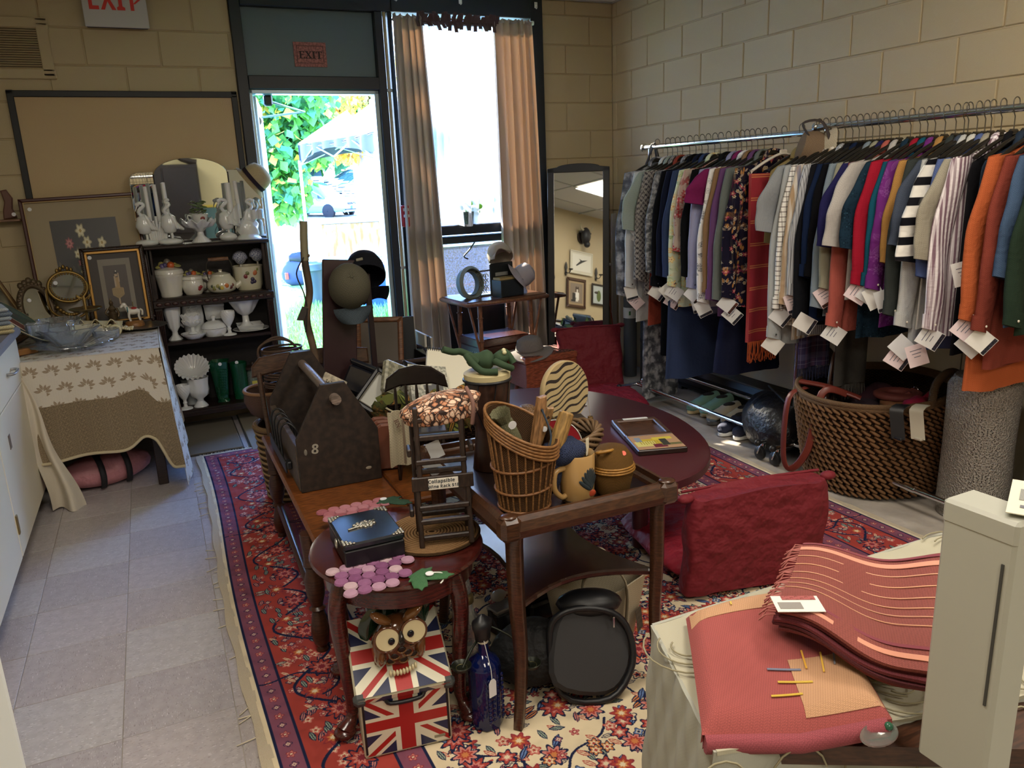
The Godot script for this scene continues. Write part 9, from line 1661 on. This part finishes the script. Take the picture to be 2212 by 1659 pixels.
	for q in [["17181c", V(-0.555, 0.48, 3.2), "black leather belt end hanging over the basket's front rim"], ["b4ae9e", V(-0.49, 0.48, 3.245), "cream cloth belt ends hanging over the basket's front rim"]]:
		var b = thing("belt", q[2], "belt", q[1]); part(b, "strap", sht(5, 14, func(u, t): return V(-0.03 - 0.05 * smoothstep(0, 0.25, t) + 0.03 * u, 0.012 - 0.16 * maxf(0, t - 0.12), 0.02 + 0.045 * u + 0.03 * t), 0.004), mat(q[0], 0.5)); part(b, "tip", cb(V(-0.065, -0.125, 0.075), V(0.02, 0.012, 0.035), 0.003), mat(q[0], 0.5))
	for i in 2:
		var q = [[V(-0.31, 0, 3.42), 0.135, 0.62, "rolled pale shaggy rug standing on end beside the basket"], [V(-0.2, 0, 3.72), 0.13, 0.6, "second rolled shaggy rug standing at the right edge"]][i]; var rl = thing("rolled_rug", q[3], "rug", q[0]); part(rl, "roll", lat([0, 0, q[1], 0, q[1] + 0.006, 0.03, q[1], q[2] * 0.5, q[1] + 0.004, q[2] - 0.04, q[1] - 0.02, q[2], q[1] * 0.4, q[2] - 0.01, 0, q[2] - 0.02], 44, I, func(a, k, p): return Vector2(p.x * (1.0 + 0.012 * sin(a * 5 + k * 2)), p.y)), mat("c4bcb2", 0.95, {"tex": "pile", "bump": "pile_n", "tri": 5.0, "bs": 2.5})); part(rl, "spiral_edge", tub(arc(V(0, q[2] - 0.008, 0), V(q[1] * 0.5, 0, 0), V(0, 0, q[1] * 0.5), 0, 300, 20), 0.02, 6), mat("9a9084", 0.95, {"bump": "pile_n", "tri": 9.0}))
		if i == 1: part(rl, "barcode_tag", cb(V(-0.132, 0.36, 0.02), V(0.002, 0.06, 0.045), 0.0), mat("c9c6b8", 0.6, {"tex": "greystripe", "tri": 20.0}))

# ---------- foreground ----------
func bil(a, b, c, d, u, v): return a.lerp(b, u).lerp(d.lerp(c, u), v)
func foreground():
	var A = V(-2.73, 0.755, 4.5); var B = V(-2.83, 0.755, 4.79); var Cc = V(-2.3, 0.755, 5.08); var D = V(-1.75, 0.755, 4.5)
	var tb = thing("display_table", "table hidden under the quilt at the lower right corner", "table", V0); part(tb, "tabletop", ex([-2.7, -4.52, -2.79, -4.78, -2.3, -5.05, -1.77, -5.0, -1.77, -4.52], 0.03, Transform3D(Basis(V(1, 0, 0), V(0, 0, -1), V(0, 1, 0)), V(0, 0.73, 0))), wood("4a2c1c", 0.4))
	for q in [[-2.66, 4.58], [-2.7, 4.76], [-1.85, 4.58], [-1.85, 4.9]]: part(tb, "leg", bx(q[0] - 0.02, 0.012, q[1] - 0.02, q[0] + 0.02, 0.72, q[1] + 0.02), wood("4a2c1c", 0.4))
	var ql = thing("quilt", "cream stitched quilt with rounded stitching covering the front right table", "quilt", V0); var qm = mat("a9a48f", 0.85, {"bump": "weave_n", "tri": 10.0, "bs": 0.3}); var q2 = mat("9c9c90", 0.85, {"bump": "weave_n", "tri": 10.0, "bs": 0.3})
	var pf = func(p): return 0.004 * sin(p.x * 46) * sin(p.z * 46)
	part(ql, "top", sht(60, 40, func(u, v): var p = bil(A, D, V(-1.75, 0.755, 5.0), V(-2.3, 0.755, 5.08), u, v) if false else bil(A, D, V(-1.75, 0.755, 5.05), B.lerp(Cc, 0.0), u, v); return p + V(0, pf.call(p), 0), 0.006, 3, 2), qm)
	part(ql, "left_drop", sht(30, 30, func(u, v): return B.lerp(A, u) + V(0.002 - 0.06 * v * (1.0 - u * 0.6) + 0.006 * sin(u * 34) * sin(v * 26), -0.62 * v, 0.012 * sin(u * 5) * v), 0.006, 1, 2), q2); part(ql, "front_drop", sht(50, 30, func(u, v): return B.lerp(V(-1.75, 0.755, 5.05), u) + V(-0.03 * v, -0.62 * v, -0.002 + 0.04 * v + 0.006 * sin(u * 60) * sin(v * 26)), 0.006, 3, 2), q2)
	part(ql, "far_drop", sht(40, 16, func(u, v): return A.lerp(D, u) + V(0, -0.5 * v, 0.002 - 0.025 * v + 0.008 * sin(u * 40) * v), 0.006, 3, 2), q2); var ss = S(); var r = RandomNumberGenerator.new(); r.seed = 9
	for k in 26:
		var c = V(r.randf_range(-2.75, -2.0), 0.7625, r.randf_range(4.54, 4.95))
		for j in 3: tube(ss, arc(c, V(0.024 + 0.022 * j, 0, 0), V(0, 0, 0.024 + 0.022 * j), k * 40, k * 40 + 160, 10), 0.0016, 4)
	for k in 11:
		for j in 4: var o = B.lerp(V(-1.75, 0.755, 5.05), k / 10.0) + V(-0.008 * j, -0.06 - 0.14 * j, 0.012 + 0.009 * j); tube(ss, arc(o, V(0.04, 0, 0.012), V(0, 0.055, 0), 20, 320, 14), 0.0016, 4)
	stuff(part(ql, "stitching", ss, mat("8d866c", 0.9)))
	# folded textiles
	var pk = thing("folded_blanket", "folded rose-pink wool blanket with peach patch and yellow strokes", "blanket", V0); var a = V(-2.685, 0.79, 4.53); var b = V(-2.42, 0.795, 4.56); var c2 = V(-2.6, 0.79, 4.865); var d = V(-2.835, 0.785, 4.765); var pm = mat("a8534f", 0.95, {"tex": "weave", "bump": "weave_n", "tri": 14.0, "bs": 0.6}); var pe = mat("c99a74", 0.95, {"tex": "weave", "bump": "weave_n", "tri": 14.0, "bs": 0.6})
	var sf = func(u, v): var p = bil(a, b, c2, d, u, v); var e = minf(minf(u, 1 - u), minf(v, 1 - v)); return p + V(0, 0.008 * sin(u * 4 + v * 3) - 0.02 * pow(1.0 - clampf(e * 9, 0, 1), 2.0), 0)
	part(pk, "top_layer", sht(36, 36, sf, 0.014, 1, 1), pm); part(pk, "lower_layer", sht(24, 24, func(u, v): return sf.call(u, v) * 1.0 + V(0.006, -0.017, -0.004), 0.012, 1, 1), mat("93434a", 0.95, {"tex": "weave", "tri": 14.0})); part(pk, "fold_edge", tub([sf.call(0.0, 0.99) + V(0, -0.012, 0.006), sf.call(0.5, 0.995) + V(0, -0.012, 0.008), sf.call(0.96, 0.99) + V(0, -0.012, 0.006)], 0.013, 8), mat("9c4a52", 0.95, {"tex": "weave", "tri": 14.0}))
	part(pk, "peach_patch", sht(14, 14, func(u, v): return sf.call(0.56 + 0.42 * u, 0.6 + 0.36 * v) + V(0, 0.0012, 0), 0.001), pe); part(pk, "peach_patch", sht(14, 10, func(u, v): return sf.call(0.02 + 0.75 * u, 0.03 + 0.16 * v) + V(0, 0.0012, 0), 0.001), pe)
	for q in [[0.42, 0.66, 0.62, 0.68, "6e7286"], [0.46, 0.75, 0.66, 0.77, "c0a03c"], [0.4, 0.84, 0.58, 0.84, "c2a23c"], [0.66, 0.55, 0.65, 0.68, "cf9a34"], [0.77, 0.58, 0.74, 0.72, "d0a43c"], [0.86, 0.55, 0.82, 0.68, "7c7e86"], [0.3, 0.1, 0.3, 0.13, "c2a84a"]]:
		part(pk, "stitched_stroke", sht(10, 2, func(u, v): return sf.call(lerpf(q[0], q[2], u) + (0.011 * (v - 0.5) if absf(q[0] - q[2]) < 0.1 else 0.004 * sin(u * 5)), lerpf(q[1], q[3], u) + (0.012 * (v - 0.5) if absf(q[0] - q[2]) >= 0.1 else 0.0)) + V(0, 0.0028, 0), 0.001), mat(q[4], 0.9))
	var st = thing("folded_shawl", "folded brick-red striped handwoven shawl with white label on the blanket", "shawl", V0); var e0 = V(-2.62, 0.826, 4.665); var e1 = V(-2.435, 0.828, 4.535); var e2 = V(-2.25, 0.83, 4.69); var e3 = V(-2.555, 0.826, 4.885)
	var wf = func(u, v): return bil(e0, e1, e2, e3, u, v) + V(0, 0.01 * sin(v * 7 + u) + 0.006 * sin(u * 9), 0)
	for k in 5: part(st, "fold_layer", sht(24, 30, func(u, v): return wf.call(u, v) + V(0.004 * sin(k * 2.0), 0.012 - 0.0075 * k, 0.006 * sin(k * 1.7 + v * 3)), 0.005, 1, 1), mat(["8e4a42", "6a2c34", "743038", "5e2830", "7a3a3a"][k], 0.95, {"tex": "weave", "bump": "weave_n", "tri": 12.0, "bs": 0.5}))
	for q in [[0.06, 0.03, "c98a72"], [0.12, 0.02, "7a3842"], [0.3, 0.006, "d09a78"], [0.4, 0.006, "cf9a7c"], [0.49, 0.006, "d09a78"], [0.58, 0.006, "cf9a7c"], [0.67, 0.006, "d09a78"], [0.76, 0.006, "cf9a7c"], [0.86, 0.045, "cf8e78"], [0.95, 0.03, "7a3842"]]: part(st, "woven_stripe", sht(2, 24, func(u, v): return wf.call(q[0] + q[1] * (u - 0.5), v) + V(0, 0.0135, 0), 0.001), mat(q[2], 0.95))
	var fr = S()
	for i in 46: var p = wf.call(i / 45.0, 0.0) + V(0, 0.006, 0); tube(fr, [p, p + V(-0.012, -0.002 + 0.004 * sin(i), -0.008), p + V(-0.02, -0.012, -0.014 + 0.004 * sin(i * 2))], 0.0014, 4)
	stuff(part(st, "frayed_fringe", fr, mat("a4625c", 0.95))); var lx = Transform3D(Basis.from_euler(V(0, deg_to_rad(-28), 0)), wf.call(0.06, 0.14) + V(0, 0.017, 0)); part(st, "paper_label", cb(V0, V(0.07, 0.001, 0.045), 0.0, lx), mat("dcd6ce", 0.6)); part(st, "label_print", cb(V(-0.012, 0.001, 0.006), V(0.034, 0.0006, 0.018), 0.0, lx), mat("a8a29c", 0.7, {"tex": "mat", "tri": 30.0})); part(st, "label_flower", cb(V(0.005, 0.001, -0.016), V(0.05, 0.0006, 0.011), 0.0, lx), mat("c46a70", 0.7, {"tex": "damask", "tri": 30.0}))
	var wb = thing("slim_white_box", "slim tall white box with dark slot standing on the quilt", "box", V(-2.588, 0.762, 4.955), -88); var wm = mat("a4a498", 0.45); part(wb, "casing", bx(-0.043, 0, -0.03, 0.043, 0.345, 0.022, 0.004), wm); part(wb, "lid", bx(-0.044, 0.322, -0.031, 0.044, 0.352, 0.023, 0.004), wm); part(wb, "slot", bx(-0.034, 0.12, -0.0315, -0.031, 0.3, -0.029, 0.0), mat("3a3a36", 0.7)); part(wb, "slot", bx(0.031, 0.12, 0.0215, 0.034, 0.3, 0.0235, 0.0), mat("3a3a36", 0.7)); part(wb, "slot", bx(-0.0445, 0.12, -0.016, -0.0425, 0.3, -0.013, 0.0), mat("3a3a36", 0.7))
	var pc = thing("price_card", "handwritten white price card lying on top of the slim box", "card", V(-2.565, 1.1155, 4.975), 30); part(pc, "card", cb(V(0.02, 0.004, 0), V(0.11, 0.001, 0.03), 0.0), mat("d3d0bc", 0.6)); part(pc, "ink_mark", cb(V(-0.012, 0.005, 0), V(0.008, 0.0004, 0.006), 0.0), mat("6a6a72", 0.8)); part(pc, "ink_lines", cb(V(0.026, 0.005, 0.002), V(0.036, 0.0004, 0.014), 0.0), mat("a8a8a0", 0.8, {"tex": "mat", "tri": 40.0})); part(pc, "card_stand", cb(V(0.0, 0.0015, 0), V(0.03, 0.003, 0.02), 0.001), wm)
	var gl = thing("glass_dish", "thin clear glass leaf dish beside the slim box foot", "dish", V(-2.635, 0.765, 4.875), 10); part(gl, "dish", lat([0, 0, 0.02, 0, 0.032, 0.006, 0.031, 0.008, 0.018, 0.002, 0, 0.002], 24, Transform3D(Basis().scaled(V(1, 1, 0.6)), V0)), mat("dfe8e0", 0.05, {"refr": 0.05})); part(gl, "green_bead", blb(V(0.022, 0.008, 0.0), V(0.006, 0.006, 0.006), 8, 6), mat("2c5a44", 0.2))
	# louvred shutter at the lower left
	var lv = thing("louvred_shutter", "white louvred shutter panel at the lower left corner", "shutter", V(-3.725, 0.0, 4.1), 14); var lm = mat("d6dbdc", 0.45); for x in [-0.025, -0.4]: part(lv, "stile", bx(x - 0.022, 0, -0.014, x + 0.022, 1.0, 0.014, 0.004), lm)
	for y in [0.04, 0.96]: part(lv, "rail", bx(-0.38, y - 0.035, -0.013, -0.045, y + 0.035, 0.013, 0.004), lm)
	for k in 28: part(lv, "slat", cb(V0, V(0.335, 0.004, 0.034), 0.0015, X(V(-0.2125, 0.09 + 0.03 * k, 0), 40)), lm)

# ---------- what the mirrors show behind the camera ----------
func behind_camera():
	var x = -4.645
	var bh = thing("bull_head", "dark bull's head mounted on the left wall, seen in the mirror", "wall ornament", V(x + 0.02, 2.38, 4.95), 90); var bm = mat("26262a", 0.5); part(bh, "head", blb(V(0, 0.0, 0.07), V(0.085, 0.15, 0.075), 16, 10, I, func(d): return 1.0 - 0.25 * maxf(0, -d.y)), bm); part(bh, "muzzle", blb(V(0, -0.12, 0.1), V(0.05, 0.05, 0.05), 12, 8), bm); part(bh, "mount", lat([0, 0, 0.1, 0, 0.1, 0.02, 0, 0.02], 20, X(V(0, 0, -0.018), 90)), wood("3a2a20", 0.5))
	for sx in [-1, 1]: part(bh, "horn", tub(curve([V(0.06 * sx, 0.1, 0.07), V(0.12 * sx, 0.12, 0.08), V(0.14 * sx, 0.19, 0.09)], 4), [0.02, 0.019, 0.018, 0.016, 0.014, 0.012, 0.009, 0.006, 0.003], 8), mat("b8ac8c", 0.4)); part(bh, "ear", blb(V(0.1 * sx, 0.07, 0.06), V(0.04, 0.016, 0.02), 10, 6), bm)
	var dr = picture("ink_drawing", "pale ink drawing of a flying bird on the left wall", "picture", 0.52, 0.36, 0.02, 0.015, mat("d3cdb8", 0.5), 0.03, mat("d6d0bc", 0.7), mat("ffffff", 0.7, {"tex": "goose"}), null, null, V(x + 0.02, 1.8, 4.94)); dr.rotation_degrees.y = 90; part(dr, "ink_bird", ex([-0.14, 0.06, -0.02, 0.01, 0.12, -0.06, 0.13, -0.045, 0.03, 0.03, 0.06, 0.06, 0.0, 0.04], 0.001, X(V(0, 0.18, 0.004))), mat("3a3a36", 0.8))
	for q in [[4.6, "left"], [5.3, "right"]]:
		var sc = thing("wall_sconce", "black wrought iron scroll candle sconce, %s of the ink drawing" % q[1], "sconce", V(x + 0.01, 1.84, q[0]), 90); var im = mat("17161a", 0.45); part(sc, "scroll_plate", ex([0, -0.1, 0.025, -0.06, 0.015, -0.02, 0.03, 0.03, 0.02, 0.08, 0, 0.12, -0.02, 0.08, -0.03, 0.03, -0.015, -0.02, -0.025, -0.06], 0.012, I, 0.002), im); part(sc, "arm", tub(curve([V(0, -0.04, 0), V(0, -0.06, 0.06), V(0, -0.02, 0.1)], 4), 0.006, 6), im); part(sc, "cup", lat([0, 0, 0.03, 0.005, 0.035, 0.02, 0, 0.015], 14, X(V(0, -0.02, 0.1))), im)
	var co = picture("framed_collie", "brown framed painting of a sitting collie on the left wall", "picture", 0.44, 0.46, 0.05, 0.025, wood("5a3a24", 0.4), 0.03, mat("a8906c", 0.6), mat("ffffff", 0.5, {"tex": "collie"}), null, null, V(x + 0.02, 1.27, 4.83)); co.rotation_degrees.y = 90
	var bd = picture("framed_bird", "dark framed painting of a green bird, right of the collie", "picture", 0.34, 0.34, 0.03, 0.025, mat("2c221c", 0.4), 0.0, mat("b9c0bc", 0.6), null, null, null, V(x + 0.02, 1.36, 5.36)); bd.rotation_degrees.y = 90; part(bd, "painted_bird", blb(V(0, 0.15, 0.0), V(0.05, 0.09, 0.003), 12, 7), mat("5c6a34", 0.6)); part(bd, "painted_wing", blb(V(0.05, 0.2, 0.0), V(0.06, 0.02, 0.003), 10, 6), mat("3a3028", 0.6))
	var hu = thing("dark_hutch", "dark hutch with scrolled pediment against the wall behind the viewer", "cabinet", V(-3.1, 0, 7.78), 180); var hw = wood("231a18", 0.4); part(hu, "carcass", bx(-0.5, 0, -0.18, 0.5, 1.9, 0.14, 0.004), hw)
	for sx in [-1, 1]: part(hu, "door", bx(0.01 if sx > 0 else -0.48, 0.9, 0.14, 0.48 if sx > 0 else -0.01, 1.85, 0.16, 0.004), hw); part(hu, "pediment_scroll", tub(curve([V(0.5 * sx, 1.92, 0.1), V(0.3 * sx, 1.98, 0.1), V(0.16 * sx, 2.12, 0.1), V(0.08 * sx, 2.1, 0.1), V(0.1 * sx, 2.04, 0.1)], 5), 0.045, 8), hw)
	part(hu, "finial", lat([0, 0, 0.03, 0, 0.04, 0.05, 0.02, 0.1, 0, 0.2], 14, X(V(0, 1.9, 0.1))), hw)
